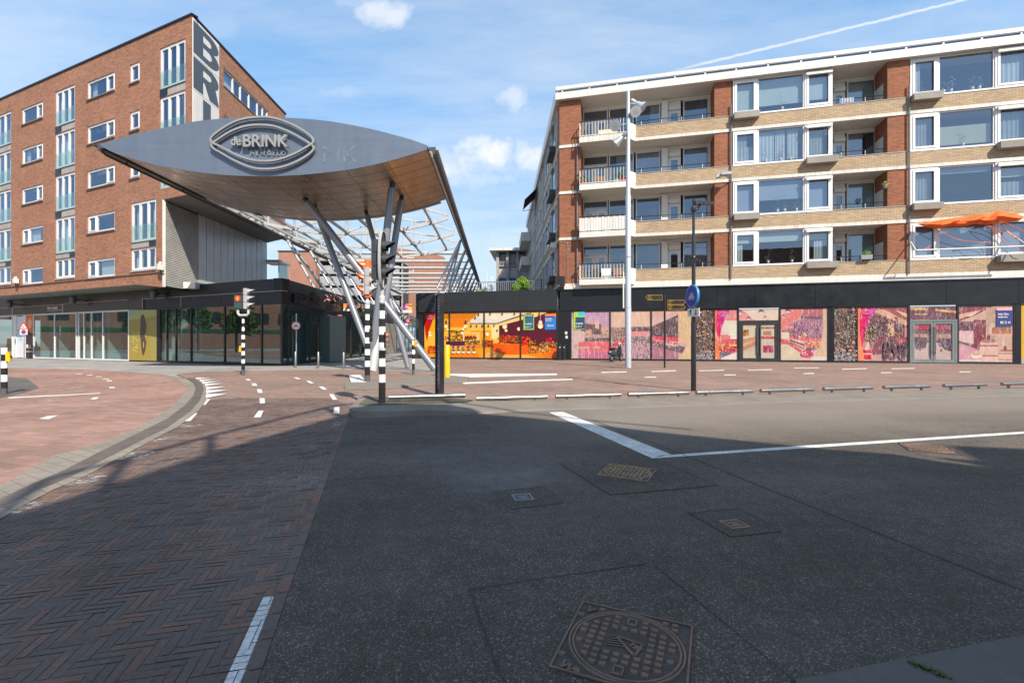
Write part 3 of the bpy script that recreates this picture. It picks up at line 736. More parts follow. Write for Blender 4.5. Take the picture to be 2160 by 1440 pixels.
cm.build('metal_cladding', M('pale_metal_cladding', (.60,.62,.64), .42, .3, var=.06, streak=.12), LB)
e = MB(); e.poly([FW.pt(12.0,4.4,.03), FW.pt(12.0,9.4,.03), FW.pt(12.0,9.4,-6), FW.pt(12.0,4.4,-6)]); e.build('end_wall', brick_l, LB)
# BRI panel on the corner of the side wall
MB().box(FS, .03, 2.45, 9.6, 19.12, .004, .05).build('sign_panel', white, LB)
pj = MB()
for z in (17.1, 15.2, 13.3, 11.4): pj.box(FS, .03, 2.45, z-.012, z+.012, .051, .054)
pj.build('panel_joint', grey_st, LB)
slate = M('slate_blue_print', (.060,.075,.095), .45, var=.06)
def arc(cx, cy, rx, ry, a0, a1, n=10): return [(cx+rx*math.cos(R2(a0+(a1-a0)*k/n)), cy+ry*math.sin(R2(a0+(a1-a0)*k/n))) for k in range(n+1)]
def glyph(outl, holes_, zlo, zhi, w0=.035, w1=2.42):
    g = MB(); f = lambda x, y, d: FS.pt(w0+(w1-w0)*x, zlo+(zhi-zlo)*y, d)
    g.prism([f(x,y,.055) for x, y in outl], FS.n.to_3d()*.006); o = g.build('lettering', slate, LB)
    h = MB()
    for q in holes_: h.poly([f(x,y,.0625) for x, y in q])
    if holes_: h.build('letter_counter', white, o)
gB = [(0,0),(0,1),(.55,1)] + arc(.62,.75,.36,.25,80,-60) + arc(.60,.27,.40,.27,60,-85)
glyph(gB, [[(.36,.60),(.36,.80)]+arc(.56,.70,.12,.10,80,-80,6), [(.36,.17),(.36,.42)]+arc(.56,.295,.14,.125,80,-80,6)], 17.24, 18.99)
gR = [(0,0),(0,1),(.56,1)] + arc(.62,.72,.36,.28,80,-50) + [(1.0,0),(.62,0),(.42,.42),(.36,.42),(.36,0)]
glyph(gR, [[(.36,.60),(.36,.80)]+arc(.56,.70,.12,.10,80,-80,6)], 15.30, 17.02)
glyph([(.36,0),(.36,1),(.66,1),(.66,0)], [], 13.35, 15.05)
glyph([(0,0),(0,1),(.34,1),(.66,.45),(.66,1),(1,1),(1,0),(.70,0),(.34,.58),(.34,0)], [], 11.5, 13.2)
glyph([(0,0),(0,1),(.36,1),(.36,.62),(.66,1),(1,1),(.62,.52),(1,0),(.6,0),(.36,.36),(.36,0)], [], 9.7, 11.35)
# the lit interior that shows through the windows
MB().rect(FL, sl0, -1.75, 9.5, ZR-.2, -1.1).rect(FL, sl0, sN-1.2, 4.8, 9.5, -1.1).rect(FS, 1.85, s_end-.3, 9.5, ZR-.2, -1.1).build('room', mid_in, LB)
bg = M('concrete_window_sill', (.16,.13,.11), .7)
rv = random.Random(3)
for key, kd, r, a, b, z0, z1 in wins:
    if kd == 'F':
        ct = [(curt_w if rv.random() < .7 else curt_b, .02, .30, 0, 1), (curt_w, .72, .98, 0, 1)] if rv.random() < .75 else []
        if r in (1,3) and key == 'c2': ct = [(curt_w, .0, .62, 0, .98)]
        w = window(FL, a+.01, b-.01, z0, z1, -.05, LB, (.34,.66), .15, name='window', thick=.09, curtain=ct, sash=())
        if r < 4: MB().rect(FL, a+.03, b-.03, z0+.02, z0+1.02, -.02).build('balustrade_glass', glass_l, w)
        else: MB().box(FL, a-.02, b+.02, z0-.09, z0-.004, -.14, .05).build('sill', conc, w)
    elif kd == 'L':
        left = r < 3; bars = (.70,) if left else (.32,)
        ct = []
        if rv.random() < .6: ct = [(rv.choice([curt_w, curt_b, blind_c]), *( (.02,.68) if rv.random() < .4 else ((.02,.2) if left else (.36,.98))), 0, 1)]
        window(FL, a+.01, b-.01, z0, z1, -.05, LB, bars, .12, name='window', thick=.09, sash=(1,) if left else (0,), sill=(.13, bg), curtain=ct)
    else: window(FL, a+.01, b-.01, z0, z1, -.05, LB, (), .11, name='window', thick=.09, sash=(0,), sill=(.13, bg), hbars=(.88,))
for z0, z1 in ((17.0,18.1),(14.15,15.25)): window(FS, 3.0, 8.6, z0, z1, -.06, LB, (.2,.36,.55,.75,.88), .09, name='window', thick=.09, sill=(.1, bg), curtain=[(curt_w,.03,.3,0,1)])
m = MB()  # balcony seen past the far end of the cladding
for z in (5.55, 7.9): m.box(FW, 12.1, 14.2, z, z+.16, -.6, 1.0)
for z in (5.75, 6.2, 6.65): m.tube(FW.pt(12.1,z,.95), FW.pt(14.2,z,.95), .025)
m.tube(FW.pt(12.1,5.6,.95), FW.pt(12.1,8.0,.95), .04).tube(FW.pt(14.15,5.6,.95), FW.pt(14.15,8.0,.95), .04); m.build('balcony', grey_st, LB)

# ------------------------------------------------------------------ left shops: long front, glazed corner, side along the passage
FP = Frame((-12.52, 25.8), (2230,-1000)); FQ = Frame((-12.52, 25.8), (-.027,1))
SH = thing('shop_building', 'low glass fronted corner shops under a black fascia below the brick flats', 'shop building', (-16, 28, 0))
sp = lambda px: FP.s_of(px); sq = lambda px: FQ.s_of(px)
sA = sp(-90); sB = sp(331); LQ = 47.0
# fascias
fm = MB(); x0 = sp(333)
fm.box(FP, x0, .10, 4.07, 4.73, -.4, .10); fm.box(FQ, -.10+.001, LQ, 4.071, 4.731, -.4, .101)
fm.build('upper_fascia', black_p, SH)
fm = MB(); cuts = [sp(p) for p in (309,331,385,470,545)] + [.08]
for a, b in zip(cuts, cuts[1:]): fm.box(FP, a+.008, b-.008, 3.40, 4.03, -.3, .08)
q = .13
while q < LQ: fm.box(FQ, q, min(q+3.0, LQ)-.016, 3.401, 4.031, -.3, .081); q += 3.0
fm.build('lower_fascia', black_p, SH)
tm = MB(); tm.box(FP, sp(305), .12, 4.032, 4.068, -.3, .13); tm.box(FP, sp(304.5), sp(306), 3.40, 4.031, -.2, .13); tm.box(FP, sp(384.4), sp(385.6), 3.4, 4.031, .081, .10)
tm.build('aluminium_trim', inox, SH)
fm = MB(); cuts = [sp(p) for p in (-90,28,134,185,272,331)]
for a, b in zip(cuts, cuts[1:]): fm.box(FP, a+.006, b-.006, 3.42, 4.02, -.3, .04)
fm.box(FP, sA, sB, 4.03, 4.72, -.3, -.02)
fm.build('lower_fascia', brown_p, SH, label='brown black panelled fascia over the left shopfront')
tm = MB(); tm.box(FP, sp(-90), sp(272), 3.38, 3.418, -.1, .06); tm.box(FP, sA, sp(134), 4.022, 4.04, -.01, .055); tm.box(FP, sp(135), sp(272), 4.062, 4.078, -.01, .055); tm.box(FP, sp(133.5), sp(134.5), 3.42, 4.06, .041, .055); tm.box(FP, sp(27.5), sp(28.5), 3.42, 4.02, .041, .055)
tm.build('aluminium_trim', white, SH)
s_ = sp(101); text_mesh('Het Lokaal', .36, lambda x, y, z: FP.pt(s_+x, 3.72+y, .045+z), white, 'lettering', SH, extrude=.004, offset=.006, sx=.95)
ln = MB().box(FP, s_, s_+2.15, 3.60, 3.625, .042, .048); ln.build('lettering_underline', white, SH)
# glazing
def glaze(F, px_list, frm, z1, name, mats, bw=.05, dd=.06, low=.10):
    S_ = [F.s_of(p) if not isinstance(p, tuple) else p[0] for p in px_list]
    o = MB()
    for x in S_: o.box(F, x-bw/2, x+bw/2, .0, z1, -dd, .02)
    for a, b in zip(S_, S_[1:]): o.box(F, a+bw/2, b-bw/2, .0, low, -dd, .015); o.box(F, a+bw/2, b-bw/2, z1-.06, z1, -dd, .015)
    o.build(name, frm, SH)
    for a, b in zip(S_, S_[1:]): MB().rect(F, a+bw*.4, b-bw*.4, .05, z1-.03, -.03).build('shop_window', mats, SH)
glaze(FP, [-89,-40,26], frame_w, 3.375, 'shop_frame', glass_s, .12)
glaze(FP, [71,115,161], frame_w, 3.375, 'shop_frame', glass_s, .10)
glaze(FP, [166,177,193,217,271.5], frame_w, 3.375, 'shop_frame', glass_s, .10)
glaze(FP, [337.5,352,371,403,473.6,551.7,593.5], black_m, 3.395, 'shop_frame', glass_s, .09)
glaze(FQ, [595.8,608.6,653.5], black_m, 3.395, 'shop_frame', glass_s, .09)
glaze(FQ, [684,716,726,741], black_m, 3.395, 'shop_frame', glass_s, .12)
qs = sq(741)
glaze(FQ, [741.01,761,778,792,803,812], darkfr, 3.395, 'shop_frame', glass_s, .2)
MB().box(FQ, sq(812)+.1, sq(836), 0, 3.395, -.2, .0).build('beige_wall', M('beige_wall_panel', (.26,.235,.20), .6), SH)
glaze(FQ, [837,846,855,863,870,876,882,887], darkfr, 3.395, 'shop_frame', glass_s, .25)
# white fins just behind the front glass
fn = MB()
for p, wd in ((171,.9),(183,.9),(199,.9),(222,.7),(343,.35),(357,.35),(377,.35),(407,.35),(80,.5),(119,.6)):
    a = sp(p); fn.box(FP, a, a+.12, .02, 3.3, -.15-wd, -.14)
fn.build('window_fin', room_pale, SH)
# doors
def door(F, a, b, z0, z1, parent, frm, gl, leaves=2, fw=.10, handle=inox, name='door', d=.0):
    n = leaves; o = MB(); w = (b-a)/n
    for k in range(n):
        x0, x1 = a+w*k+.008, a+w*(k+1)-.008
        o.box(F, x0, x0+fw, z0, z1, d-.06, d); o.box(F, x1-fw, x1, z0, z1, d-.06, d); o.box(F, x0+fw, x1-fw, z0, z0+fw*1.6, d-.06, d); o.box(F, x0+fw, x1-fw, z1-fw, z1, d-.06, d)
    r = o.build(name, frm, parent)
    for k in range(n):
        x0, x1 = a+w*k+fw, a+w*(k+1)-fw; MB().rect(F, x0-.02, x1+.02, z0+.1, z1-.05, d-.03).build('pane', gl, r)
        hx = (x1+.03) if k == 0 else (x0-.03)
        MB().tube(F.pt(hx, z0+.5, d+.06), F.pt(hx, z1-.25, d+.06), .018).tube(F.pt(hx,z0+.6,d),F.pt(hx,z0+.6,d+.06),.012).tube(F.pt(hx,z1-.4,d),F.pt(hx,z1-.4,d+.06),.012).build('handle', handle, r)
    return r
door(FQ, sq(653.5)+.06, sq(684)-.06, .02, 2.45, SH, darkfr, glass_s)
MB().rect(FQ, sq(653.5)+.05, sq(684)-.05, 2.55, 3.35, -.03).build('shop_window', glass_s, SH)
MB().box(FQ, sq(653.5)+.05, sq(684)-.05, 2.455, 2.55, -.08, .0).build('transom', darkfr, SH)
# graffiti door, orange poster panel, yellow poster panel
gd = MB().box(FP, sp(26)+.07, sp(34), 0, 3.37, -.06, .0).box(FP, sp(48), sp(55), 0, 3.37, -.06, .0).build('door_frame', frame_w, SH)
dr = MB().box(FP, sp(34)+.01, sp(48)-.01, .02, 3.3, -.07, -.03).build('door', M('white_door', (.62,.63,.66), .5, var=.1), SH)
gm_ = MB(); rr = random.Random(5); a0 = sp(36); a1 = sp(46)
for k in range(16):
    x = a0 + (a1-a0)*rr.random(); z = 1.35 + rr.random()*.75
    pts = [FP.pt(x + .18*math.sin(t*1.3+k), z + .10*math.sin(t*2.1+k*2), -.026) for t in [i*.45 for i in range(6)]]
    gm_.path(pts, .008, 4)
gm_.build('graffiti', M('turquoise_spray', (.15,.45,.60), .6), dr)
MB().tube(FP.pt(sp(33),1.1,.03), FP.pt(sp(33),1.5,.03), .02).build('handle', black_m, dr)
MB().box(FP, sp(34)+.1, sp(48)-.1, 2.18, 2.24, -.029, -.02).build('letter_slot', black_m, dr)

def pic(name, F, shapes, mat, parent, s0, s1, z0, z1, d, conv, step=.0009, seed=0, label=None):
    """printed panel: flat coloured shapes clipped to the panel"""
    mb = MB(); R = ((s0,z0),(s1,z0),(s1,z1),(s0,z1)); k = 0
    for pts, col in shapes:
        q = [conv(x, y) for x, y in pts]
        for i in range(4):
            q = clip(q, R[i], R[(i+1)%4]) if len(q) > 2 else []
        if len(q) > 2:
            mb.poly([F.pt(a, z, d + step*k) for a, z in q], 0, lin(*col))
            k += 1
    return mb.build(name, mat, parent, label=label)
def conv_px(F, ox, oy, sc, d=0.0):
    return lambda x, y: F.sz(ox+x*sc, oy+y*sc, d)
cv1 = conv_px(FP, 0, 560, .14583)
ell = lambda cx, cy, rx, ry, n=22, a0=0, a1=6.2832: [(cx+rx*math.cos(a0+(a1-a0)*k/n), cy+ry*math.sin(a0+(a1-a0)*k/n)) for k in range(n)]
shapes = [([(375,700),(482,700),(482,1335),(375,1335)], (52,36,38)),
          ([(378,735),(400,715),(440,695),(482,720),(482,985),(440,965),(400,930),(378,880)], (226,98,22))]
for k, (y, w) in enumerate(((772,30),(800,60),(830,66),(860,50),(888,36))): shapes.append(([(435-w/2,y),(435+w/2,y),(435+w/2,y+12),(435-w/2,y+12)], (245,225,205)))
shapes += [([(385,1140),(410,1140),(410,1190),(385,1190)], (225,220,215)), ([(418,1150),(452,1150),(452,1156),(418,1156)], (150,140,140)), ([(418,1168),(455,1168),(455,1174),(418,1174)], (150,140,140)), ([(385,1238),(475,1238),(475,1247),(385,1247)], (225,220,215)), ([(385,1186),(475,1186),(475,1191),(385,1191)], (190,185,180))]
pic('poster', FP, shapes, plainc, SH, sp(55), sp(70.3), .05, 3.38, .012, cv1, label='brown panel with an orange drop shaped notice')
cv2 = conv_px(FP, 200, 560, .14583)
shapes = [([(495,640),(900,640),(900,1400),(495,1400)], (150,132,62)), ([(495,640),(900,640),(900,730),(495,790)], (160,160,100)), ([(495,640),(640,640),(495,760)], (140,160,140)), ([(495,1180),(900,1100),(900,1400),(495,1400)], (156,132,58)), ([(780,820),(900,760),(900,1400),(820,1400)], (150,138,72)),
          ([(665,740),(690,705),(715,712),(735,790),(752,860),(740,960),(720,1010),(750,1100),(740,1200),(712,1300),(690,1280),(678,1200),(668,1050),(655,1030),(662,900)], (74,62,56)), ([(700,1120),(712,1090),(716,1180),(706,1200)], (176,152,62))]
rr = random.Random(9)
for k in range(14):
    x, y = rr.uniform(540,640), rr.uniform(930,1250); shapes.append(([(x,y),(x+6,y-4),(x+30,y+26),(x+24,y+30)], (205,198,120)))
pic('poster', FP, shapes, plainc, SH, sp(272.3), sp(331), .06, 3.40, .012, cv2, label='yellow poster with a dark standing silhouette')
MB().box(FP, sp(272), sp(331.2), 0, 3.41, -.1, .008).box(FP, sp(331.3), sp(337), 0, 3.4, -.1, .03).build('pier', black_p, SH)
# inside of the shops
rm = MB(); rm.rect(FP, sA, -3.2, .02, 3.4, -6.0); rm.poly([FP.pt(sA,3.39,-.1), FP.pt(-.2,3.39,-.1), FP.pt(-3.2,3.39,-6), FP.pt(sA,3.39,-6)])
rm.rect(FQ, 3.3, LQ, .02, 3.4, -5.5); rm.poly([FQ.pt(.3,3.38,-.1), FQ.pt(LQ,3.38,-.1), FQ.pt(LQ,3.38,-5.5), FQ.pt(3.0,3.38,-5.5)])
rm.build('interior_wall', M('teal_grey_room', (.30,.37,.37), .8, var=.5, vs=.35), SH)
rm = MB(); rm.poly([FP.pt(sA,.012,-.05), FP.pt(-.15,.012,-.05), FP.pt(-3.2,.012,-6), FP.pt(sA,.012,-6)]); rm.poly([FQ.pt(.2,.008,-.1), FQ.pt(LQ,.008,-.1), FQ.pt(LQ,.008,-5.5), FQ.pt(3.0,.008,-5.5)]); rm.build('interior_floor', M('shop_floor', (.32,.34,.33), .5), SH)
rr = random.Random(11)
for k in range(16):
    a = sp(rr.choice([rr.uniform(80,262), rr.uniform(-60,20)])); d = rr.uniform(-3.5,-.6); h = rr.uniform(.5,1.1); q = rr.choice([(.30,.32,.06),(.10,.25,.22),(.30,.06,.04),(.45,.44,.40),(.08,.16,.30)])
    w = rr.uniform(.3,.8); rm = MB(); rm.box(FP, a, a+w, h-.06, h, d-.5, d, 0, q); rm.box(FP, a, a+.05, .02, h-.061, d-.5, d, 0, q); rm.box(FP, a+w-.05, a+w, .02, h-.061, d-.5, d, 0, q); rm.box(FP, a, a+w, h+.001, h+.45, d-.06, d-.02, 0, q); rm.build('cafe_seat', plainc, SH)
for k in range(5):
    a = sp(405+k*36+rr.uniform(-8,8)); MB().box(FP, a, a+rr.uniform(.5,1.6), .02, rr.uniform(1.8,3.2), -5.6, -4.8+rr.random(), 0, rr.choice([(.32,.36,.36),(.12,.17,.17),(.22,.26,.25)])).build('cupboard', plainc, SH)
for k in range(12):
    a = sq(rr.uniform(700,800)); MB().box(FQ, a, a+rr.uniform(.6,1.6), .02, rr.uniform(.9,2.2), -2.5, -1.2, 0, rr.choice([(.45,.10,.03),(.40,.32,.22),(.5,.2,.05),(.15,.2,.2),(.5,.48,.44)])).build('display', plainc, SH)
MB().poly([FP.pt(sA,4.72,.0), FP.pt(.0,4.72,.0), FQ.pt(LQ,4.72,.0), FQ.pt(LQ,4.72,-12), FP.pt(-8,4.72,-9), FP.pt(sA,4.72,-6)]).build('roof', M('roof_felt', (.10,.10,.10), .9), SH)
MB().box(FQ, sq(614), sq(643), 3.52, 4.02, .11, .18).build('sign_box', black_m, SH)
MB().box(FW, sc-2.2, sc+.6, 4.45, 4.82, .5, 1.2).build('roof_duct', white, SH)
# ------------------------------------------------------------------ entrance canopy over the passage
YF = 18.5; YB = 25.05; ext = lambda Y: -.027*(Y-YF)
CN = thing('entrance_canopy', 'lens shaped metal canopy with de BRINK sign on slanting tube columns', 'canopy', (-4.6, 21.5, 0))
# lens outline in metres at the front: bottom and top arcs from the photograph
botp = [(212,306),(223,317.6),(270,331),(322,346.7),(414,362),(475,369),(560.6,371.5),(640,368),(740,357),(804,343.7),(860,328),(901.4,314.5)]
topp = [(212,306),(223,301),(270,286),(322,275),(411,255.5),(480,249),(554,246.6),(640,250),(700,256),(786.8,272.5),(847.6,289),(896,302),(902.5,309),(901.4,314.5)]
def arcpt(P, px):
    for (a, b), (c, d) in zip(P, P[1:]):
        if a <= px <= c: return b + (d-b)*(px-a)/max(1e-6, c-a)
    return P[-1][1] if px > P[-1][0] else P[0][1]
xs_ = [212 + (901.4-212)*k/40 for k in range(41)]
def smooth(P):
    y = [arcpt(P, x) for x in xs_]
    for _ in range(2): y = [y[0]] + [(y[i-1]+2*y[i]+y[i+1])/4 for i in range(1, len(y)-1)] + [y[-1]]
    return y
bY = smooth(botp); tY = smooth(topp[:-1])
bot = [PY(x, y, YF) for x, y in zip(xs_, bY)]; top = [PY(x, y, YF) for x, y in zip(xs_, tY)]
top[0] = bot[0] + Vector((0,0,.06)); top[-1] = bot[-1] + Vector((0,0,.14))
sh = lambda p, Y, dz=0, dx=0: Vector((p.x + ext(Y) + dx, Y, p.z + dz))
fas = MB()
for i in range(40):
    a, b = bot[i], bot[i+1]; fas.poly([a + Vector((0,0,-.02)), b + Vector((0,0,-.02)), top[i+1], top[i]])
for i in range(40):
    fas.poly([bot[i]+Vector((0,0,-.02)), bot[i+1]+Vector((0,0,-.02)), bot[i+1]+Vector((0,.05,-.02)), bot[i]+Vector((0,.05,-.02))])
def fascmat():
    t = NT('brushed_blue_metal'); v = t.coord('Object', (.25,1,4))
    f = t.rng(t.noise(v, 2.2, 6, .7), .3, .7, .93, 1.07); g = t.rng(t.noise(t.coord('Object', (1.5,1,.25)), 1.5, 4), .35, .7, .94, 1.07)
    vm = t.n('ShaderNodeVectorMath', operation='SCALE'); vm.inputs[0].default_value = (.132,.160,.206); t.l(t.mathn('MULTIPLY', f, g), vm.inputs['Scale'])
    t.base(vm.outputs[0], .38, .35, .5); return t.mat
fas.build('fascia_panel', fascmat(), CN, weld=True)
def sofmat():
    t = NT('bronze_soffit_panel'); v = t.coord('Object', (1,.4,1))
    f = t.rng(t.noise(v, .9, 5), .3, .7, .8, 1.2); g = t.rng(t.noise(t.coord('Object', (5,.5,1)), 3, 4), .3, .7, .9, 1.1)
    vm = t.n('ShaderNodeVectorMath', operation='SCALE'); vm.inputs[0].default_value = (.40,.315,.245); t.l(t.mathn('MULTIPLY', f, g), vm.inputs['Scale'])
    t.base(vm.outputs[0], .30, .65, .5); t.l(t.rng(t.noise(v, 1.4, 4), .3, .7, .22, .42), t.b.inputs['Roughness']); t.bump(t.noise(v, .8, 3), .03, .25); return t.mat
sofm = sofmat(); so = MB(); rows = 8; segs = [0,5,10,15,20,25,30,35,40]
def P_s(i, Y, dz): return sh(bot[i], Y, dz)
for r in range(rows):
    ya = YF + .06 + (YB-YF-.06)*r/rows; yb = YF + .06 + (YB-YF-.06)*(r+1)/rows - .03
    for a, b in zip(segs, segs[1:]):
        for i in range(a, b):
            p, q = bot[i], bot[i+1]
            pa, qa = sh(p, ya), sh(q, ya); pb, qb = sh(p, yb), sh(q, yb)
            if i == b-1: qa = qa + (pa-qa)*.06; qb = qb + (pb-qb)*.06
            so.poly([pa, qa, qb, pb])
so.build('soffit', sofm, CN)
bk = MB()
for i in range(40): bk.poly([sh(bot[i], YF+.05, .03), sh(bot[i+1], YF+.05, .03), sh(bot[i+1], YB, .03), sh(bot[i], YB, .03)])
bk.build('soffit_joint', M('dark_joint', (.05,.035,.028), .7), CN)
rf = MB()
for i in range(40): rf.poly([top[i]+Vector((0,.0,0)), top[i+1], sh(top[i+1], YB), sh(top[i], YB)])
for i in range(40): rf.poly([sh(bot[i], YB, .0), sh(bot[i+1], YB, .0), sh(top[i+1], YB), sh(top[i], YB)])
rf.build('roof_sheet', steel, CN, weld=True)
# edge beams with gutters running along both sides
YE = 75.0
for side, base, sg in (('r', bot[-1], 1), ('l', bot[0], -1)):
    b = MB(); c = lambda Y, dx, dz: Vector((base.x + ext(Y) + dx*sg, Y, base.z + dz))
    b.hexa([c(YF+.2,.02,-.12), c(YF+.2,.30,-.12), c(YF+.2,.30,.16), c(YF+.2,.02,.16), c(YE,.02,-.12), c(YE,.30,-.12), c(YE,.30,.16), c(YE,.02,.16)])
    b.build('edge_beam', M('dark_edge_steel', (.085,.082,.082), .4, .3), CN)
    g = MB(); g.tube(c(YF+.5,.16,-.22), c(YE,.16,-.22), .05, n=8); g.tube(c(YF+.1,.36,.05), c(YE,.36,.05), .045, n=8)
    for k in range(14): Y = YF + 1.5 + k*3.6; g.tube(c(Y,.16,-.22), c(Y,.16,-.1), .03, n=6)
    g.path([c(YF+.15,.1,-.05), c(YF+.25,.14,-.18), c(YF+.5,.16,-.22)], .05)
    g.build('gutter_pipe', lgrey_st if side == 'r' else M('brown_pipe', (.06,.045,.04), .4), CN)
    if side == 'l':
        b = MB()
        for off in (.0, .9): b.bar(c(YB,-.15-off,-.05), c(YE,-.15-off,-.05), .12, .22)
        for k in range(36): Y = YB + k*1.4; b.bar(c(Y,-.15,-.02), c(Y,-1.05,-.02), .10, .14); 
        for k in range(18): Y = YB + k*2.8; b.bar(c(Y,-.15,.0), c(Y+1.4,-1.05,.0), .05, .06)
        b.build('ladder_beam', lgrey_st, CN)
# curved lattice arches, then straight cross tubes
for k in range(4):
    Y = YB - .45 + k*4.1; A = MB(); B = MB(); D = MB()
    if k == 0: Y = YB + .25
    i0, i1 = 1, 39
    bp = [sh(bot[i], Y, .06) for i in range(i0, i1+1)]; tp = [sh(top[i], Y, -.12) for i in range(i0, i1+1)]
    for p, q in zip(bp, bp[1:]): A.bar(p, q, .11, .18)
    for p, q in zip(tp, tp[1:]): B.bar(p, q, .09, .15)
    idx = [4,9,14,19,24,29,34]
    for i in idx: MB().bar(bp[i], tp[i], .10, .10, up=(0,1,0)).build('arch_post', lgrey_st, CN)
    A.build('arch_bottom_chord', lgrey_st, CN); B.build('arch_top_chord', lgrey_st, CN)
    if k < 3:
        Y2 = Y + 4.1 if k else YB - .45 + 4.1
        for n_, i in enumerate((3,9,14,19,24,29,35)):
            j = i + (5 if n_ % 2 else -4); j = min(37, max(1, j)); Z = MB()
            Z.tube(sh(bot[i+1], Y, .15), sh(top[j], Y2, -.15), .04, n=7); Z.bar(sh(bot[i+1], Y, .1), sh(bot[i+1], Y2, .1), .12, .13)
            Z.build('lattice_brace', lgrey_st, CN)
        for i in (8, 30): MB().bar(sh(bot[i], Y, -.03), sh(bot[i], Y, -.10)+Vector((.3,0,0)), .3, .05).build('spotlight', dhousing, CN)
for k in range(9):
    Y = 41.3 + 4.15*k; z = bot[0].z + .02
    MB().tube((bot[0].x+ext(Y)-.2, Y, z), (bot[-1].x+ext(Y)+.2, Y, z), .14, n=10).build('cross_tube', lgrey_st, CN)
# slanting struts along both roofs
for side, base, sgn, zr, xi in (('l', bot[0], 1, 4.73, 2.7), ('r', bot[-1], -1, 5.05, 1.6)):
    for k in range(8):
        Y = 34.6 + k*4.15; tpn = Vector((base.x + ext(Y), Y, base.z-.1))
        for yo, xo, nm in ((1.6, xi, 'strut'), (-1.0, xi, 'strut')):
            MB().tube(tpn, (base.x + ext(Y) + sgn*xo, Y+yo, zr), .085, n=8).build('strut', steel, CN)
        if k == 0: MB().tube(tpn, (base.x + ext(Y) + sgn*xi*.8, Y+2.6, zr), .07, n=8).build('strut', steel, CN)
# tree of tube columns
def col_(px, py, r, gx, gy, rad, foot=True):
    Y = r*YF; t = PY(px, py, Y); g = G(gx, gy); e = t + (g-t).normalized()*.25
    o = MB().tube(e, g + (t-g).normalized()*.0, rad, n=18).build('column', grey_col, CN, smooth=True)
    MB().tube(t, e, rad*.7, rad*.7, n=12).build('column_head', black_m, o)
def colmat2():
    t = NT('column_paint'); t.base((.215,.23,.255), .33, .35, .5); t.l(t.rng(t.noise(t.coord('Object'), 30, 3), .3, .7, .28, .42), t.b.inputs['Roughness']); return t.mat
grey_col = colmat2()
col_(642,418,1.157, 919,781, .165); col_(663,433,1.22, 793,780, .145); col_(771.7,445,1.297, 861,775.5, .135); col_(828,385,1.12, 782,782, .165); col_(847.7,412.7,1.22, 790.5,780, .155)
nb = G(792,790) ; nd = PY(806,640,21.3)
MB().tube(PY(806,636,21.35), G(784,782.5)+Vector((.03,0,0)), .20, .19, n=16).build('column_base', lgrey_st, CN, smooth=True)
# emblem on the fascia: two interlaced rings and raised lettering
FF = Frame((0, YF), (1,0)); FF.n = Vector((0,-1))
def lens_path(x0, x1, yc, up, dn, n=40):
    A = []; 
    return A
def fpx(px, py, d): s_, z = FF.sz(px, py); return FF.pt(s_, z, d)
sc_ = .12037; lp = lambda x, y, d: fpx(440+x*sc_, 240+y*sc_, d)
up_out = [(110,540),(85,490),(105,440),(180,370),(330,265),(520,165),(700,115),(900,95),(1080,95),(1260,130),(1430,190),(1580,260),(1720,345),(1830,430),(1862,490),(1858,540),(1820,570)]
up_in = [(1820,570),(1740,620),(1560,720),(1360,800),(1160,848),(960,855),(780,830),(600,775),(420,690),(250,600),(110,540)]
dn_in = [(110,545),(240,455),(420,345),(620,265),(800,232),(980,228),(1160,245),(1340,300),(1520,380),(1680,470),(1820,560)]
dn_out = [(1820,560),(1862,600),(1872,640),(1840,690),(1740,770),(1560,870),(1360,945),(1160,985),(960,990),(800,965),(620,900),(440,815),(260,710),(140,640),(95,590),(110,545)]
def spl(P, n=5):
    out = []
    for i in range(len(P)-1):
        p0, p1, p2, p3 = P[max(0,i-1)], P[i], P[i+1], P[min(len(P)-1,i+2)]
        for k in range(n):
            t = k/n; f = lambda a, b, c, d: .5*((2*b)+(-a+c)*t+(2*a-5*b+4*c-d)*t*t+(-a+3*b-3*c+d)*t**3)
            out.append((f(p0[0],p1[0],p2[0],p3[0]), f(p0[1],p1[1],p2[1],p3[1])))
    return out + [P[-1]]
signm = M('sign_aluminium', (.29,.29,.28), .42, .3, var=.06)
for nm, P, d in (('logo_ring', up_out + up_in[1:], .19), ('logo_ring', dn_in + dn_out[1:], .178)):
    r = MB(); Q = [lp(x, y, d) for x, y in spl(P)]; wdt = .036; rings = []
    for i, p in enumerate(Q):
        tn = (Q[(i+1) % len(Q)] - Q[i-1]).normalized() if 0 < i < len(Q)-1 else ((Q[1]-Q[0]) if i == 0 else (Q[-1]-Q[-2])).normalized()
        nn = Vector((-tn.z, 0, tn.x))*wdt; dp = Vector((0,.10,0)); rings.append([p-nn, p+nn, p+nn+dp, p-nn+dp])
    r.ring(rings); r.poly(rings[0]); r.poly(rings[-1]); r.build(nm, signm, CN)
for (x, y) in ((300,350),(700,130),(1000,110),(1400,190),(1700,340),(300,640),(700,870),(1000,990),(1400,930),(1700,790),(500,320),(1500,380),(600,780),(1300,820)): MB().tube(lp(x,y,.10), lp(x,y,0), .012, n=6).build('logo_bracket', inox, CN)
def sign_text(body, x, y, h, sx, nm, off=.006, ext_=.05, d=.16, shear=0):
    p = lp(x, y, 0); text_mesh(body, h, lambda u, v, w: Vector((p.x+u, YF-d-w, p.z+v)), signm, nm, CN, extrude=ext_, offset=off, sx=sx, shear=shear)
hB = (610-395)*sc_*.0185/.729
sign_text('BRINK', 640, 610, hB, .93, 'lettering', .012); sign_text('de', 440, 585, hB*.72, .85, 'lettering', .008)
sign_text('H E N G E L O', 745, 735, hB*.34, 1.0, 'lettering', .001, .012, .05)
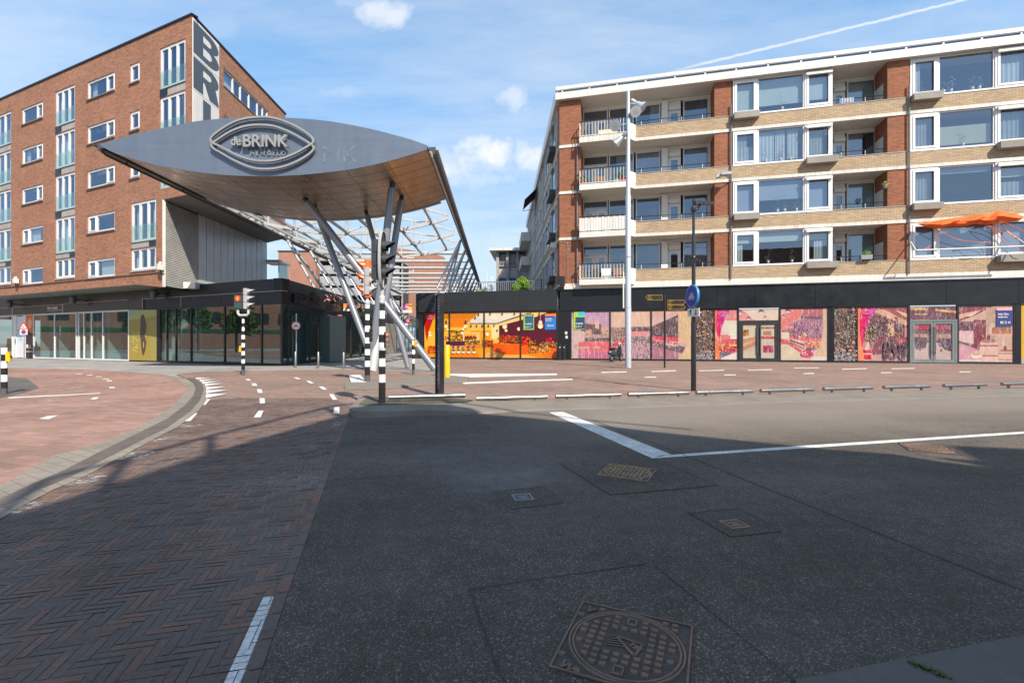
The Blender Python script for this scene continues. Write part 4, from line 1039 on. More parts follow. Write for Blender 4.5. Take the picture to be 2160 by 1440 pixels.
# ghost of an older lettering left on the metal
ghost = M('faded_ghost_print', (.150,.178,.222), .42, .35, var=.35, vs=5)
pg = fpx(672, 343, 0); text_mesh('NK', .95, lambda u, v, w: Vector((pg.x+u+.1, YF-.004-w, pg.z+v)), ghost, 'ghost_lettering', CN, extrude=.001, sx=1.05, offset=.01)
# ------------------------------------------------------------------ right apartment building
FR = Frame((3.403, 34.03), (4080,-1000))
r = lambda px, d=0.0: FR.s_of(px, d)
RB = thing('apartment_building', 'long brick and concrete apartment block with buff balcony bands above pink shopfronts', 'apartment building', (14, 34, 0))
SE = r(2560); D = 1.55
Z0 = [16.15 - 3.3*k for k in range(4)]; FLR = lambda k: Z0[k] - .82; HEAD = lambda k: 18.5 if k == 0 else Z0[k] + 2.28
FRS = Frame(tuple(FR.pt(0,0))[:2], (-.027,1)); LS = 38.0
# core
cm = MB(); cm.rect(FR, .0, SE, 5.0, 18.5, -5.5); cm.poly([FR.pt(0,18.95,0), FR.pt(SE,18.95,0), FR.pt(SE,18.95,-12), FRS.pt(LS,18.95,-12), FRS.pt(LS,18.95)]); cm.build('roof', M('roof_gravel', (.22,.21,.2), .9), RB)
# slabs, roof fascia, parapet rail
for k in range(4):
    MB().box(FR, .0, SE, FLR(k)-.20, FLR(k), -D-.4, .05).build('floor_slab', offwhite, RB); MB().box(FRS, .06, LS, FLR(k)-.201, FLR(k)-.001, -.4, .05).build('floor_slab', offwhite, RB)
rm = MB(); rm.box(FR, -.25, SE, 18.5, 18.98, -D-.4, .32).box(FRS, -.05, LS, 18.502, 18.978, -.5, .25); rm.build('roof_fascia', white, RB)
rm = MB(); rm.box(FR, -.25, SE, 19.16, 19.40, .26, .34).box(FRS, -.33, LS, 19.161, 19.399, .19, .26)
x = .2
while x < SE: rm.box(FR, x, x+.10, 18.98, 19.16, .22, .30); x += 1.9
rm.build('parapet_rail', white, RB)
MB().box(FR, -.1, SE, 18.981, 19.19, .10, .16).build('roof_upstand', M('blue_grey_upstand', (.17,.21,.30), .5), RB)
# brick piers
for a, b in ((0, r(1225)), (r(1507), r(1543)), (r(1872), r(1918.5)), (r(2250), r(2305))):
    pm = MB()
    for k in range(4): pm.box(FR, a, b, FLR(k)+.0, HEAD(k), -D-.3, .0)
    if a == 0: pm.box(FR, 0, r(1225), 5.0, FLR(3)-.2, -D, .0)
    pm.build('brick_pier', brick_r, RB)
# buff brick bands
for k in range(4): MB().box(FR, r(1340), SE, FLR(k), Z0[k], -.14, .035).build('buff_band', brick_y, RB)
for k in range(4):
    for a, b in ((1340,1546),(1755,1919)): MB().box(FR, r(a), r(b), Z0[k], Z0[k]+.045, -.17, .06).build('band_coping', M('grey_coping', (.30,.28,.27), .6), RB)
MB().box(FR, .35, SE, 5.02, 5.26, -.4, .12).box(FR, r(1190), SE, 5.262, FLR(3)-.202, -.4, .055).build('base_band', white, RB)
# window bays
lil = M('lilac_blind', (.42,.43,.52), .8, var=.05)
def bay(px, k, spec, planter):
    """three lights between two brick piers: casement, fixed light, casement"""
    z0, z1 = Z0[k]+.03, HEAD(k)-.02; p = [r(q) for q in px]
    L, Mi, Rr = spec
    window(FR, p[0], p[1], z0, z1, .02, RB, (), .11, thick=.16, sash=(0,), glass=glass_r, curtain=L, sashw=.13)
    window(FR, p[1]+.012, p[2]-.012, z0, z1, -.02, RB, (), .07, thick=.12, glass=glass_r, curtain=Mi)
    w = window(FR, p[2], p[3], z0, z1-.0, .02, RB, (), .11, thick=.16, sash=(0,), glass=glass_r, curtain=Rr, sashw=.13)
    MB().box(FR, p[2]+.05, p[3]-.05, z1-.28, z1-.08, .055, .19).build('awning_box', white, w)
    m = MB(); m.box(FR, p[0], p[3], z0-.06, z0-.005, -.1, .06); m.build('window_sill', frame_w, RB)
    a, b = (p[0]-.02, p[1]+.05) if planter == 'L' else (p[2]-.0, p[3]+.22)
    m = MB(); t0, t1 = z0+.02, z0-.36
    m.hexa([FR.pt(a,t1,.05),FR.pt(b,t1,.05),FR.pt(b,t0,.05),FR.pt(a,t0,.05),FR.pt(a+.03,t1,.42),FR.pt(b-.03,t1,.42),FR.pt(b,t0,.46),FR.pt(a,t0,.46)]); m.build('planter_box', M('taupe_planter', (.29,.265,.235), .7), RB)
B1 = (1546,1598,1697,1756); B2 = (1920,1979.5,2099,2178)
c = lambda k, a=0.02, b=.98, z0=0, z1=.98: (k, a, b, z0, z1)
bay(B1, 0, ([c(blind_c,z0=.10)], [c(blind_c,z0=.22)], [c(blind_c,z0=.24)]), 'L')
bay(B1, 1, ([c(curt_w,.25,.98,0,.55), c(curt_b,.02,.6)], [c(curt_w,.0,.38,0,.95), c(curt_w,.40,.62), c(curt_w,.66,.9,.1,1)], [c(curt_b,.1,.7)]), 'R')
bay(B1, 2, ([c(lil)], [c(lil,z0=.42)], [c(lil)]), 'L')
bay(B1, 3, ([c(curt_w,.08,.42,0,.62), c(blind_c,z0=.66)], [c(blind_c,z0=.68)], [c(curt_w,.38,.9,0,.66), c(blind_c,z0=.68)]), 'R')
bay(B2, 0, ([c(curt_w,.02,.42)], [], [c(curt_w)]), 'L')
bay(B2, 1, ([c(curt_b)], [c(blind_y,z0=.12,z1=.62)], [c(curt_b)]), 'R')
bay(B2, 2, ([c(curt_b)], [c(lil,.02,.98,.82,1)], [c(curt_b,.02,.98,.0,.5), c(blind_c,.05,.95,.62,.9)]), 'L')
bay(B2, 3, ([c(lil)], [c(lil)], [c(lil)]), 'R')
MB().rect(FR, r(1543), r(1757), 5.4, 18.4, -1.3).rect(FR, r(1918), SE, 5.4, 18.4, -1.3).build('room', dark_in, RB)
# potted plants on the window boards, seen through the glass
pl = MB(); rr = random.Random(21)
for (px, k, n, col) in ((1620,3,26,(.12,.22,.12)),(1670,3,26,(.12,.22,.12)),(1650,0,14,(.2,.3,.15)),(1640,2,18,(.10,.22,.08)),(1655,2,18,(.25,.10,.30)),(1680,2,10,(.5,.4,.1)),(2005,0,22,(.35,.55,.60)),(2050,0,26,(.12,.32,.10)),(2065,0,26,(.12,.32,.10)),(1615,1,16,(.6,.6,.5)),(1647,1,30,(.55,.12,.30)),(1668,1,20,(.7,.66,.35)),(2030,1,18,(.3,.35,.3)),(1942,0,10,(.5,.45,.4)),(1990,0,8,(.55,.5,.45))):
    a = r(px,-.2); z = Z0[k]+.1
    pl.tube(FR.pt(a,z,-.17), FR.pt(a,z+.22,-.17), .07, .10, 8, col=(.5,.5,.48))
    for q in range(n):
        x, zz = a + rr.gauss(0,.11), z + .25 + abs(rr.gauss(0,.35)); t_ = rr.uniform(0,6.28)
        pl.poly([FR.pt(x,zz,-.17), FR.pt(x+.09*math.cos(t_),zz+.09*math.sin(t_),-.19), FR.pt(x+.05*math.cos(t_+1.2),zz+.05*math.sin(t_+1.2),-.15)], 0, col)
pl.build('window_plant', plainc, RB)
# loggias
lw = M('loggia_wall', (.70,.68,.63), .7, var=.08)
for k in range(4):
    for a, b in ((r(1222,-D), r(1507)), (r(1755), r(1872))): MB().box(FR, a-.2, b+.3, HEAD(k)-.16, HEAD(k)-.004, -D-.12, -D).build('loggia_lintel', lw, RB)
for k in range(4):
    zf, zh = FLR(k), HEAD(k)-.16
    for a, b, dq in ((1395,1408,.25),(1495.5,1512,0),(1848,1880,0)): MB().box(FR, r(a,-D), r(b,-D), zf, zh, -D-.12, -D+dq).build('loggia_pier', lw, RB)
    MB().box(FR, r(1872)-.02, r(1872)-.003, zf, zf+2.1, -D+.01, -.5).build('loggia_side_panel', white, RB)
def glzd(k, p0, p1, ct=(), kind='win', lab=None):
    a, b = r(p0,-D), r(p1,-D); zf, zh = FLR(k)+.02, HEAD(k)-.17
    if kind == 'win': window(FR, a, b, zf, zh, -D-.03, RB, (), .08, thick=.08, glass=glass_r, curtain=ct)
    elif kind == 'dbl':
        window(FR, a, b, zf+2.22, zh, -D-.03, RB, (), .07, thick=.08, glass=glass_r)
        for i in range(2):
            w = (b-a)/2; window(FR, a+w*i+.01, a+w*(i+1)-.01, zf, zf+2.20, -D-.02, RB, (), .23, thick=.08, glass=glass_r, name='balcony_door', curtain=ct)
    else:
        window(FR, a, b, zf, zf+2.3, -D-.02, RB, (), .2, thick=.08, glass=glass_r, name='balcony_door', curtain=ct)
        d_ = MB().box(FR, a, b, zf+2.32, zh, -D-.1, -D-.03).box(FR, a+.02, b-.02, zf+2.36, zf+2.62, -D-.03, -D+.12).build('shutter_box', lw, RB)
for k in range(4):
    cA = {1: [c(curt_b)], 0: [c(curt_b,.6,.98)], 3: [c(curt_d,.5,.98)]}.get(k, [])
    glzd(k, 1230, 1282, (), 'dbl'); glzd(k, 1284, 1337, [c(curt_b,.3,.98)] if k in (1,) else ()); glzd(k, 1341, 1393, cA)
    glzd(k, 1409, 1436, (), 'one'); glzd(k, 1441, 1495, [c(curt_b)] if k == 1 else ([c(curt_d,.55,.95)] if k == 0 else ([c(curt_b,.02,.98,0,.9)] if k == 3 else ())))
    glzd(k, 1757, 1783, (), 'one'); glzd(k, 1787, 1848, [[c(blind_c,z0=.3)], [c(curt_d,.7,.98), c(curt_b,.02,.6)], [c(blind_c)], [c(blind_c,z0=.45)]][k])
MB().rect(FR, r(1225), r(1510), 5.2, 18.4, -D-1.4).rect(FR, r(1757), r(1885), 5.2, 18.4, -D-1.4).build('room', dark_in, RB)
for k in range(4):
    for a, b in ((r(1337), r(1507)), (r(1756), r(1872))):
        ps = MB(); rl = MB().tube(FR.pt(a,Z0[k]+.36,-.06), FR.pt(b,Z0[k]+.36,-.06), .024, n=6).build('handrail', black_m, RB); x = a+.5
        while x < b: ps.tube(FR.pt(x,Z0[k]+.04,-.06), FR.pt(x,Z0[k]+.37,-.06), .02, n=6); x += 1.32
        ps.build('post', white, rl)
# projecting balconies on the left
for k in range(4):
    zb_ = FLR(k)-.2; dd = .66; a, b = r(1222,dd), r(1325.5,dd); e = r(1341)
    bl = MB(); ft = [(a,0.0),(a,dd),(b,dd),(e,0.0)]
    bl.prism([FR.pt(s_,zb_-.002,d_+.004) for s_, d_ in ft], (0,0,.38))
    sp_ = FR; bl.prism([FR.pt(b,zb_+.376,dd), FR.pt(e,zb_+.376,.04), FR.pt(e+.01,zb_+.376,.0), FR.pt(b-.10,zb_+.376,dd-.1)], (0,0,.72))
    o = bl.build('balcony', white if k else offwhite, RB)
    rr_ = MB(); n = 15
    if k != 2:
        for i in range(n+1): x = a+.03+(b-a-.14)*i/n; rr_.tube(FR.pt(x,zb_+.46,dd-.04), FR.pt(x,zb_+1.42,dd-.04), .020, n=6)
        rr_.box(FR, a, b-.1, zb_+.44, zb_+.48, dd-.07, dd-.01)
        for i in range(4): rr_.tube(FR.pt(a+.02,zb_+.46,dd-.04-i*.18), FR.pt(a+.02,zb_+1.42,dd-.04-i*.18), .02, n=6)
        rr_.build('railing', white, o)
        MB().box(FR, a-.02, b, zb_+1.42, zb_+1.48, dd-.07, dd+.0).box(FR, a-.02, a+.04, zb_+1.421, zb_+1.479, 0, dd-.072).build('handrail', black_m, o)
    else:
        for i in range(17): x = a+(b-a-.06)*i/17; rr_.box(FR, x, x+(b-a)/17-.02, zb_+.44, zb_+1.38, dd-.06-.02*(i % 2), dd-.02*(i % 2))
        rr_.build('ribbed_screen', white, o); MB().box(FR, a-.02, b, zb_+1.38, zb_+1.45, dd-.09, dd+.02).build('handrail', black_m, o)
# rainwater pipes
for px, zt in ((1541.5, 16.9), (1915.5, 16.9), (1218, 15.2)): MB().tube(FR.pt(r(px),5.4,.13), FR.pt(r(px),zt,.13), .045, n=8).build('rain_pipe', M('grey_pipe', (.16,.16,.17), .5), RB)
# wing side facing the passage
sm_ = MB()
for t, w_ in ((0,1.2),(12.0,.8),(21.5,.8),(30.5,.8)): MB().box(FRS, t, t+w_, 5.0, 18.5, -.3, .0).build('side_pier', brick_r, RB)
sm_ = MB()
for k in range(4): MB().box(FRS, 1.21, LS, FLR(k), Z0[k], -.2, .02).build('side_band', brick_y, RB)
for k in range(4):
    for t0, t1 in ((1.3,11.8),(13.0,21.3),(22.5,30.3),(31.4,37.8)):
        window(FRS, t0, t1, Z0[k]+.02, HEAD(k)-.02, .03, RB, (.14,.38,.5,.64,.86), .12, thick=.16, glass=glass_r, curtain=[c(curt_b,.15,.37),c(curt_w,.66,.85)])
    b = MB().box(FRS, 31.0, 37.6, FLR(k)-.25, FLR(k)+.95, .06, 1.3).build('balcony', offwhite, RB)
    MB().box(FRS, 2.2, 4.6, Z0[k]-.36, Z0[k]+.06, .03, .5).build('planter_box', dhousing, RB)
    MB().box(FRS, 3.0, 4.4, HEAD(k)-.3, HEAD(k)-.1, .05, .22).build('awning_box', offwhite, RB)
MB().rect(FRS, .3, LS, 5.2, 18.4, -1.2).build('room', dark_in, RB)
aw = MB(); aw.poly([FRS.pt(18.5,18.4,.05), FRS.pt(22.8,18.4,.05), FRS.pt(22.8,17.0,1.5), FRS.pt(18.5,17.0,1.5)]); aw.poly([FRS.pt(18.5,17.0,1.5), FRS.pt(22.8,17.0,1.5), FRS.pt(22.8,16.8,1.5), FRS.pt(18.5,16.8,1.5)])
for t in (18.6,22.7): aw.tube(FRS.pt(t,16.9,1.5), FRS.pt(t,17.1,.05), .03)
aw.build('side_awning', M('maroon_canvas', (.10,.018,.022), .8), RB)
MB().poly([FRS.pt(LS,5,0), FRS.pt(LS,18.5,0), FRS.pt(LS,18.5,-12), FRS.pt(LS,5,-12)]).build('end_wall', brick_r, RB)
# ground floor: black fascia and film covered shop windows
FD = .10
m = MB(); cuts = [r(p) for p in (1181,1290,1400,1512,1592,1719,1852,1994,2146,2300,2450)] + [SE]
for a, b in zip(cuts, cuts[1:]): m.box(FR, a+.008, b-.008, 3.50, 4.92, -.4, FD)
m.box(FR, r(1181), SE, 4.925, 5.015, -.4, FD+.05); m.build('shop_fascia', black_p, RB)
for a, b in ((1177.6,1203.5),(1745.8,1756.5),(2140,2152.5)): MB().box(FR, r(a), r(b), 0, 3.495, -.3, .06).build('shop_pier', black_p, RB)
m = MB(); mull = (1204.4,1287.2,1373.8,1461,1506.3,1557,1645,1757.5,1807.3,1916.5,2020,2139)
for p in mull: m.box(FR, r(p)-.045, r(p)+.045, 0, 3.49, -.1, .05)
for a, b in ((1204.4,1557),(1645,1745.5),(1757.5,1916.5),(2020,2139)): m.box(FR, r(a), r(b), .0, .10, -.1, .045); m.box(FR, r(a), r(b), 3.40, 3.488, -.1, .045)
m.build('shop_frame', black_m, RB)
def door_set(p0, p1, mat, zt, ztr):
    a, b = r(p0)+.05, r(p1)-.05
    MB().box(FR, a, b, zt, zt+.12, -.06, .06).box(FR, a, a+.10, 0, zt, -.06, .058).box(FR, b-.10, b, 0, zt, -.06, .058).build('door_frame', mat, RB)
    door(FR, a+.11, b-.11, .02, zt-.02, RB, mat, glass_c, fw=.12, d=.05)
door_set(1557, 1645, darkfr, 2.55, 3.4); door_set(1916.5, 2020, greyfr, 2.5, 3.4)
Rr = random.Random(31)
def specks(x0, x1, y0, y1, n, cols_, s=10, ar=1.0):
    out = []
    for k in range(n):
        x, y = Rr.uniform(x0,x1), Rr.uniform(y0,y1); a = s*Rr.uniform(.4,1.2); b = a*ar*Rr.uniform(.6,1.3); out.append(([(x-a,y),(x-a*.2,y-b),(x+a,y-b*.4),(x+a*.5,y+b)], Rr.choice(cols_)))
    return out
Q = lambda x0, y0, x1, y1: [(x0,y0),(x1,y0),(x1,y1),(x0,y1)]
def ringshape(cx, cy, rx, ry, w, col, n=28):
    A = []
    for k in range(n):
        a, b = 6.2832*k/n, 6.2832*(k+1)/n
        A.append(([(cx+rx*math.cos(a),cy+ry*math.sin(a)),(cx+rx*math.cos(b),cy+ry*math.sin(b)),(cx+(rx-w)*math.cos(b),cy+(ry-w)*math.sin(b)),(cx+(rx-w)*math.cos(a),cy+(ry-w)*math.sin(a))], col))
    return A
def emblem_s(cx, cy, rx, ry, col): return ringshape(cx, cy, rx, ry, 5, col) + ringshape(cx, cy, rx*.62, ry*.45, 3.5, col)
STEP = .00022
def panels(F, par, edges, z0, z1, shapes, conv, mat, d=.0, nm='window_film', labels=()):
    for i, (a, b) in enumerate(edges):
        pic(nm, F, shapes, mat, par, F.s_of(a), F.s_of(b), z0, z1, d, conv, STEP, label=labels[i] if i < len(labels) else None)
# cafe print
cvA = conv_px(FR, 1230, 590, .16667)
sA_ = [(Q(-170,380,1400,1040), (206,166,166)), ([(-170,380),(340,380),(340,575),(-60,430),(-170,420)], (186,150,180)), ([(60,420),(340,520),(340,610),(0,500)], (200,160,190)), (Q(-170,500,20,1030), (222,192,190)),
  ([(-20,540),(60,548),(60,640),(-20,650)], (92,62,66)), (Q(60,560,230,690), (88,62,66)), (Q(230,600,340,690), (210,176,158)), (Q(20,690,340,780), (190,160,158)), (Q(20,735,340,778), (78,62,70)), (Q(-60,780,340,900), (230,128,136)), (Q(-60,900,340,1010), (206,120,150)),
  (Q(150,515,200,620), (222,190,170)), (Q(120,612,172,682), (70,50,58)), ([(25,640),(110,630),(110,690),(25,690)], (220,175,150)),
  (Q(345,390,862,610), (224,190,172)), (Q(345,600,530,790), (150,120,118)), (Q(525,595,862,650), (78,66,76)), (Q(600,650,862,715), (228,158,156)), (Q(345,780,862,1020), (186,148,158)), ([(345,820),(540,735),(540,780),(345,900)], (224,120,124)), (Q(600,715,862,800), (120,104,106)),
  (Q(862,390,1210,1030), (214,178,170)), ([(870,590),(1205,440),(1205,730),(870,715)], (74,50,60)), ([(870,715),(1205,730),(1205,785),(870,755)], (226,104,116)), ([(870,760),(1205,800),(1205,1020),(870,1020)], (170,116,132)), ([(870,770),(1310,850),(1260,930),(870,830)], (96,72,84)), ([(1040,800),(1200,820),(1200,850),(1040,835)], (232,200,190)),
  (Q(1205,390,1400,800), (216,186,150)), ([(1400,780),(1320,780),(1290,870),(1240,950),(1190,1010),(1400,1010)], (220,190,155)), (Q(862,390,1205,440), (218,180,164))]
for x in (40,170,-40): sA_ += [(Q(x-40,845,x+40,868), (216,180,168)), (Q(x-30,868,x-22,1000), (210,180,180)), (Q(x+22,868,x+30,1000), (210,180,180))]
sA_ += specks(600,862,720,1010,110,[(120,104,116),(214,190,192),(150,120,130)],9,2.2) + specks(400,540,640,760,45,[(90,80,60),(214,180,150)],9) + specks(530,860,600,645,40,[(210,190,190),(40,36,46)],7) + specks(880,1200,770,860,60,[(224,150,150),(60,44,56),(214,190,180)],10) + specks(880,1200,600,700,22,[(214,190,170),(110,80,84)],8) + specks(20,340,640,770,40,[(64,44,50),(214,180,160),(170,110,100)],10) + specks(-170,0,540,1000,90,[(240,214,210),(190,156,158)],10,.5)
sA_ += ringshape(940, 650, 34, 44, 5, (190,160,165))
panels(FR, RB, ((1205,1286.5),(1288,1373),(1374.6,1460.5)), .09, 3.41, sA_, cvA, film_p, labels=('faded pink cafe print with bar stools','faded pink cafe print of a counter','faded pink cafe print with a dark board'))
# confetti columns
def confetti(p0, p1, seed):
    Rr.seed(seed); s0_, s1_ = 0, 100
    a, b = FR.s_of(p0), FR.s_of(p1); cv = lambda x, y: (a+(b-a)*x/100, .09+(3.41-.09)*(1-y/400))
    S = [(Q(0,0,100,400), (66,52,50)), (Q(0,352,100,400), (150,142,146)), (Q(0,335,100,360), (104,92,94))]
    S += specks(0,100,0,380,430,[(150,120,60),(110,84,48),(196,176,130),(40,36,42),(120,70,84),(30,28,34),(210,196,180),(90,86,92)],3.6,1.5) + specks(0,100,320,400,80,[(190,184,188),(150,140,146)],3,2.5)
    for k in range(9): S.append((ell(Rr.uniform(8,92), Rr.uniform(12,350), 8, 7, 10), Rr.choice([(226,160,140),(206,96,104),(216,150,130),(200,110,120)])))
    pic('window_film', FR, S, film_p, RB, a, b, .09, 3.41, .0, cv, STEP, label='dark film speckled with gold and pink dots')
confetti(1462, 1505.6, 4); confetti(1758.3, 1806.6, 8)
# greengrocer print
cvB = conv_px(FR, 1480, 630, .13889); Rr.seed(12)
sB_ = [(Q(190,140,1920,960), (226,206,190)), ([(190,140),(560,140),(560,400),(330,300),(190,300)], (222,150,150)), ([(360,310),(560,370),(560,400),(350,340)], (206,150,140)), (Q(330,330,560,600), (226,216,200)), (Q(265,545,440,625), (222,140,140)), (Q(410,400,530,560), (232,226,210)), (Q(435,580,550,610), (240,236,226)),
  ([(255,625),(550,605),(550,830),(450,880),(255,930)], (214,110,116)), (Q(265,690,540,720), (226,196,120)), ([(270,760),(440,750),(440,800),(270,800)], (206,60,80)), ([(260,800),(460,800),(460,860),(280,920)], (110,90,110)), (Q(450,720,550,790), (190,50,72)),
  (Q(255,930,560,960), (230,222,216)), ([(290,900),(560,800),(560,950),(290,950)], (230,218,210)),
  ([(190,140),(240,140),(215,400),(225,560),(262,660),(280,960),(190,960)], (244,150,118)), ([(240,140),(445,140),(360,300),(300,450),(270,640),(235,560),(215,400)], (222,82,136)), ([(300,140),(445,140),(340,340),(300,430)], (198,70,150)), ([(215,400),(262,400),(270,640),(235,560)], (232,84,110)),
  (Q(560,140,1180,380), (226,206,190)), ([(565,180),(640,180),(810,340),(800,350),(565,370)], (222,160,158)), ([(690,340),(1180,340),(1180,372),(690,372)], (216,140,140)),
  (Q(590,420,830,640), (236,224,196)), (Q(620,470,720,560), (214,170,110)), ([(600,620),(830,570),(830,700),(600,800)], (226,160,140)), ([(600,690),(780,630),(780,660),(600,740)], (232,210,150)), (Q(590,790,830,930), (226,212,186)),
  (Q(890,420,1120,930), (228,214,196)), (Q(890,430,1120,455), (150,90,60)), (Q(890,570,1120,610), (214,110,110)), ([(930,500),(1060,490),(1060,560),(940,550)], (214,150,130)), (Q(930,710,1090,780), (206,70,100)), (Q(930,780,1090,818), (190,90,110)),
  (Q(1195,140,1850,960), (226,190,180)), ([(1195,260),(1390,140),(1850,140),(1850,270),(1500,280),(1270,440),(1195,440)], (226,142,140)), (Q(1520,140,1850,270), (180,110,120)), (Q(1505,268,1850,312), (92,66,84)), ([(1270,430),(1500,300),(1850,312),(1850,610),(1270,590)], (160,112,136)), ([(1195,440),(1390,400),(1390,450),(1195,470)], (226,150,146)), (Q(1215,470,1420,575), (150,108,120)),
  (Q(1210,510,1330,600), (230,214,190)), ([(1330,570),(1850,610),(1850,640),(1560,640),(1330,600)], (228,130,136)), ([(1300,640),(1550,790),(1550,830),(1195,680)], (214,110,120)), ([(1195,600),(1310,630),(1290,690),(1195,660)], (206,110,116)), ([(1195,690),(1310,690),(1510,830),(1500,940),(1195,940)], (214,200,176)), ([(1330,610),(1560,690),(1560,720),(1330,640)], (120,70,84)), ([(1340,650),(1560,750),(1560,770),(1330,660)], (120,70,84)), ([(1560,650),(1800,640),(1770,740),(1600,740)], (222,150,130)), ([(1590,740),(1760,740),(1710,800),(1560,800)], (104,76,96)), ([(1490,790),(1720,790),(1650,870),(1500,880)], (222,90,116)), ([(1500,840),(1700,850),(1640,900),(1510,890)], (206,110,130)),
  ([(1840,140),(1920,140),(1920,960),(1620,960),(1740,820),(1820,640),(1850,400)], (214,188,158)), ([(1700,880),(1920,880),(1920,960),(1620,960)], (228,216,206))]
for x, y, s in ((575,210,50),(905,200,48),(1305,190,45),(715,300,32),(965,290,30),(1245,275,30),(800,345,22),(992,345,22)):
    sB_.append(([(x-s*.35,y-s*1.2),(x+s*.35,y-s*1.2),(x+s,y+s*.2),(x-s,y+s*.2)], (140,70,100))); sB_.append((ell(x, y+s*.25, s*.85, s*.3, 14), (230,214,206)))
sB_ += specks(1480,1600,520,600,30,[(236,220,170),(222,130,110)],16) + specks(1560,1790,650,740,46,[(236,160,130),(206,80,90),(236,214,170)],16) + specks(1510,1700,795,860,46,[(236,120,150),(190,50,84),(240,200,206)],15) + specks(270,440,690,800,46,[(236,214,150),(200,40,60),(236,140,150)],13) + specks(935,1085,715,780,50,[(236,160,180),(176,40,80)],9) + specks(460,550,730,790,20,[(236,130,140),(160,30,60)],10) + specks(640,710,480,555,12,[(120,60,40),(190,120,80)],16) + specks(1380,1840,350,590,70,[(190,146,164),(136,92,118)],8,3.5)
sB_ += emblem_s(318, 228, 72, 36, (240,190,214))
panels(FR, RB, ((1507,1556.2),(1557.8,1644.2),(1645.8,1745)), .09, 3.41, sB_, cvB, film_p, labels=('pink film with fruit crates and a magenta swoosh','pink film of a shop interior with cone lamps','pink film with a market stall'))
# wine shop print
cvC = conv_px(FR, 1760, 630, .18519); Rr.seed(17)
sC_ = [(Q(260,80,2060,740), (206,150,146)), (Q(260,80,850,330), (150,84,96)), ([(440,140),(560,120),(840,260),(840,300),(800,300),(520,180)], (214,170,146)), ([(690,125),(830,170),(905,235),(870,230),(780,190)], (232,196,160)), ([(560,130),(640,165),(560,150)], (230,190,150)), ([(700,210),(780,240),(700,235)], (224,190,160)), ([(380,180),(520,190),(800,300),(800,470),(520,440),(380,420)], (70,44,60)), (Q(610,280,680,425), (220,180,150)), ([(380,400),(840,440),(840,600),(430,640)], (120,64,78)), ([(700,470),(840,450),(840,490),(700,500)], (190,80,80)), (Q(300,640,850,740), (214,176,172)), ([(430,640),(850,600),(850,730),(380,730)], (206,160,162)),
  ([(260,100),(305,100),(285,250),(300,440),(340,640),(350,740),(260,740)], (244,160,130)), ([(305,100),(500,95),(430,190),(370,320),(335,470),(315,560),(290,400),(285,250)], (226,80,120)), ([(380,100),(500,95),(400,230),(350,360)], (206,60,150)), ([(325,580),(435,575),(420,690),(345,690)], (206,66,84)), (Q(330,620,432,635), (232,190,190)), ([(345,560),(390,480),(400,580),(350,585)], (226,206,196)),
  (Q(858,85,1402,265), (98,54,74)), (Q(870,95,1040,130), (220,180,130)), ([(1150,115),(1400,140),(1400,165),(1150,140)], (226,190,140)), (Q(915,172,1060,182), (226,190,140)), (Q(970,235,1060,256), (230,200,160)),
  (Q(880,290,1370,440), (120,44,60)), (Q(890,300,1090,350), (190,60,84)), (Q(1130,300,1290,350), (206,66,90)), (Q(890,360,1370,400), (110,60,74)), (Q(890,400,1370,470), (206,160,146)), (Q(890,470,1370,500), (150,96,104)), (Q(890,500,1370,710), (222,196,190)), ([(900,440),(1060,440),(1040,560),(920,560)], (84,60,80)), ([(1180,450),(1350,450),(1350,600),(1270,590),(1180,500)], (96,74,96)),
  (Q(1412,75,2060,740), (206,176,160)), ([(1412,80),(1830,75),(1600,190),(1412,260)], (130,60,80)), ([(1412,180),(1640,130),(1560,180),(1412,240)], (224,180,160)), ([(1480,200),(1640,140),(1700,110),(1560,200)], (236,206,190)), (Q(1412,260,1590,370), (98,58,80)), (Q(1412,365,1590,500), (222,190,190)), ([(1412,480),(1590,520),(1590,560),(1412,500)], (90,64,86)), (Q(1585,240,1725,580), (118,44,62)), (Q(1725,100,1830,560), (190,160,140)), ([(1412,500),(1590,560),(1720,620),(1720,740),(1412,740)], (206,158,170)), (Q(1780,280,2050,415), (222,180,176)), (Q(1795,320,2015,400), (150,110,80)), (Q(1795,370,2015,400), (190,120,90)), (Q(1412,690,2060,740), (224,204,206))]
for cx, y0, w, h in ((1760,480,110,230),(1960,590,95,140)): sC_ += [([(cx-w*.85,y0),(cx+w*.85,y0),(cx+w,y0+h*.5),(cx+w*.85,y0+h),(cx-w*.85,y0+h),(cx-w,y0+h*.5)], (224,190,176)), (Q(cx-w*.95,y0+h*.2,cx+w*.95,y0+h*.27), (140,80,90)), (Q(cx-w*.95,y0+h*.7,cx+w*.95,y0+h*.76), (150,90,100)), (ell(cx,y0,w*.85,h*.1,18), (170,110,110))]
sC_ += [(ell(1615,640,65,40,18), (236,220,210)), (ell(1615,625,55,20,18), (206,170,150)), (ell(1760,440,22,30,12), (90,44,50)), (ell(1945,565,18,30,12), (100,50,60))]
for k in range(8): sC_ += [(Q(400+k*50,215+k*10,440+k*50,222+k*10), (190,130,130))]
sC_ += specks(390,800,200,440,170,[(40,28,40),(190,140,130),(120,70,84),(214,170,150)],7,2) + specks(350,470,300,480,90,[(150,140,90),(110,96,70),(190,176,130),(70,60,54)],10) + specks(560,830,490,680,60,[(60,44,60),(90,64,80)],14,3) + specks(890,1370,300,470,70,[(214,180,160),(70,40,50),(190,90,90)],8) + specks(900,1050,450,580,26,[(70,54,76),(120,96,116)],12,2) + specks(1190,1350,450,590,30,[(70,54,76),(140,110,130)],12,2) + specks(1420,1580,270,360,40,[(70,40,60),(150,100,120)],8,2) + specks(870,1390,90,260,50,[(130,84,100),(76,40,60)],14,.3)
sC_ += emblem_s(362, 150, 60, 26, (244,180,206))
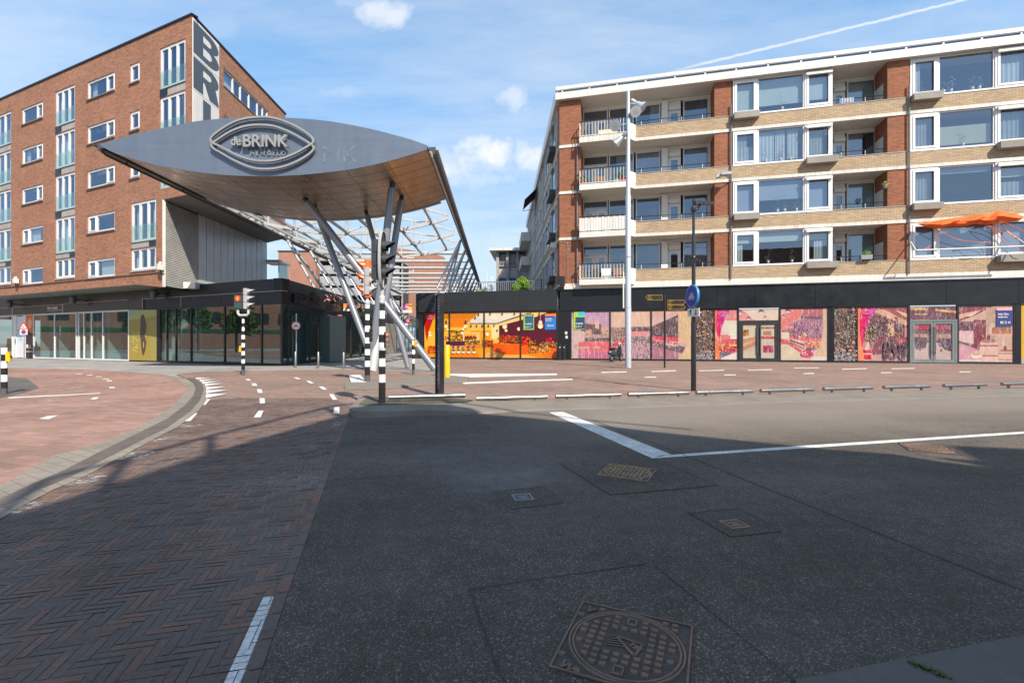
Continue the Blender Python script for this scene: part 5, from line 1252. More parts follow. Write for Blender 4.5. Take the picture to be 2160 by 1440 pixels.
panels(FR, RB, ((1808.2,1915.8),(1917.4,2019.2),(2020.8,2138.2)), .09, 3.41, sC_, cvC, film_p, labels=('pink film with wine racks and a magenta swoosh','pink film of a wine bar','pink film with wine barrels'))
MB().rect(FR, r(2153), r(2450), .35, 3.49, .0).build('yellow_film', M('yellow_print', (.36,.29,.10), .5, var=.2), RB)
MB().box(FR, r(2150), r(2450), 0, .35, -.2, .03).build('plinth', conc, RB)
# boards of the letting agents stuck on the glass
def board(F, par, p0, p1, y0, y1, cols_, texts, d=.03, label=None):
    a, zt = F.sz(p0, y0); b, zb__ = F.sz(p1, y1); mb = MB()
    fx = lambda u, v: (a+(b-a)*u, zt+(zb__-zt)*v); k = 0
    for (u0, v0, u1, v1, col) in cols_:
        x0, zz0 = fx(u0, v1); x1, zz1 = fx(u1, v0); mb.box(F, x0, x1, zz0, zz1, d, d+.006+.002*k, 0, lin(*col)); k += 1
    o = mb.build('letting_board', plainc, par, label=label)
    for (tx, u, v, h, sx) in texts:
        x0, zz = fx(u, v); text_mesh(tx, h, lambda x, y, z, x0=x0, zz=zz: F.pt(x0+x, zz+y, d+.03+z), white, 'lettering', o, extrude=.001, offset=.004, sx=sx)
board(FR, RB, 1210.5, 1233.5, 658, 694.5, [(0,0,1,1,(150,190,50)),(.14,.30,1,.97,(36,72,100)),(.4,.0,1,.22,(60,170,200))], [('m.seven',.17,.72,.26,.62),('085 760 77 77',.17,.88,.12,.62)], label='green and navy letting board on the cafe window')
board(FR, RB, 2101, 2134, 650, 688, [(0,.0,1,1,(50,60,120)),(0,0,1,.12,(226,160,170))], [('Snelder Zijlstra',.06,.38,.17,.50),('Bedrijfsmakelaars',.06,.52,.11,.62),('485 22 44',.2,.85,.20,.62)], label='blue letting board on the wine shop window')

# ------------------------------------------------------------------ low corner shop with the orange print
OS = thing('shop_building', 'low black fascia corner shop with bright orange flower shop window print', 'shop building', (-1.5, 36, 0))
oa, ob = r(893.5), r(1177)
m = MB(); cuts = [r(p) for p in (884,957,1032,1110,1176.5)]
for a, b in zip(cuts, cuts[1:]): m.box(FR, a+.006, b-.006, 3.55, 4.16, -.3, .12)
cuts = [r(p) for p in (884,946,1020,1097,1176.5)]
for a, b in zip(cuts, cuts[1:]): m.box(FR, a+.006, b-.006, 4.20, 5.02, -.3, .16)
FO = Frame(tuple(FR.pt(r(884),0))[:2], (-.027,1))
m.box(FO, .3, 39, 3.551, 4.159, -.3, .0).box(FO, .3, 39, 4.201, 5.019, -.3, .03); m.build('fascia', M('charcoal_cladding', (.021,.023,.027), .36, var=.14, vs=.5, spec=.4), OS)
MB().box(FR, r(884), ob, 4.16, 4.20, -.3, .10).build('aluminium_trim', M('dull_trim', (.22,.22,.22), .4, .5), OS)
MB().poly([FR.pt(r(886),4.99,0), FR.pt(ob,4.99,0), FRS.pt(38,4.99,0), FO.pt(39,4.99,0)]).build('roof', MT['roof_felt'], OS)
MB().box(FO, .3, 39, 0, 3.54, -.3, -.12).build('side_wall', darkfr, OS)
m = MB()
for p in (894,948.3,1021.6,1098.3,1176.4): m.box(FR, r(p)-.05, r(p)+.05, 0, 3.545, -.1, .05)
m.box(FR, oa, ob, 0, .10, -.1, .045); m.box(FR, oa, ob, 3.46, 3.546, -.1, .045); m.build('shop_frame', black_m, OS)
cvO = conv_px(FR, 880, 630, .14815); Rr.seed(23)
sO = [(Q(90,190,2010,860), (247,200,124)), (Q(90,190,960,290), (210,128,44)), (Q(460,190,880,285), (222,132,52)), ([(90,290),(460,290),(460,470),(90,470)], (246,190,110)), ([(460,285),(790,285),(640,405),(460,405)], (242,136,50)), ([(870,205),(1560,205),(1130,350),(730,352)], (236,226,208)), ([(770,290),(1330,290),(1130,345),(740,348)], (226,220,214)), ([(740,345),(1130,345),(1560,205),(1640,200),(1130,360),(740,358)], (92,70,74)), ([(1130,362),(1640,205),(1990,195),(1700,255),(1165,385)], (244,214,160)),
  (Q(740,360,1165,600), (250,206,136)), (Q(755,450,1050,600), (243,172,88)), ([(1060,370),(1165,380),(1165,580),(1060,560)], (252,230,180)),
  ([(1165,385),(1510,295),(1700,255),(1860,190),(2010,190),(2010,700),(1500,660),(1165,620)], (92,42,54)), ([(1700,255),(1990,195),(2010,195),(2010,215)], (150,90,60)), (Q(1745,480,1752,640), (74,32,44)),
  ([(95,760),(400,720),(950,690),(2010,740),(2010,860),(95,860)], (248,176,116)), ([(880,850),(1100,700),(1240,800),(1700,800),(1720,860)], (248,190,136)),
  (Q(470,780,875,855), (238,150,96)), (Q(95,690,140,855), (246,170,90)), (Q(150,670,260,780), (236,92,40)), (Q(640,480,870,600), (244,186,120)), (Q(655,488,860,494), (245,240,230)), (Q(655,590,860,596), (245,240,230)), (Q(655,490,662,596), (245,240,230)), (Q(854,490,861,596), (245,240,230)), (Q(860,470,900,600), (246,200,140)),
  (Q(410,605,682,668), (84,44,62)), (Q(680,640,910,700), (236,150,80)), (Q(940,590,1080,690), (206,100,50)),
  ([(1080,632),(1245,645),(1245,792),(1080,745)], (238,96,44)), ([(1245,645),(1575,635),(1575,790),(1245,796)], (250,112,62)), ([(1570,755),(1790,780),(1790,855),(1570,800)], (244,156,100)), ([(1790,780),(2010,740),(2010,860),(1790,860)], (240,140,92)), (Q(1570,660,1640,700), (236,110,70)), ([(1880,690),(2010,700),(2010,850),(1900,780)], (236,130,96)),
  ([(95,205),(255,205),(215,330),(165,460),(140,615),(118,500),(100,330)], (206,76,70)), ([(150,205),(255,205),(200,360),(160,470)], (196,62,78))]
sO += specks(475,650,450,600,120,[(110,72,44),(150,96,50),(84,60,40),(176,120,60)],11) + specks(1150,1480,520,630,90,[(222,60,40),(236,84,50),(110,100,50),(150,140,70),(190,50,44)],17) + specks(1575,1900,680,770,150,[(150,120,60),(206,120,80),(90,70,44),(236,190,150),(176,60,60)],12) + specks(1750,2005,610,690,90,[(190,160,110),(120,110,60),(236,200,160),(206,110,90)],13) + specks(1490,1620,540,650,40,[(226,80,70),(240,110,90)],16) + specks(1600,1690,590,650,26,[(190,160,80),(150,120,70)],12) + specks(1845,1925,560,620,26,[(226,70,84),(236,100,110)],13) + specks(680,850,530,585,50,[(110,40,40),(60,40,50),(190,60,50)],9,1.6) + specks(690,900,600,640,50,[(120,130,60),(90,80,50)],11) + specks(920,1080,580,690,60,[(84,70,50),(206,70,50),(150,120,60)],11) + specks(150,260,680,780,50,[(200,50,40),(120,100,50),(240,130,60)],13) + specks(365,455,540,580,16,[(70,70,140),(190,60,60),(50,50,60)],12)
for x in (372,520,590,660,735,810): sO += [(ell(x,755,26,22,14), (240,230,216)), (ell(x,733,24,16,12), (104,110,52)), (ell(x,680,20,18,14), Rr.choice([(104,60,140),(190,150,170),(206,50,60),(150,90,150)]))]
for x, y, s in ((412,395,22),(436,435,16),(690,395,24),(655,432,18),(642,490,18),(1248,400,26),(1268,452,17),(1450,430,22),(1757,392,30),(1000,505,24),(185,520,20),(178,480,14)): sO += [(ell(x,y,s*1.25,s*1.2,16), (255,226,160)), (ell(x,y,s*.8,s*.85,14), (255,246,220))]
for x in (412,695): sO.append((Q(x-12,310,x+12,360), (70,60,70)))
for x, y in ((1040,215),(1212,215),(1385,215),(875,225),(830,270),(1740,215),(770,385),(850,385),(930,385),(1015,385),(1095,380),(1140,450)): sO += [(Q(x-8,y-16,x+8,y+10), (80,50,30)), (ell(x,y+10,12,8,8), (60,40,30))]
sO += [([(1230,350),(1265,350),(1290,385),(1205,385)], (226,214,196)), ([(1740,310),(1775,310),(1790,360),(1725,360)], (230,220,214)), (Q(1753,190,1760,310), (206,190,180)), (Q(1695,366,1812,372), (190,160,150))]
sO += emblem_s(178, 265, 50, 28, (240,190,190))
panels(FR, OS, ((894.6,947.6),(949,1021),(1022.4,1097.6),(1099,1175.8)), .09, 3.47, sO, cvO, film, labels=('orange film of a flower shop with a red swoosh','orange film with hanging lamps','orange film with an orange plant box','orange film with a dark wall and flower beds'))
board(FR, OS, 1104.5, 1126.6, 662, 695.5, [(0,0,1,1,(140,190,50)),(.12,.10,.94,.94,(40,92,120)),(.12,.02,.94,.2,(24,56,80))], [('TE HUUR',.15,.165,.18,.74),('m.seven',.15,.68,.24,.66),('085 760 77 77',.15,.86,.11,.66)], label='green edged letting board')
board(FR, OS, 1149.6, 1173, 662, 695, [(0,0,1,1,(44,112,186)),(0,0,1,.2,(222,120,44)),(.0,.14,.9,.24,(24,70,140))], [('Snelder Zijlstra',.05,.34,.14,.56),('Bedrijfsmakelaars',.05,.45,.10,.62),('485 22 44',.22,.80,.17,.66)], label='blue and orange letting board')
for p, y in ((1194.5,702),(1195.5,710.8)): 
    s_, z_ = FR.sz(p, y); MB().box(FR, s_-.08, s_+.08, z_-.1, z_+.1, .061, .075).build('notice', white, RB)
# ------------------------------------------------------------------ far buildings
def ff(px, Y): return Frame(((px-1080)/FPX*Y, Y), (1,0))
def zz(py, Y): return H + (720-py)/FPX*Y
GF = thing('gallery_flats', 'brick end wall and grey open galleries of flats behind the passage', 'apartment building', (-32, 82, 0))
Y = 82; F = ff(587, Y); w = lambda px: F.s_of(px)
F.n = Vector((0,-1))
F2 = Frame(tuple(F.pt(w(608),0))[:2], (.93,.37)); F2.n = Vector((.37,-.93))
FA = Frame(tuple(F.pt(0,0))[:2], (.93,-.37)); 
MB().box(F, 0, w(666), 0, zz(531,Y), -9, 0).build('wall', brick_f, GF)
MB().box(F, -.1, w(666)+.1, zz(531,Y), zz(528.5,Y), -9.1, .1).build('roof_edge', darkfr, GF)
MB().box(F, .1, w(606), zz(625,Y), zz(553,Y), .001, .05).build('window', glass_s, GF)
m = MB(); 
for k, (a, b) in enumerate(((557,572),(580,597),(605,618),(632,645))): m.box(F, w(667), w(838), zz(b,Y), zz(a,Y), -1.6, -1.5); m.box(F, w(667), w(838), zz(b,Y)-.25, zz(b,Y)-.01, -4.0, -1.4)
m.box(F, w(666), w(838), zz(547,Y), zz(541,Y), -9, -1.3); m.build('gallery_parapet', M('gallery_grey', (.30,.31,.32), .6), GF)
m = MB()
for px in range(668, 838, 14): m.box(F, w(px), w(px)+.25, zz(680,Y), zz(547,Y), -4.0, -3.7)
m.build('gallery_post', conc, GF)
MB().box(F, w(666), w(838), 0, zz(545,Y), -9, -4.5).build('recessed_wall', M('dark_gallery', (.05,.048,.046), .8), GF)
TB = thing('brick_block', 'tall plain orange brick block with small windows behind the canopy bars', 'apartment building', (-21, 98, 0))
Y = 98; F = ff(836, Y); F.n = Vector((0,-1)); w = lambda px: F.s_of(px)
m = MB(); m.prism([F.pt(0,0,0), F.pt(w(935),0,0), F.pt(w(935),zz(541,Y),0), F.pt(w(903),zz(533,Y),0), F.pt(0,zz(522.5,Y),0)], (0,12,0)); m.build('wall', brick_f, TB)
for (x, y) in ((866,541),(866,570),(866,594)): window(F, w(x-9), w(x+7), zz(y+3.4,Y), zz(y-3,Y), .02, TB, (), .12, glass=glass_s)
LBK = thing('low_block', 'low white and blue building half hidden behind the canopy struts', 'building', (-14, 105, 0))
Y = 105; F = ff(936, Y); F.n = Vector((0,-1)); w = lambda px: F.s_of(px)
MB().box(F, 0, w(1000), 0, zz(596,Y), -8, 0).build('wall', M('white_render', (.62,.64,.66), .7), LBK)
MB().box(F, .2, w(962), zz(596,Y), zz(565,Y), -6, -.2).build('upper_storey', M('blue_panel', (.06,.16,.34), .4), LBK)
m = MB()
for px in (940,948,968,976,984,992): m.box(F, w(px), w(px+5), zz(640,Y), zz(600,Y), .01, .04)
m.build('window', darkfr, LBK)
# shops that close the far end of the passage
ES = thing('passage_shops', 'dark shopfronts with pink and red signs at the far end of the passage', 'shop building', (-16, 79, 0))
Y = 79; F = ff(820, Y); F.n = Vector((0,-1)); w = lambda px: F.s_of(px)
MB().box(F, 0, w(905), 0, zz(676,Y), -3, 0).build('wall', darkfr, ES)
rr = random.Random(41); m = MB()
for k in range(46):
    a = w(rr.uniform(862,898)); z = rr.uniform(.3,5.0); m.box(F, a, a+rr.uniform(.25,1.0), z, z+rr.uniform(.12,.6), .01, .05+.004*k, 0, rr.choice([(.5,.06,.14),(.6,.5,.45),(.12,.12,.3),(.45,.1,.06),(.7,.68,.65),(.25,.3,.32),(.5,.25,.3)]))
m.build('shop_sign', plainc, ES)
# office building beyond the roof terrace
OB = thing('office_building', 'concrete framed office with blue bands and flat overhanging roof beyond the terrace', 'office building', (-1.5, 80, 0))
F = Frame((( 1048-1080)/1000*76, 76), (1,-.055)); F.n = Vector((-.055,-1)).normalized(); Y = 76; w = lambda px: F.s_of(px)
R_ = w(1180)
m = MB(); m.box(F, -1.1, R_, zz(531,Y)+.0, zz(525.5,Y), -9, 1.2); m.build('roof', offwhite, OB)
m = MB()
for px in (1050,1071,1091.5,1112,1133): m.box(F, w(px)-.22, w(px)+.22, 0, zz(531,Y)-.01, -.4, .35)
m.build('column', conc, OB)
m = MB(); m.box(F, 0, R_, zz(592,Y), zz(563,Y), -.5, -.1); m.build('spandrel', M('pale_mauve_panel', (.42,.39,.40), .7), OB)
m = MB()
for y0, y1 in ((593.5,586),(563,560.5)): m.box(F, -.05, R_, zz(y0,Y), zz(y1,Y), -.6, -.05)
m.build('blue_band', M('deep_blue_panel', (.03,.07,.22), .4), OB)
MB().box(F, 0, R_, 0, zz(531,Y), -8, -.7).build('wall', M('blue_glazing', (.05,.09,.17), .15, 0, spec=.8), OB)
m = MB()
for px in range(1050,1135,3): m.box(F, w(px), w(px)+.07, zz(562,Y), zz(552,Y), -.05, .05)
m.box(F, 0, R_, zz(553,Y), zz(552,Y), -.08, .08); m.box(F, 0, R_, zz(562.5,Y), zz(560.6,Y), -.08, .2)
for px in (1056,1061,1066,1077,1082,1087,1097,1102,1107): m.box(F, w(px), w(px)+.12, zz(552,Y), zz(533,Y), -.7, -.6)
m.box(F, 0, R_, zz(616,Y), zz(594,Y), -.6, -.15); m.build('window_frame', conc, OB)
# skyline
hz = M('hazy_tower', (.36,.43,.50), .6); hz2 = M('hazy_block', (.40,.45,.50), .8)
for (px0, px1, yt, lab) in ((1026.5,1030.5,570,'slim hazy blue office tower, the taller of two on the skyline'),(1032.5,1034.5,574,'very thin hazy tower beside the taller one on the skyline')):
    Y = 900; o = MB().bx((px0-1080)*.9, (px1-1080)*.9, Y, Y+6, 0, zz(yt,Y)).build('office_tower', hz); tag(o, lab, 'tower')
rr = random.Random(5); blds = ((1013,1022,600),(1022,1028,596),(1036,1042,582),(1005,1013,604))
for i, (a, b, yt) in enumerate(blds):
    Y = 420+20*i; o = MB().bx((a-1080)/1000*Y, (b-1080)/1000*Y, Y, Y+15, 0, zz(yt,Y)).build('distant_block', hz2); tag(o, 'pale hazy city block low on the skyline beyond the roof terrace', 'building', 'city blocks on the skyline')

# ------------------------------------------------------------------ foliage helper
def leaves(mb, c, rx, ry, rz, n, s, rnd, col=None, core=.25):
    for k in range(n):
        while True:
            p = Vector((rnd.uniform(-1,1), rnd.uniform(-1,1), rnd.uniform(-1,1)))
            if core < p.length < 1: break
        q = Vector(c) + Vector((p.x*rx, p.y*ry, p.z*rz)); a = Vector((rnd.gauss(0,1), rnd.gauss(0,1), rnd.gauss(0,1))).normalized(); b = a.orthogonal().normalized()
        L = s*rnd.uniform(.6,1.3); mb.poly([q-b*L*.35, q+a*L*.5, q+b*L*.35, q-a*L*.5], 0, col)
# roof terrace: railing, bush, small plants
TZ = 5.0; td = -2.2
TR = thing('terrace_railing', 'grey metal railing along the roof terrace above the orange shop', 'railing', tuple(FR.pt(r(1090,td),TZ,td)))
m = MB(); a, b = r(1003,td), r(1128,td); x = a
while x < b: m.tube(FR.pt(x,TZ,td), FR.pt(x,6.0,td), .022, n=5); x += .17
for z in (5.15, 6.0): m.tube(FR.pt(a,z,td), FR.pt(b,z,td), .03, n=6)
m.build('bars', steel, TR)
m = MB(); a, b = r(1112,td-2.5), r(1172,td-2.5)
for z in [5.1+.13*k for k in range(11)]: m.tube(FR.pt(a,z,td-2.5), FR.pt(b,z,td-2.5), .014, n=5)
x = a
while x < b+.1: m.tube(FR.pt(x,TZ,td-2.5), FR.pt(x,6.5,td-2.5), .035, n=6); x += (b-a)/4
tag(m.build('terrace_fence', dhousing), 'dark wire fence at the end of the roof terrace beside the flats', 'fence')
rnd = random.Random(77)
c0_ = FR.pt(r(1100,-2.0), 0, -1.9)
SB = thing('shrub', 'round bright green shrub in front of the terrace railing', 'shrub', (c0_.x, c0_.y, TZ))
m = MB()
for (dx, dz, s_) in ((0,.62,.5),(.3,.75,.36),(-.28,.6,.36),(.1,1.0,.34),(-.12,.9,.3),(.42,.5,.28),(-.4,.4,.28)): leaves(m, (c0_.x+dx, c0_.y+rnd.uniform(-.2,.2), TZ+dz), s_, s_, s_, 230, .13, rnd)
m.build('foliage', M('sunny_leaf', (.13,.24,.03), .55, var=.5, vs=8), SB)
m = MB()
for k in range(5): m.tube((c0_.x,c0_.y,TZ), (c0_.x+rnd.uniform(-.4,.4), c0_.y+rnd.uniform(-.2,.2), TZ+.9), .02, .008, 5)
m.build('stem', M('bark', (.10,.07,.05), .9), SB)
for i, (px, h, lab) in enumerate(((1036,.75,'thin upright green plant on the roof terrace near the shrub'),(1011,.45,'dry low plant on the roof terrace under the canopy beam'),(1023,.55,'small leafy plant on the roof terrace between two others'))):
    p = FR.pt(r(px,-1.8), TZ, -1.8); m = MB(); leaves(m, (p.x,p.y,TZ+h*.55), .22, .2, h*.55, 110, .10, rnd, core=0); m.tube((p.x,p.y,TZ),(p.x,p.y,TZ+h*.8),.012,n=5)
    tag(m.build('terrace_plant', leaf if i != 1 else M('dry_leaf', (.22,.22,.10), .8)), lab, 'plant')

# ------------------------------------------------------------------ stainless rails along the kerb
FK = Frame(tuple(G(1080,853.0))[:2], (4235,1000))
RP = [(820,980),(1005,1153),(1172,1309),(1325,1452),(1467,1588),(1603,1716),(1731,1845),(1855,1968),(1979,2090),(2098,2210)]
rl_lab = ['nearest stainless rail, on the island beside the thick striped signal pole','second stainless rail along the kerb, just right of the island','third stainless rail along the kerb, opposite the white stop line','fourth stainless rail, in front of the white light mast','fifth stainless rail, right behind which the black camera mast stands','sixth stainless rail, in front of the fruit shop door','seventh stainless rail, in front of the black pier and confetti film','eighth stainless rail, in front of the wine rack film','ninth stainless rail, in front of the wine shop door','last stainless rail, cut by the right edge of the photo']
rail0 = None
for i, (a, b) in enumerate(RP):
    s0_, s1_ = FK.s_of(a), FK.s_of(b); cpt = FK.pt((s0_+s1_)/2, .03)
    if rail0 is None:
        s0_, s1_ = FK.s_of(1005), FK.s_of(1153); L = s1_-s0_; cm0 = FK.pt((s0_+s1_)/2, .03)
        rail0 = thing('low_rail', rl_lab[0], 'rail', tuple(cm0), 'low stainless rails along the kerb')
        MB().tube(FK.pt(s0_,.130), FK.pt(s1_,.130), .046, n=20).build('tube', inox, rail0, smooth=True)
        for f in (.17,.83):
            x = s0_+L*f; MB().box(FK, x-.008, x+.008, .0, .088, -.035, .035).box(FK, x-.05, x+.05, -.02, .012, -.05, .05).build('foot', inox, rail0)
        o = rail0
    else: o = dup(rail0)
    o.location = cpt + Vector((0,0,.085 if i == 0 else .012)); o['label'] = rl_lab[i]

# ------------------------------------------------------------------ posts and signals
def striped(name, label, cat, base, top, band, foot, r0, r1, zsplit, n=16, group=None, footcol=True, start=1):
    t_ = thing(name, label, cat, tuple(base), group); m = MB(); b = Vector(base); z = foot; k = start
    m.tube(b, b+Vector((0,0,foot*.45 if footcol else foot)), r0*1.02, n=n, m=2 if footcol else 0)
    if footcol: m.tube(b+Vector((0,0,foot*.45)), b+Vector((0,0,foot)), r0, n=n, m=0)
    while z < top-1e-3:
        e = min(top, z+band); rr_ = r0 if (z+e)/2 < zsplit else r1
        m.tube(b+Vector((0,0,z)), b+Vector((0,0,e)), rr_, n=n, m=k % 2); z = e; k += 1
    if r0 != r1: m.tube(b+Vector((0,0,zsplit-.02)), b+Vector((0,0,zsplit+.03)), r0, r1, n=n, m=1)
    m.build('pole', [black_s, white_s, pole_g], t_, smooth=True); return t_
def orient(c, yaw):
    f = Vector((math.cos(yaw), math.sin(yaw), 0)); s_ = Vector((-f.y, f.x, 0)); c = Vector(c)
    return lambda a, b, z: c + s_*a + f*b + Vector((0,0,z))
def head(par, c, yaw, lenses, rl, sp, mat, vis=None, depth=.14, plate=None, vlen=.22, wd=None, name='signal_head'):
    """lens positions run downwards; a is across, b forwards"""
    P = orient(c, yaw); n = len(lenses); hw = wd or rl*1.25; hh = sp*n/2 + rl*.15; m = MB(); k = 10
    def slab(b0, b1, hw, hh, rc):
        pts = []
        for cx, cz, a0 in ((hw-rc,hh-rc,0),(-hw+rc,hh-rc,90),(-hw+rc,-hh+rc,180),(hw-rc,-hh+rc,270)):
            for q in range(5): a = R2(a0+q*22.5); pts.append((cx+rc*math.cos(a), cz+rc*math.sin(a)))
        A = [P(x,b0,z) for x, z in pts]; B = [P(x,b1,z) for x, z in pts]; m.ring([A,B]); m.poly(A); m.poly(B)
    for q in range(n): 
        z = (n-1)/2*sp - q*sp; hs = sp/2-.006
        pts = [(hw*math.cos(R2(a)) if abs(math.cos(R2(a)))<1 else hw*math.cos(R2(a)), hs*math.sin(R2(a))) for a in range(0,360,30)]
        m.ring([[P(x*s_,b_,z+zz_*1.0) for x, zz_ in ((hw,-hs),(hw,hs),(-hw,hs),(-hw,-hs))] for s_, b_ in ((.7,-depth),(1,-depth*.6),(1,0))]); m.poly([P(x*.7,-depth,z+zz_) for x, zz_ in ((hw,-hs),(hw,hs),(-hw,hs),(-hw,-hs))]); m.poly([P(x,0,z+zz_) for x, zz_ in ((hw,-hs),(hw,hs),(-hw,hs),(-hw,-hs))])
    o = m.build(name, mat, par)
    if plate:
        pw, ph = plate; m = MB(); E = [(pw*math.cos(6.2832*q/40), ph*math.copysign(abs(math.sin(6.2832*q/40))**.8, math.sin(6.2832*q/40))) for q in range(40)]
        m.poly([P(x,.004,z) for x, z in E]); m.poly([P(x,-.012,z) for x, z in E][::-1]); p = m.build('back_board', black_m, par)
        m = MB(); m.ring([[P(x*f_,b_,z*(1-(1-f_)*pw/ph)) for x, z in E] for f_, b_ in ((1.0,-.03),(1.0,.02),(.93,.02),(.93,-.03),(1.0,-.03))]); m.build('board_rim', housing, p)
    for q, lm_ in enumerate(lenses):
        z = (n-1)/2*sp - q*sp
        MB().poly([P(rl*math.cos(6.2832*k/20), .012, z+rl*math.sin(6.2832*k/20)) for k in range(20)]).build('lens', lm_, o)
        if vis is not None:
            m = MB(); A = []; B = []; C = []; Dd = []
            for k in range(17):
                a = R2(-35 + 250*k/16); t_ = max(0, math.sin(a)); L_ = vlen*(.30+.70*t_**.8); rv_ = rl*1.06
                A.append(P(rv_*math.cos(a), .0, z+rv_*math.sin(a))); B.append(P(rv_*math.cos(a), L_, z+rv_*math.sin(a)-.04*L_)); C.append(P(rv_*.95*math.cos(a), L_, z+rv_*.95*math.sin(a)-.04*L_)); Dd.append(P(rv_*.95*math.cos(a), .005, z+rv_*.95*math.sin(a)))
            m.ring([A,B,C,Dd], closed=False); m.build('visor', vis, o)
    return o
def pushbox(par, c, yaw):
    P = orient(c, yaw); m = MB(); m.hexa([P(-.05,0,-.12),P(.05,0,-.12),P(.05,0,.12),P(-.05,0,.12),P(-.045,.09,-.11),P(.045,.09,-.11),P(.045,.07,.10),P(-.045,.07,.10)]); o = m.build('push_button', yellow, par)
    MB().tube(P(0,.07,.0), P(0,.10,.0), .025, n=10).build('button', black_m, o)
# thick signal pole on the island
b = G(806,852, .10); b.z = .12
T3 = striped('traffic_light', 'traffic light on the thick black and white striped pole on the kerb island', 'traffic light', b, 2.05, .152, .40, .064, .050, 1.55, footcol=False)
MB().tube(b+Vector((0,0,2.05-.12)), b+Vector((0,0,2.5)), .038, n=12).build('upper_pole', lgrey_st, T3)
MB().lathe(b+Vector((0,0,1.90)), [(.052,0),(.062,.02),(.055,.12),(.040,.15)], 14).build('pole_cap', lgrey_st, T3)
head(T3, (b.x+.02, b.y, 2.86), 0.0, [lens_off]*3, .105, .253, dhousing, dhousing, .20, (.26,.56), .24)
head(T3, (b.x+.10, b.y-.03, 1.34), R2(-40), [lens_amb, M('dull_amber_lens', (.30,.14,.09), .25, spec=.7), M('dull_green_lens', (.20,.15,.10), .25, spec=.7)], .038, .098, black_m, None, .10, name='bicycle_signal')
# signal in the middle with the orange head
b = G(775,806)
T2 = striped('traffic_light', 'slim striped traffic light with grey and orange heads before the canopy columns', 'traffic light', b, 2.5, .185, .50, .085, .068, 1.95)
MB().tube(b+Vector((0,0,2.5)), b+Vector((0,0,2.85)), .045, n=12).build('upper_pole', lgrey_st, T2)
MB().lathe(b+Vector((0,0,2.47)), [(.07,0),(.085,.03),(.08,.10),(.05,.14)], 14).build('pole_cap', lgrey_st, T2)
head(T2, (b.x+.09, b.y, 3.22), 0.0, [lens_off]*3, .115, .29, housing, housing, .19, None, .24)
head(T2, (b.x-.10, b.y+.05, 3.30), R2(206), [M('red_lens', (.35,.012,.01), .2, spec=.7)]*3, .145, .40, orange_p, orange_p, .18, None, .27)
head(T2, (b.x+.14, b.y+.03, 1.50), R2(25), [lens_off]*3, .05, .14, black_m, None, .10, name='bicycle_signal')
# pedestrian signal on the left
b = G(513,791)
T1 = striped('traffic_light', 'traffic light with a lit red pedestrian lamp beside the glass corner shop', 'traffic light', b, 2.28, .155, .46, .062, .045, 1.75)
m = MB(); m.path([b+Vector((-.20,0,2.52)), b+Vector((-.20,0,2.38)), b+Vector((-.14,0,2.31)), b+Vector((.14,0,2.31)), b+Vector((.20,0,2.38)), b+Vector((.20,0,2.52))], .05, 8); m.build('yoke', lgrey_st, T1)
hd = head(T1, (b.x-.16, b.y-.08, 2.82), R2(-90), [lens_off, lens_grn], .115, .27, dhousing, None, .14, wd=.15)
P = orient((b.x-.16, b.y-.08, 2.82+.135), R2(-90)); m = MB()
def blob(pts): m.poly([P(x,.022,z) for x, z in pts])
blob(ell(0,.065,.022,.024,12)); blob([(-.035,.04),(.035,.04),(.03,-.02),(-.03,-.02)]); blob([(-.03,-.02),(-.003,-.02),(-.006,-.095),(-.028,-.095)]); blob([(.003,-.02),(.03,-.02),(.028,-.095),(.006,-.095)]); blob([(-.056,.03),(-.038,.038),(-.038,-.03),(-.052,-.03)]); blob([(.056,.03),(.038,.038),(.038,-.03),(.052,-.03)])
m.build('lit_figure', lamp_red, hd)
m = MB(); m.poly([P(x,.018,z) for x, z in ell(0,0,.108,.108,20)]); m.build('lamp_glow', emis('dim_red_lamp', (.55,.03,.01), .35), hd)
head(T1, (b.x+.20, b.y-.02, 2.95), R2(4), [lens_off]*3, .095, .265, housing, housing, .15, None, .25)
pushbox(T1, (b.x-.06, b.y, 1.02), R2(180))
# striped posts
b = G(9,830); o = striped('striped_post', 'striped post with a yellow push button at the left edge of the cycle path', 'bollard', b, 1.17, .17, .30, .062, .062, 9); pushbox(o, (b.x+.06, b.y, .92), R2(20))
b = G(872,790); o = striped('striped_post', 'thin striped post with a yellow push button in front of the slanting columns', 'bollard', b, 1.38, .18, .44, .055, .055, 9); pushbox(o, (b.x+.05, b.y, 1.22), R2(-30))
# yellow post
b = G(943,797); o = thing('yellow_post', 'plain yellow steel post beside the information totem', 'bollard', tuple(b))
MB().lathe(b, [(.10,0),(.10,1.17),(.092,1.18),(.0,1.18)], 20).build('post', yellow, o, smooth=True); MB().bx(b.x-.17,b.x+.17,b.y-.17,b.y+.17,.0,.025).build('base_plate', yellow, o)
# information totem seen edge on
pa, pb = G(922.5,832), G(931.5,837.5); o = thing('information_totem', 'tall narrow black information totem seen edge on', 'information sign', tuple((pa+pb)/2))
FT = Frame((pb.x,pb.y), (pa.x-pb.x, pa.y-pb.y)); LT = (pb-pa).length
for s_ in (0, LT): MB().box(FT, s_-.045, s_+.045, 0, 2.42, -.05, .05).build('post', black_m, o)
MB().box(FT, -.06, LT+.06, 2.421, 2.47, -.055, .055).build('top_rail', housing, o)
MB().box(FT, .05, LT-.05, .15, 2.41, -.025, .025).build('panel', M('navy_panel', (.02,.03,.10), .3), o)
m = MB(); rr = random.Random(8)
for k in range(30): z = .3+k*.068; m.box(FT, .12, .12+(LT-.3)*rr.uniform(.3,1), z, z+.022, .0255, .028)
for k in range(12): z = .5+k*.15; m.box(FT, .12, .12+(LT-.3)*rr.uniform(.3,1), z, z+.04, -.028, -.0255)
m.build('panel_print', white, o)
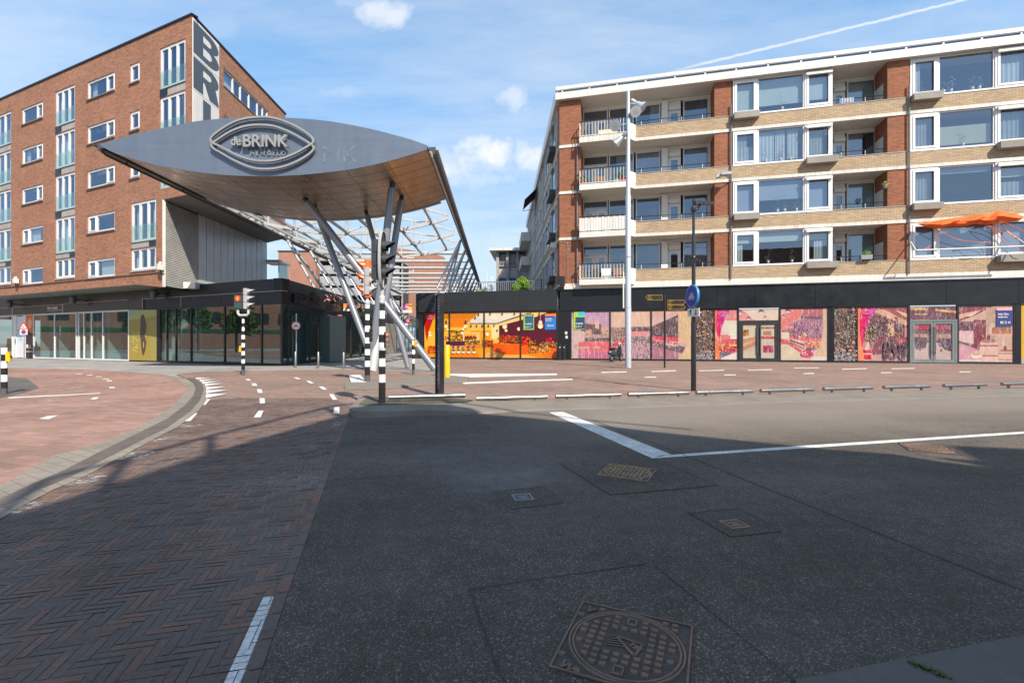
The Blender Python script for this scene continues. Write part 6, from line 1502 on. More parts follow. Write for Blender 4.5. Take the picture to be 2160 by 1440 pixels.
# stainless bollards by the glass shop
bol = None
for px, py, lab in ((623.6,773.8,'stainless bollard with the round sign pole, nearest the glass corner'),(671.5,775,'stainless bollard in front of the shop door'),(725,777,'stainless bollard farthest along the passage, right of the other two')):
    p = G(px,py)
    if bol is None:
        bol = thing('steel_bollard', lab, 'bollard', tuple(p), 'stainless bollards by the glass shop'); MB().lathe(p, [(.055,0),(.055,.76),(.045,.775),(0,.775)], 16).build('tube', inox, bol, smooth=True); o = bol
    else: o = dup(bol); o.location = p; o['label'] = lab
p = G(622.5,773) + Vector((0,.14,0)); o = thing('road_sign', 'round red edged sign on a thin grey pole in front of the glass shop', 'road sign', tuple(p))
MB().tube(p, p+Vector((0,0,2.75)), .028, n=10).build('pole', steel, o)
P = orient((p.x, p.y-.04, H + (720-687)/1000*p.y), R2(-80)); rs = .235
d_ = MB().poly([P(rs*math.cos(6.2832*k/28),0,rs*math.sin(6.2832*k/28)) for k in range(28)]).poly([P(rs*math.cos(6.2832*k/28),-.01,rs*math.sin(6.2832*k/28)) for k in range(28)][::-1]).build('disc', M('sign_red', (.50,.03,.04), .35), o)
MB().poly([P(rs*.8*math.cos(6.2832*k/28),.004,rs*.8*math.sin(6.2832*k/28)) for k in range(28)]).build('disc_face', M('sign_pale', (.62,.66,.64), .35), d_)
m = MB()
def bikeicon(m, P, s, b, w):
    for cx in (-.5,.5):
        A = [[P(s*(cx+r_*math.cos(6.2832*k/20)),b,s*(-.28+r_*math.sin(6.2832*k/20))) for k in range(20)] for r_ in (.34,.34-w)]; m.ring(A)
    for x0,z0,x1,z1 in ((-.5,-.28,-.2,.25),(-.2,.25,.3,.25),(.3,.25,-.05,-.28),(-.05,-.28,-.5,-.28),(-.05,-.28,-.25,.38),(.5,-.28,.26,.42),(-.38,.38,-.12,.38),(.26,.42,.08,.5)):
        d = Vector((x1-x0,z1-z0)).normalized(); nx, nz = -d.y*w/2, d.x*w/2
        m.poly([P(s*(x0-nx),b,s*(z0-nz)),P(s*(x1-nx),b,s*(z1-nz)),P(s*(x1+nx),b,s*(z1+nz)),P(s*(x0+nx),b,s*(z0+nz))])
bikeicon(m, P, .13, .007, .11); m.build('bicycle_symbol', black_m, d_)
# warning triangle and parking sign by the left shop
p = FP.pt(sp(88), 0, 1.0); o = thing('road_sign', 'red warning triangle above a square no parking plate by the left shopfront', 'road sign', tuple(p))
MB().tube(p, p+Vector((0,0,2.85)), .03, n=10).build('pole', steel, o)
zc = lambda py: H + (720-py)/1000*p.y
P = orient((p.x,p.y-.04,zc(689)), R2(-84)); tri = lambda s, b: [P(-s,b,-s*.58),P(s,b,-s*.58),P(0,b,s*1.15)]
m = MB().poly(tri(.34,0)).poly(tri(.34,-.01)[::-1]); t_ = m.build('triangle', MT['sign_red'], o); MB().poly(tri(.22,.004)).build('triangle_face', white, t_)
m = MB(); m.poly([P(-.09,.007,-.08),P(-.02,.007,-.08),P(-.06,.007,.05)]).poly([P(-.03,.007,.06),P(.09,.007,-.08),P(.04,.007,-.08),P(-.06,.007,.03)]).build('symbol', black_m, t_)
P = orient((p.x,p.y-.04,zc(700)), R2(-84)); m = MB().poly([P(-.26,0,-.21),P(.26,0,-.21),P(.26,0,.21),P(-.26,0,.21)]).poly([P(-.26,-.01,-.21),P(.26,-.01,-.21),P(.26,-.01,.21),P(-.26,-.01,.21)][::-1]); pl_ = m.build('plate', white, o)
m = MB().poly([P(.17*math.cos(6.2832*k/24),.004,.17*math.sin(6.2832*k/24)) for k in range(24)]); e = m.build('roundel', MT['sign_red'], pl_)
MB().poly([P(.13*math.cos(6.2832*k/24),.007,.13*math.sin(6.2832*k/24)) for k in range(24)]).build('roundel_face', M('sign_blue', (.02,.06,.36), .35), pl_)
m = MB(); m.poly([P(-.10,.010,.075),P(-.075,.010,.10),P(.10,.010,-.075),P(.075,.010,-.10)]).build('roundel_bar', MT['sign_red'], pl_)

# ------------------------------------------------------------------ white mast with flood lights
b = G(1325,775.5); Yb = b.y; MS = thing('floodlight_mast', 'tall pale grey mast carrying four round flood lights', 'lamp post', tuple(b))
zt = H + (720-193)/1000*Yb
MB().lathe(b, [(.15,0),(.15,3.0),(.140,3.05),(.135,zt*.62),(.11,zt*.63),(.085,zt),(.0,zt+.01)], 20).build('pole', zinc, MS, smooth=True)
MB().lathe(b+Vector((0,0,zt*.40)), [(.152,0),(.152,.03)], 18).lathe(b+Vector((0,0,2.95)), [(.153,0),(.153,.03)], 18).build('band', grey_st, MS)
MB().bx(b.x-.26,b.x-.20,b.y-.02,b.y+.02,2.95,4.75).build('side_plate', white, MS)
def flood(px, py, dirv, sc=1.0, dark=False):
    """lamp: can behind, flared shade in front; dirv points where it shines"""
    c = PY(px, py, Yb-.05); dv = Vector(dirv).normalized()
    lamp = MB().lathe(c, [(.02,-.52*sc),(.095*sc,-.50*sc),(.10*sc,-.30*sc),(.075*sc,-.26*sc),(.085*sc,-.2*sc),(.13*sc,-.15*sc),(.16*sc,.02*sc),(.27*sc,.22*sc),(.275*sc,.24*sc)], 18, axis=dv)
    o = lamp.build('flood_light', zinc if not dark else M('shaded_lamp_metal', (.30,.33,.37), .35, .4), MS, smooth=True)
    MB().lathe(c, [(.27*sc,.236*sc),(.0,.245*sc)], 18, axis=dv).build('lamp_glass', M('lamp_front', (.36,.36,.34), .3), o)
    q = Vector((b.x, b.y, c.z + .12)); MB().bar(q, c - dv*.1, .05, .03).build('arm', grey_st, o)
flood(1349,222,(.75,-.3,-.65)); flood(1338,235,(.05,-.85,-.45)); flood(1299.5,265,(-.35,-.85,-.40)); flood(1305,297,(-.72,.2,-.66), 1.0, True)
# ------------------------------------------------------------------ black camera mast with cycle sign
b = G(1463,823.5); Yb = b.y; BM = thing('camera_mast', 'black street mast with camera arm, round blue cycle sign and arrow plate', 'lamp post', tuple(b)); z_ = lambda py: H+(720-py)/1000*Yb
MB().lathe(b, [(.066,0),(.066,z_(680)),(.052,z_(672)),(.046,z_(504)),(.036,z_(500)),(.034,z_(421)),(.0,z_(420.5))], 16).build('pole', black_m, BM, smooth=True)
a = MB(); q0 = Vector((b.x+.03,b.y,z_(427))); a.hexa([q0+Vector(v) for v in ((0,-.07,-.06),(0,.07,-.06),(0,.07,.03),(0,-.07,.03),(.49,-.07,-.055),(.49,.07,-.055),(.52,.07,.0),(.52,-.07,.0))]); a.build('camera_housing', M('dark_camera', (.035,.035,.04), .35), BM)
MB().path([Vector((b.x+.04,b.y,z_(444))), Vector((b.x+.12,b.y,z_(440))), Vector((b.x+.17,b.y,z_(432)))], .03).lathe((b.x,b.y,z_(447)), [(.055,0),(.075,.02),(.075,.10),(.055,.14)], 12).build('camera_bracket', black_m, BM)
m = MB()
for k in range(8): an = 6.2832*k/8+.3; m.tube((b.x,b.y,z_(543)), (b.x+.34*math.cos(an), b.y+.34*math.sin(an), z_(543)-.23), .010, .004, n=5)
m.build('spike_collar', black_m, BM); MB().lathe((b.x,b.y,z_(543)-.03), [(.052,0),(.06,.02),(.05,.07)], 12).build('collar', black_m, BM)
P = orient((b.x-.07,b.y-.05,z_(625)), R2(188)); rs = .305
ringp = lambda r_, b_: [P(r_*math.cos(6.2832*k/36),b_,r_*math.sin(6.2832*k/36)) for k in range(36)]
d_ = MB().ring([ringp(rs,-.05), ringp(rs,.0)]).poly(ringp(rs,-.05)[::-1]).poly(ringp(rs,0)).build('cycle_sign', M('cyan_rim', (.03,.25,.55), .35), BM)
MB().poly(ringp(rs*.97,.003)).build('sign_face', M('sign_royal_blue', (.015,.035,.32), .3), d_)
m = MB(); bikeicon(m, P, .17, .007, .12); m.ring([ringp(rs*.95,.006), ringp(rs*.92,.006)]); m.build('bicycle_symbol', white, d_)
P = orient((b.x-.03,b.y-.05,z_(659)), R2(215)); m = MB(); m.hexa([P(x,b_,z) for b_ in (-.03,0) for x, z in ((-.17,-.11),(.17,-.11),(.17,.11),(-.17,.11))]); d_ = m.build('arrow_plate', white, BM)
m = MB()
for x, up in ((-.08,1),(.08,-1)): m.poly([P(x-.014,.004,-.07*up),P(x+.014,.004,-.07*up),P(x+.014,.004,.03*up),P(x-.014,.004,.03*up)]); m.poly([P(x-.035,.004,.03*up),P(x+.035,.004,.03*up),P(x,.004,.085*up)])
m.build('arrow', black_m, d_)
# ------------------------------------------------------------------ finger post
b = G(1402,775.5); Yb = b.y; FGP = thing('finger_post', 'thin black finger post with three yellow edged direction boards', 'signpost', tuple(b)); z_ = lambda py: H+(720-py)/1000*Yb; X_ = lambda px: (px-1080)/1000*Yb
MB().lathe(b, [(.045,0),(.045,z_(650)),(.06,z_(648)),(.06,z_(622)),(0,z_(621))], 14).build('pole', black_m, FGP, smooth=True)
bb = M('black_brown_board', (.022,.014,.012), .4)
def fboard(x0, x1, y0, y1, tip, rows):
    FB = Frame((0, b.y-.03), (1,0)); FB.n = Vector((0,-1)); a0, a1, t0, t1 = X_(x0), X_(x1), z_(y1), z_(y0); h = t1-t0; k = h*.5
    out = [(a0+k,t1),(a1,t1),(a1,t0),(a0+k,t0),(a0,(t0+t1)/2)] if tip < 0 else [(a0,t1),(a1-k,t1),(a1,(t0+t1)/2),(a1-k,t0),(a0,t0)]
    cx, cz = (a0+a1)/2, (t0+t1)/2; inn = [(cx+(x-cx)*(1-.020/(a1-a0)), cz+(z-cz)*(1-.022/h)) for x, z in out]
    o = MB().prism([FB.pt(x,z,0) for x, z in out], (0,.04,0)).build('direction_board', bb, FGP)
    m = MB(); m.ring([[FB.pt(x,z,.003) for x, z in out], [FB.pt(x,z,.003) for x, z in inn]]); m.build('yellow_edge', yellow_d, o)
    for i, tx in enumerate(rows):
        hh = h/(len(rows)+.6)*.62; text_mesh(tx, hh, lambda x, y, z, i=i: FB.pt(a0+(k*1.1 if tip < 0 else .07)+x, t1-h*(i+.95)/(len(rows)+.4)+y, .004+z), yellow_d, 'lettering', o, extrude=.001, sx=.8, offset=.001)
fboard(1361,1397,622,633,-1,['Stadhuis   2','De Brink   3','Stadscentrum 2']); fboard(1408,1446,632.5,642.3,1,['Lange Wemen 1','Markt   2','Station']); fboard(1408,1446,642.8,653,1,['Centrum   2','Bibliotheek','Museum'])

# ------------------------------------------------------------------ scooter
b = G(1299.5,762.5); SCT = thing('motor_scooter', 'dark grey motor scooter parked in front of the pink cafe window', 'scooter', tuple(b)); SCT_y = R2(50)
cy, sy = math.cos(SCT_y), math.sin(SCT_y); V3 = lambda x, y, z: Vector((b.x + x*cy - y*sy, b.y + x*sy + y*cy, z)); up = M('scooter_paint', (.035,.04,.045), .25, .2, spec=.7)
for x, nm in ((-.62,'wheel'),(.66,'wheel')):
    ax = V3(0,1,0)-V3(0,0,0); o = MB().lathe(V3(x,0,.24), [(.13,-.06),(.21,-.055),(.24,0),(.21,.055),(.13,.06)], 20, axis=ax).build(nm, rubber, SCT, smooth=True)
    MB().lathe(V3(x,0,.24), [(.02,-.063),(.125,-.062),(.125,.062),(.02,.063)], 16, axis=ax).build('rim', steel, o)
def loft(secs, mat, nm, sm_=True):
    m = MB(); rings = []
    for x, w, z0, z1 in secs: rings.append([V3(x, w*math.cos(6.2832*k/14), (z0+z1)/2+(z1-z0)/2*math.sin(6.2832*k/14)) for k in range(14)])
    m.ring(rings); m.poly(rings[0]); m.poly(rings[-1]); return m.build(nm, mat, SCT, smooth=sm_)
loft([(-.95,.05,.55,.66),(-.85,.15,.42,.76),(-.62,.21,.34,.80),(-.35,.20,.30,.78),(-.12,.15,.26,.70),(-.02,.12,.24,.5)], up, 'body')
loft([(-.80,.10,.80,.86),(-.7,.15,.79,.90),(-.4,.16,.78,.92),(-.1,.14,.76,.86),(-.04,.08,.76,.8)], black_m, 'seat'); loft([(-.14,.15,.22,.30),(.1,.16,.22,.28),(.36,.15,.22,.30)], up, 'footboard')
loft([(.34,.16,.24,.5),(.42,.21,.3,.8),(.50,.16,.5,1.02),(.52,.10,.7,1.06)], up, 'leg_shield'); loft([(.42,.05,.28,.5),(.62,.10,.36,.52),(.82,.10,.40,.50),(.9,.05,.36,.44)], up, 'front_mudguard')
MB().tube(V3(.66,.08,.24), V3(.50,.06,.95), .022).tube(V3(.66,-.08,.24), V3(.50,-.06,.95), .022).build('fork', steel, SCT)
MB().path([V3(.34,-.34,1.08), V3(.44,-.2,1.12), V3(.47,0,1.10), V3(.44,.2,1.12), V3(.34,.34,1.08)], .02).tube(V3(.34,-.34,1.08), V3(.30,-.40,1.06), .025).tube(V3(.34,.34,1.08), V3(.30,.40,1.06), .025).build('handlebar', black_m, SCT)
MB().lathe(V3(.47,0,1.10), [(.04,-.05),(.12,0),(.11,.12),(.09,.14)], 14, axis=V3(1,0,0)-V3(0,0,0)).build('headlight', white, SCT, smooth=True)
for sgn in (-1,1): MB().tube(V3(.42,sgn*.2,1.12), V3(.40,sgn*.28,1.28), .008, n=5).ball(V3(.40,sgn*.30,1.31), .06, 10, sz=.8).build('mirror', black_m, SCT)
MB().ball(V3(-.97,0,.64), .07, 10).build('tail_light', M('tail_red', (.40,.02,.02), .2), SCT); m = MB(); m.hexa([V3(x,y,z) for x in (-.965,-.955) for y, z in ((-.10,.34),(.10,.34),(.10,.48),(-.10,.48))]); m.build('number_plate', M('plate_blue', (.10,.25,.50), .4), SCT)
MB().tube(V3(-.9,-.1,.84), V3(-.95,-.1,.84), .02).path([V3(-.5,-.16,.86), V3(-.85,-.13,.86), V3(-.92,0,.86), V3(-.85,.13,.86), V3(-.5,.16,.86)], .016).build('rack', black_m, SCT); MB().lathe(V3(-.35,-.2,.28), [(.05,-.3),(.07,-.25),(.07,.1),(.03,.15)], 10, axis=V3(1,0,0)-V3(0,0,0)).build('exhaust', dhousing, SCT)

# ------------------------------------------------------------------ bins, lamps, cameras, signs, baskets
bn = None
for px, lab in ((1182,'left one of two slim black ash bins by the black pier'),(1191,'right one of two slim black ash bins by the black pier')):
    p = FR.pt(r(px,.45), 0, .45)
    if bn is None:
        bn = thing('ash_bin', lab, 'bin', tuple(p), 'slim black bins by the shop pier'); m = MB(); s_ = r(px,.45)
        m.box(FR, s_-.12, s_+.12, 0, 1.02, .33, .57).build('body', black_m, bn); MB().lathe(p+Vector((0,0,1.021)), [(.115,0),(.10,.05),(0,.075)], 12).build('lid', M('bin_lid', (.03,.03,.03), .2, .3), bn); MB().box(FR, s_-.05, s_+.02, .85, .93, .571, .576).build('sticker', white, bn); o = bn
    else: o = dup(bn); o.location = p; o['label'] = lab
def walllamp(px, py, lab):
    a, z = FP.sz(px, py, .55); p = FP.pt(a, z, 0); o = thing('wall_lamp', lab, 'wall lamp', tuple(FP.pt(a,z,.05)), 'barrel lamps over the left shops')
    c = FP.pt(a, z, .55); MB().lathe(c, [(.10,-.30),(.18,-.26),(.19,0),(.19,.20),(.13,.30)], 16).build('barrel', M('lamp_grey_green', (.10,.12,.12), .4, .2), o, smooth=True)
    MB().tube(FP.pt(a,z,.36), FP.pt(a+.5,z-.05,-.02), .06).build('arm', black_m, o)
walllamp(20,641,'grey barrel lamp at the left end above the shop sign'); walllamp(153.5,631.5,'grey barrel lamp above the tall white window frames'); walllamp(324,619,'grey barrel lamp above the yellow poster')
def cctv(F, px, py, lab, d=.0, mat=white):
    a, z = F.sz(px, py, .2); o = thing('security_camera', lab, 'security camera', tuple(F.pt(a,z,0)))
    MB().tube(F.pt(a,z-.2,.0), F.pt(a,z-.2,.2), .03).tube(F.pt(a,z-.25,.2), F.pt(a,z+.02,.2), .035).build('bracket', black_m, o)
    m = MB(); m.box(F, a-.09, a+.09, z, z+.32, .06, .34).build('housing', mat, o); MB().lathe(F.pt(a+.02,z+.36,.2), [(.09,-.04),(.10,.0),(.05,.09),(0,.10)], 10).build('dome', mat, o)
cctv(FL, 33, 597, 'small white camera on the brick ledge near the left edge'); cctv(FL, 338, 569, 'small white camera on the brick corner beside the louvres')
a, z = FR.sz(1525,372,.6); o = thing('wall_floodlight', 'flat floodlight on an arm on the buff band beside the drain pipe', 'floodlight', tuple(FR.pt(a,z,0)))
MB().tube(FR.pt(r(1540),z-.15,.1), FR.pt(a+.1,z+.0,.75), .035).build('arm', steel, o); m = MB(); m.box(FR, a-.15, a+.45, z, z+.16, .5, 1.0).build('housing', lgrey_st, o); MB().box(FR, a-.42, a-.16, z-.1, z+.12, .55, .8).build('ballast', lgrey_st, o)
o = thing('wall_camera', 'white wall camera with a cable at the corner of the balcony flats', 'security camera', tuple(FRS.pt(.6,9.0,.1)))
MB().box(FRS, .9, 1.3, 8.2, 8.6, .1, .5).build('housing', white, o); MB().tube(FRS.pt(1.1,8.4,.05), FR.pt(.15,8.4,.04), .03).path([FR.pt(.15,8.4,.04), FR.pt(.55,8.35,.04), FR.pt(.6,8.1,.04), FR.pt(.6,5.9,.04)], .02).build('cable', steel, o)
o = thing('speaker_box', 'black speaker box at the brick corner above the orange shop', 'speaker', tuple(FR.pt(r(1185),5.7,.1)))
a, z = FR.sz(1186,592,.3); MB().box(FR, a-.18, a+.18, z-.3, z+.3, .06, .5).build('box', black_m, o); MB().tube(FR.pt(a-.1,z-.31,.3), FR.pt(a-.1,5.05,.3), .04).build('bracket', black_m, o)
# baskets of flowers
rnd = random.Random(14)
def basket(px, py, fl, lab, n=80):
    d = .55; a, z = FQ.sz(px, py, d); c = FQ.pt(a, z, d); o = thing('flower_basket', lab, 'flower basket', tuple(c), 'hanging baskets on the passage shops')
    MB().lathe(c, [(.02,-.30),(.16,-.24),(.25,-.05),(.26,0)], 12).build('bowl', M('basket_brown', (.06,.04,.03), .8), o)
    m = MB(); leaves(m, tuple(c+Vector((0,0,.06))), .38, .38, .26, n*2, .13, rnd, core=0); m.build('leaves', leaf_d, o)
    if fl:
        m = MB()
        for k in range(n): p = c + Vector((rnd.gauss(0,.22), rnd.gauss(0,.22)-.05, .08+rnd.gauss(0,.16))); m.ball(p, .045, 5, col=rnd.choice(fl))
        m.build('flowers', plainc, o)['kind'] = 'stuff'
    MB().tube(FQ.pt(a,z+.45,.1), FQ.pt(a,z+.45,d), .018, n=6).tube(FQ.pt(a,z+.45,d), c, .010, n=5).build('bracket', black_m, o)
basket(662,626,None,'withered dark basket nearest the glass corner',40); basket(703,632,[(.6,.25,.28),(.7,.6,.55),(.55,.12,.16)],'basket with pink and white flowers on the passage fascia'); basket(762,651,[(.6,.55,.5),(.5,.15,.12)],'basket with white and red flowers beside the slim striped traffic light'); basket(851,673,[(.7,.68,.64)],'far basket with white flowers behind the slanting columns')
def flag(F, px, py, pw, lab, side, d0=.1):
    a = F.s_of(px, .55); P0 = F.pt(a, 0, .1); Yq = F.pt(a,0,.5).y; z = H+(720-py)/1000*Yq; w_ = pw/1000*Yq; o = thing('shop_flag', lab, 'hanging sign', tuple(F.pt(a,z,.1)), 'square signs projecting over the passage')
    FB = Frame((F.pt(a,0,.18).x, F.pt(a,0,.18).y-.004), (side,0)); FB.n = Vector((0,-1)); MB().box(FB, 0, w_, z-w_/2, z+w_/2, -.10, -.004).build('box', white, o); q = MB(); k = 0
    for pts, col in (([(0,.2),(1,.2),(1,1),(0,1)],(236,150,60)), ([(.5,.3),(1,.25),(1,1),(.62,1)],(104,50,140)), ([(.3,.35),(.75,.45),(.8,.85),(.35,1),(.2,.7)],(226,90,110)), ([(.1,.25),(.4,.2),(.45,.6),(.2,.75)],(240,176,50)), ([(0,0),(1,0),(1,.3),(.8,.18),(.6,.32),(.4,.16),(.2,.3),(0,.2)],(236,232,228)), ([(.38,.62),(.7,.62),(.7,.72),(.38,.72)],(240,190,190))):
        q.poly([FB.pt(x*w_, z-w_/2+y*w_, .002*k) for x, y in pts], 0, lin(*col)); k += 1
    q.build('print', plainc, o); MB().tube(F.pt(a,z+w_*.3,.0), F.pt(a,z+w_*.3,.2), .03, n=6).build('bracket', black_m, o)
flag(FQ, 735, 648, 15.5, 'orange and purple square sign on the left row, nearer', 1); flag(FQ, 722, 668, 9.5, 'small orange sign under the fascia on the left row', 1); flag(FO, 880, 650, 18.5, 'orange and purple square sign at the corner of the orange shop', -1); flag(FO, 880, 679, 14, 'lower square sign past the corner of the orange shop', -1)

# ------------------------------------------------------------------ torn orange awning
AW = thing('torn_awning', 'torn orange awning cloth blown up over a white bar by the lowest right windows', 'awning', tuple(FR.pt(r(2040), 8.2, .1)))
om = M('orange_canvas', (.74,.115,.012), .6, var=.12); rnd = random.Random(6)
NU, NV = 110, 14; grid = []
up_ = [(0,472),(.12,467),(.3,461),(.5,455),(.66,450),(.76,444),(.84,447),(.92,450),(1,457)]; lo_ = [(0,473),(.08,480),(.2,482),(.36,478),(.55,474),(.7,472),(.84,468),(.95,464),(1,460)]
ip = lambda P, t: next((b0+(b1-b0)*(t-a0)/(a1-a0) for (a0,b0),(a1,b1) in zip(P, P[1:]) if a0 <= t <= a1), P[-1][1])
for i in range(NU+1):
    t = i/NU; px = 1936+224*t; row = []
    for j in range(NV+1):
        v = j/NV; py = ip(up_,t)+(ip(lo_,t)-ip(up_,t))*v; d = .35+.55*math.sin(v*3.1)*min(1,4*t*(1-t)+.3)+.12*math.sin(t*23+v*5)+.05*math.sin(t*31+v*9)+.03*math.sin(t*19-v*17); py += .9*math.sin(t*27+v*3)*v; a, z = FR.sz(px, py, d); row.append(FR.pt(a,z,d))
    grid.append(row)
m = MB(); m.ring(grid, closed=False); m.build('cloth', om, AW, smooth=True)
m = MB()
for (x0,y0,x1,y1,sag) in ((2060,470,2165,520,8),(2075,470,2160,535,-4),(2090,468,2170,500,12),(1960,478,2090,512,-10),(2100,466,2150,510,6)):
    pts = []
    for k in range(12): t = k/11; px = x0+(x1-x0)*t; py = y0+(y1-y0)*t-sag*math.sin(t*3.14); a, z = FR.sz(px,py,.6); pts.append(FR.pt(a,z,.6+.1*math.sin(t*9)))
    m.path(pts, .016, 5)
pts = [FR.pt(*FR.sz(px,py,1.2),1.2) for px, py in ((1937,527),(1950,528),(1958,523),(1962,516))]; m.path(pts, [.05,.05,.04,.01], 5); m.build('torn_strip', om, AW)
a0, z0_ = FR.sz(1932,528,1.25); a1, z1_ = FR.sz(2175,521.5,1.25)
MB().tube(FR.pt(a0,z0_,1.25), FR.pt(a1,z0_,1.25), .045).build('front_bar', white, AW)
aa, zz_ = FR.sz(1921,510,.05); MB().tube(FR.pt(aa,zz_,.05), FR.pt(a0,z0_,1.25), .035).tube(FR.pt(a1-.1,z0_,1.25), FR.pt(a1-.4,zz_+.4,.05), .035).build('arm', white, AW)
# ------------------------------------------------------------------ things on the balconies
def bchair(k, px, lab, col, d=.1):
    a = r(px,d); z = FLR(k)+.02; o = thing('balcony_chair', lab, 'chair', tuple(FR.pt(a,z,d))); m = MB()
    m.box(FR, a-.28, a+.28, z+.42, z+.48, d-.55, d); m.build('seat', col, o); MB().hexa([FR.pt(a-.28,z+.48,d-.55),FR.pt(a+.28,z+.48,d-.55),FR.pt(a+.34,z+1.05,d-.72),FR.pt(a-.34,z+1.05,d-.72),FR.pt(a-.28,z+.48,d-.5),FR.pt(a+.28,z+.48,d-.5),FR.pt(a+.34,z+1.05,d-.67),FR.pt(a-.34,z+1.05,d-.67)]).build('backrest', col, o)
    for x, y in ((-.25,-.05),(.25,-.05),(-.25,-.5),(.25,-.5)): MB().box(FR, a+x-.02, a+x+.02, z, z+.42, d+y-.02, d+y+.02).build('leg', col, o)
bchair(0,1272,'cream wicker chair on the topmost balcony, left one',M('cream_wicker', (.55,.48,.34), .8)); bchair(0,1292,'cream wicker chair on the topmost balcony, right one',MT['cream_wicker']); bchair(3,1255,'dark chair on the lowest balcony, left',dhousing); bchair(3,1278,'white chair on the lowest balcony, middle',white); bchair(3,1303,'brown chair on the lowest balcony, right',M('brown_wood', (.20,.10,.06), .6)); bchair(1,1265,'brown slatted chair between pots on the second balcony from the top',MT['brown_wood'])
def pot(k, px, d, col, s, lab, fl=None, zo=0.02):
    a = r(px,d); z = FLR(k)+zo; p = FR.pt(a,z,d); o = thing('flower_pot', lab, 'flower pot', tuple(p)); MB().lathe(p, [(.13*s,0),(.19*s,.34*s),(.21*s,.36*s),(.21*s,.40*s),(.17*s,.40*s)], 12).build('pot', col, o, smooth=True)
    m = MB(); leaves(m, tuple(p+Vector((0,0,.62*s))), .26*s, .26*s, .3*s, 70, .13*s, rnd, core=0); m.build('plant', leaf, o)
red = M('red_glaze', (.45,.03,.025), .35)
pot(1,1228,.35,red,1.1,'red pot at the left end of the second balcony from the top'); pot(1,1313,.35,red,1.2,'red pot at the right end of the second balcony from the top'); pot(1,1300,.35,white,1.0,'white pot beside the right red pot on the second balcony'); pot(0,1236,.35,M('terracotta', (.35,.14,.07), .7),.9,'terracotta pot on the topmost balcony'); pot(1,1245,.3,MT['terracotta'],.8,'small terracotta pot on the second balcony from the top')
a, b_ = r(1815,.15), r(1839,.15); z = Z0[3]+.12; o = thing('flower_box', 'grey flower box with green plants hung on the lowest handrail', 'flower box', tuple(FR.pt(a,z,.1)))
MB().box(FR, a, b_, z, z+.28, .0, .26).build('box', M('grey_plastic', (.22,.23,.24), .5), o); m = MB(); leaves(m, tuple(FR.pt((a+b_)/2,z+.38,.13)), .36, .15, .18, 120, .10, rnd, core=0); m.build('plant', MT['sunny_leaf'], o)
a = r(1786,0); z = Z0[0]+.38; o = tag(MB().build('x', white) if False else (lambda m: (drape(m, FR, r(1771), r(1800), Z0[0]+.08, z, .05, .05, 5), m.build('laundry', M('patterned_cloth', (.42,.42,.50), .9, var=.7, vs=14)))[1])(MB()), 'patterned laundry hung over the topmost handrail', 'laundry')
a = r(1866,.1); z = H+(720-392)/1000*FR.pt(a,0,0).y; p = FR.pt(a,z,.15); o = thing('hanging_pot', 'yellow hanging flower pot on the brick pier of the third floor', 'flower pot', tuple(p)); MB().lathe(p, [(.08,-.2),(.14,0),(.13,.02)], 10).build('pot', MT['grey_plastic'], o); m = MB(); leaves(m, tuple(p+Vector((0,0,.1))), .22, .2, .15, 60, .1, rnd, core=0); m.build('plant', M('yellow_green_leaf', (.30,.32,.05), .6), o)
# ------------------------------------------------------------------ building behind the photographer: its roof throws the shadow over the near road
SUN_EL = R2(42.6); SUN_H = Vector((.523,-.853,0)).normalized(); SUN = Vector((SUN_H.x*math.cos(SUN_EL), SUN_H.y*math.cos(SUN_EL), math.sin(SUN_EL)))
HB = 14.0; shift = SUN_H*(HB/math.tan(SUN_EL))
up = lambda x, y: G(x, y, .12) - SUN_H*(.12/math.tan(SUN_EL))
sp_ = [G(0,1093) + Vector((-.75,-4.9,0))*1.6, G(0,1093), G(233,1022), G(450,953), G(720,875.5), G(735,871), up(757,858), up(790,851), up(940,852), up(1000,856), up(1014,866.5), G(1019,874), G(1100,880.3), G(1250,895.5), G(1375,911), G(1640,937.5), G(1932,968.7), G(2080,986), G(1995,940), G(2160,947.5)]
e_ = (sp_[-1]-sp_[-2]).normalized(); sp_.append(sp_[-1] + Vector((14,-3.4,0)))
poly = [Vector((p.x, p.y, 0)) + shift for p in sp_]
poly += [poly[-1] + Vector((2,-16,0)), poly[0] + Vector((2,-14,0))]
BB = thing('street_building', 'brick building across the street behind the photographer', 'building', (8, -12, 0))
V = lambda p, z: Vector((p.x, p.y, z))
m = MB(); n = len(poly)
for i in range(n): 
    p, q = poly[i], poly[(i+1)%n]; m.poly([V(p,0), V(q,0), V(q,HB), V(p,HB)])
m.poly([V(p,HB) for p in poly]); m.build('wall', brick_l, BB)
m = MB(); rails = poly
ins = [p + (Vector((6,-14,0))-p).normalized()*.12 for p in poly[:22]]
off = lambda p: V(p, HB+1.15)
for i, (p, q) in enumerate(zip(ins[1:16], ins[2:16])): m.tube(off(p), off(q), .06 if i < 6 else .04, n=6)
L_ = 0
for p, q in zip(ins[1:6], ins[2:6]):
    d = (q-p); k = max(1, int(d.length/1.5))
    for j in range(k): t = p + d*(j/k); m.tube(V(t,HB), V(t,HB+1.15), .065, n=6)
m.build('roof_railing', darkfr, BB)
wn = MB()
for k in range(4):
    for j in range(4):
        p, q = poly[12], poly[18]; d = (q-p).normalized(); a = p + d*(.6+j*1.15); nn = Vector((-d.y, d.x, 0)); nn = nn if nn.y > 0 else -nn
        a2 = a + d*.8; z = 2.0+k*3.0; o = nn*.06; wn.hexa([V(a+o,z), V(a2+o,z), V(a2+o,z+1.6), V(a+o,z+1.6), V(a+o*.0,z), V(a2,z), V(a2,z+1.6), V(a,z+1.6)])
wn.build('window', darkfr, BB)

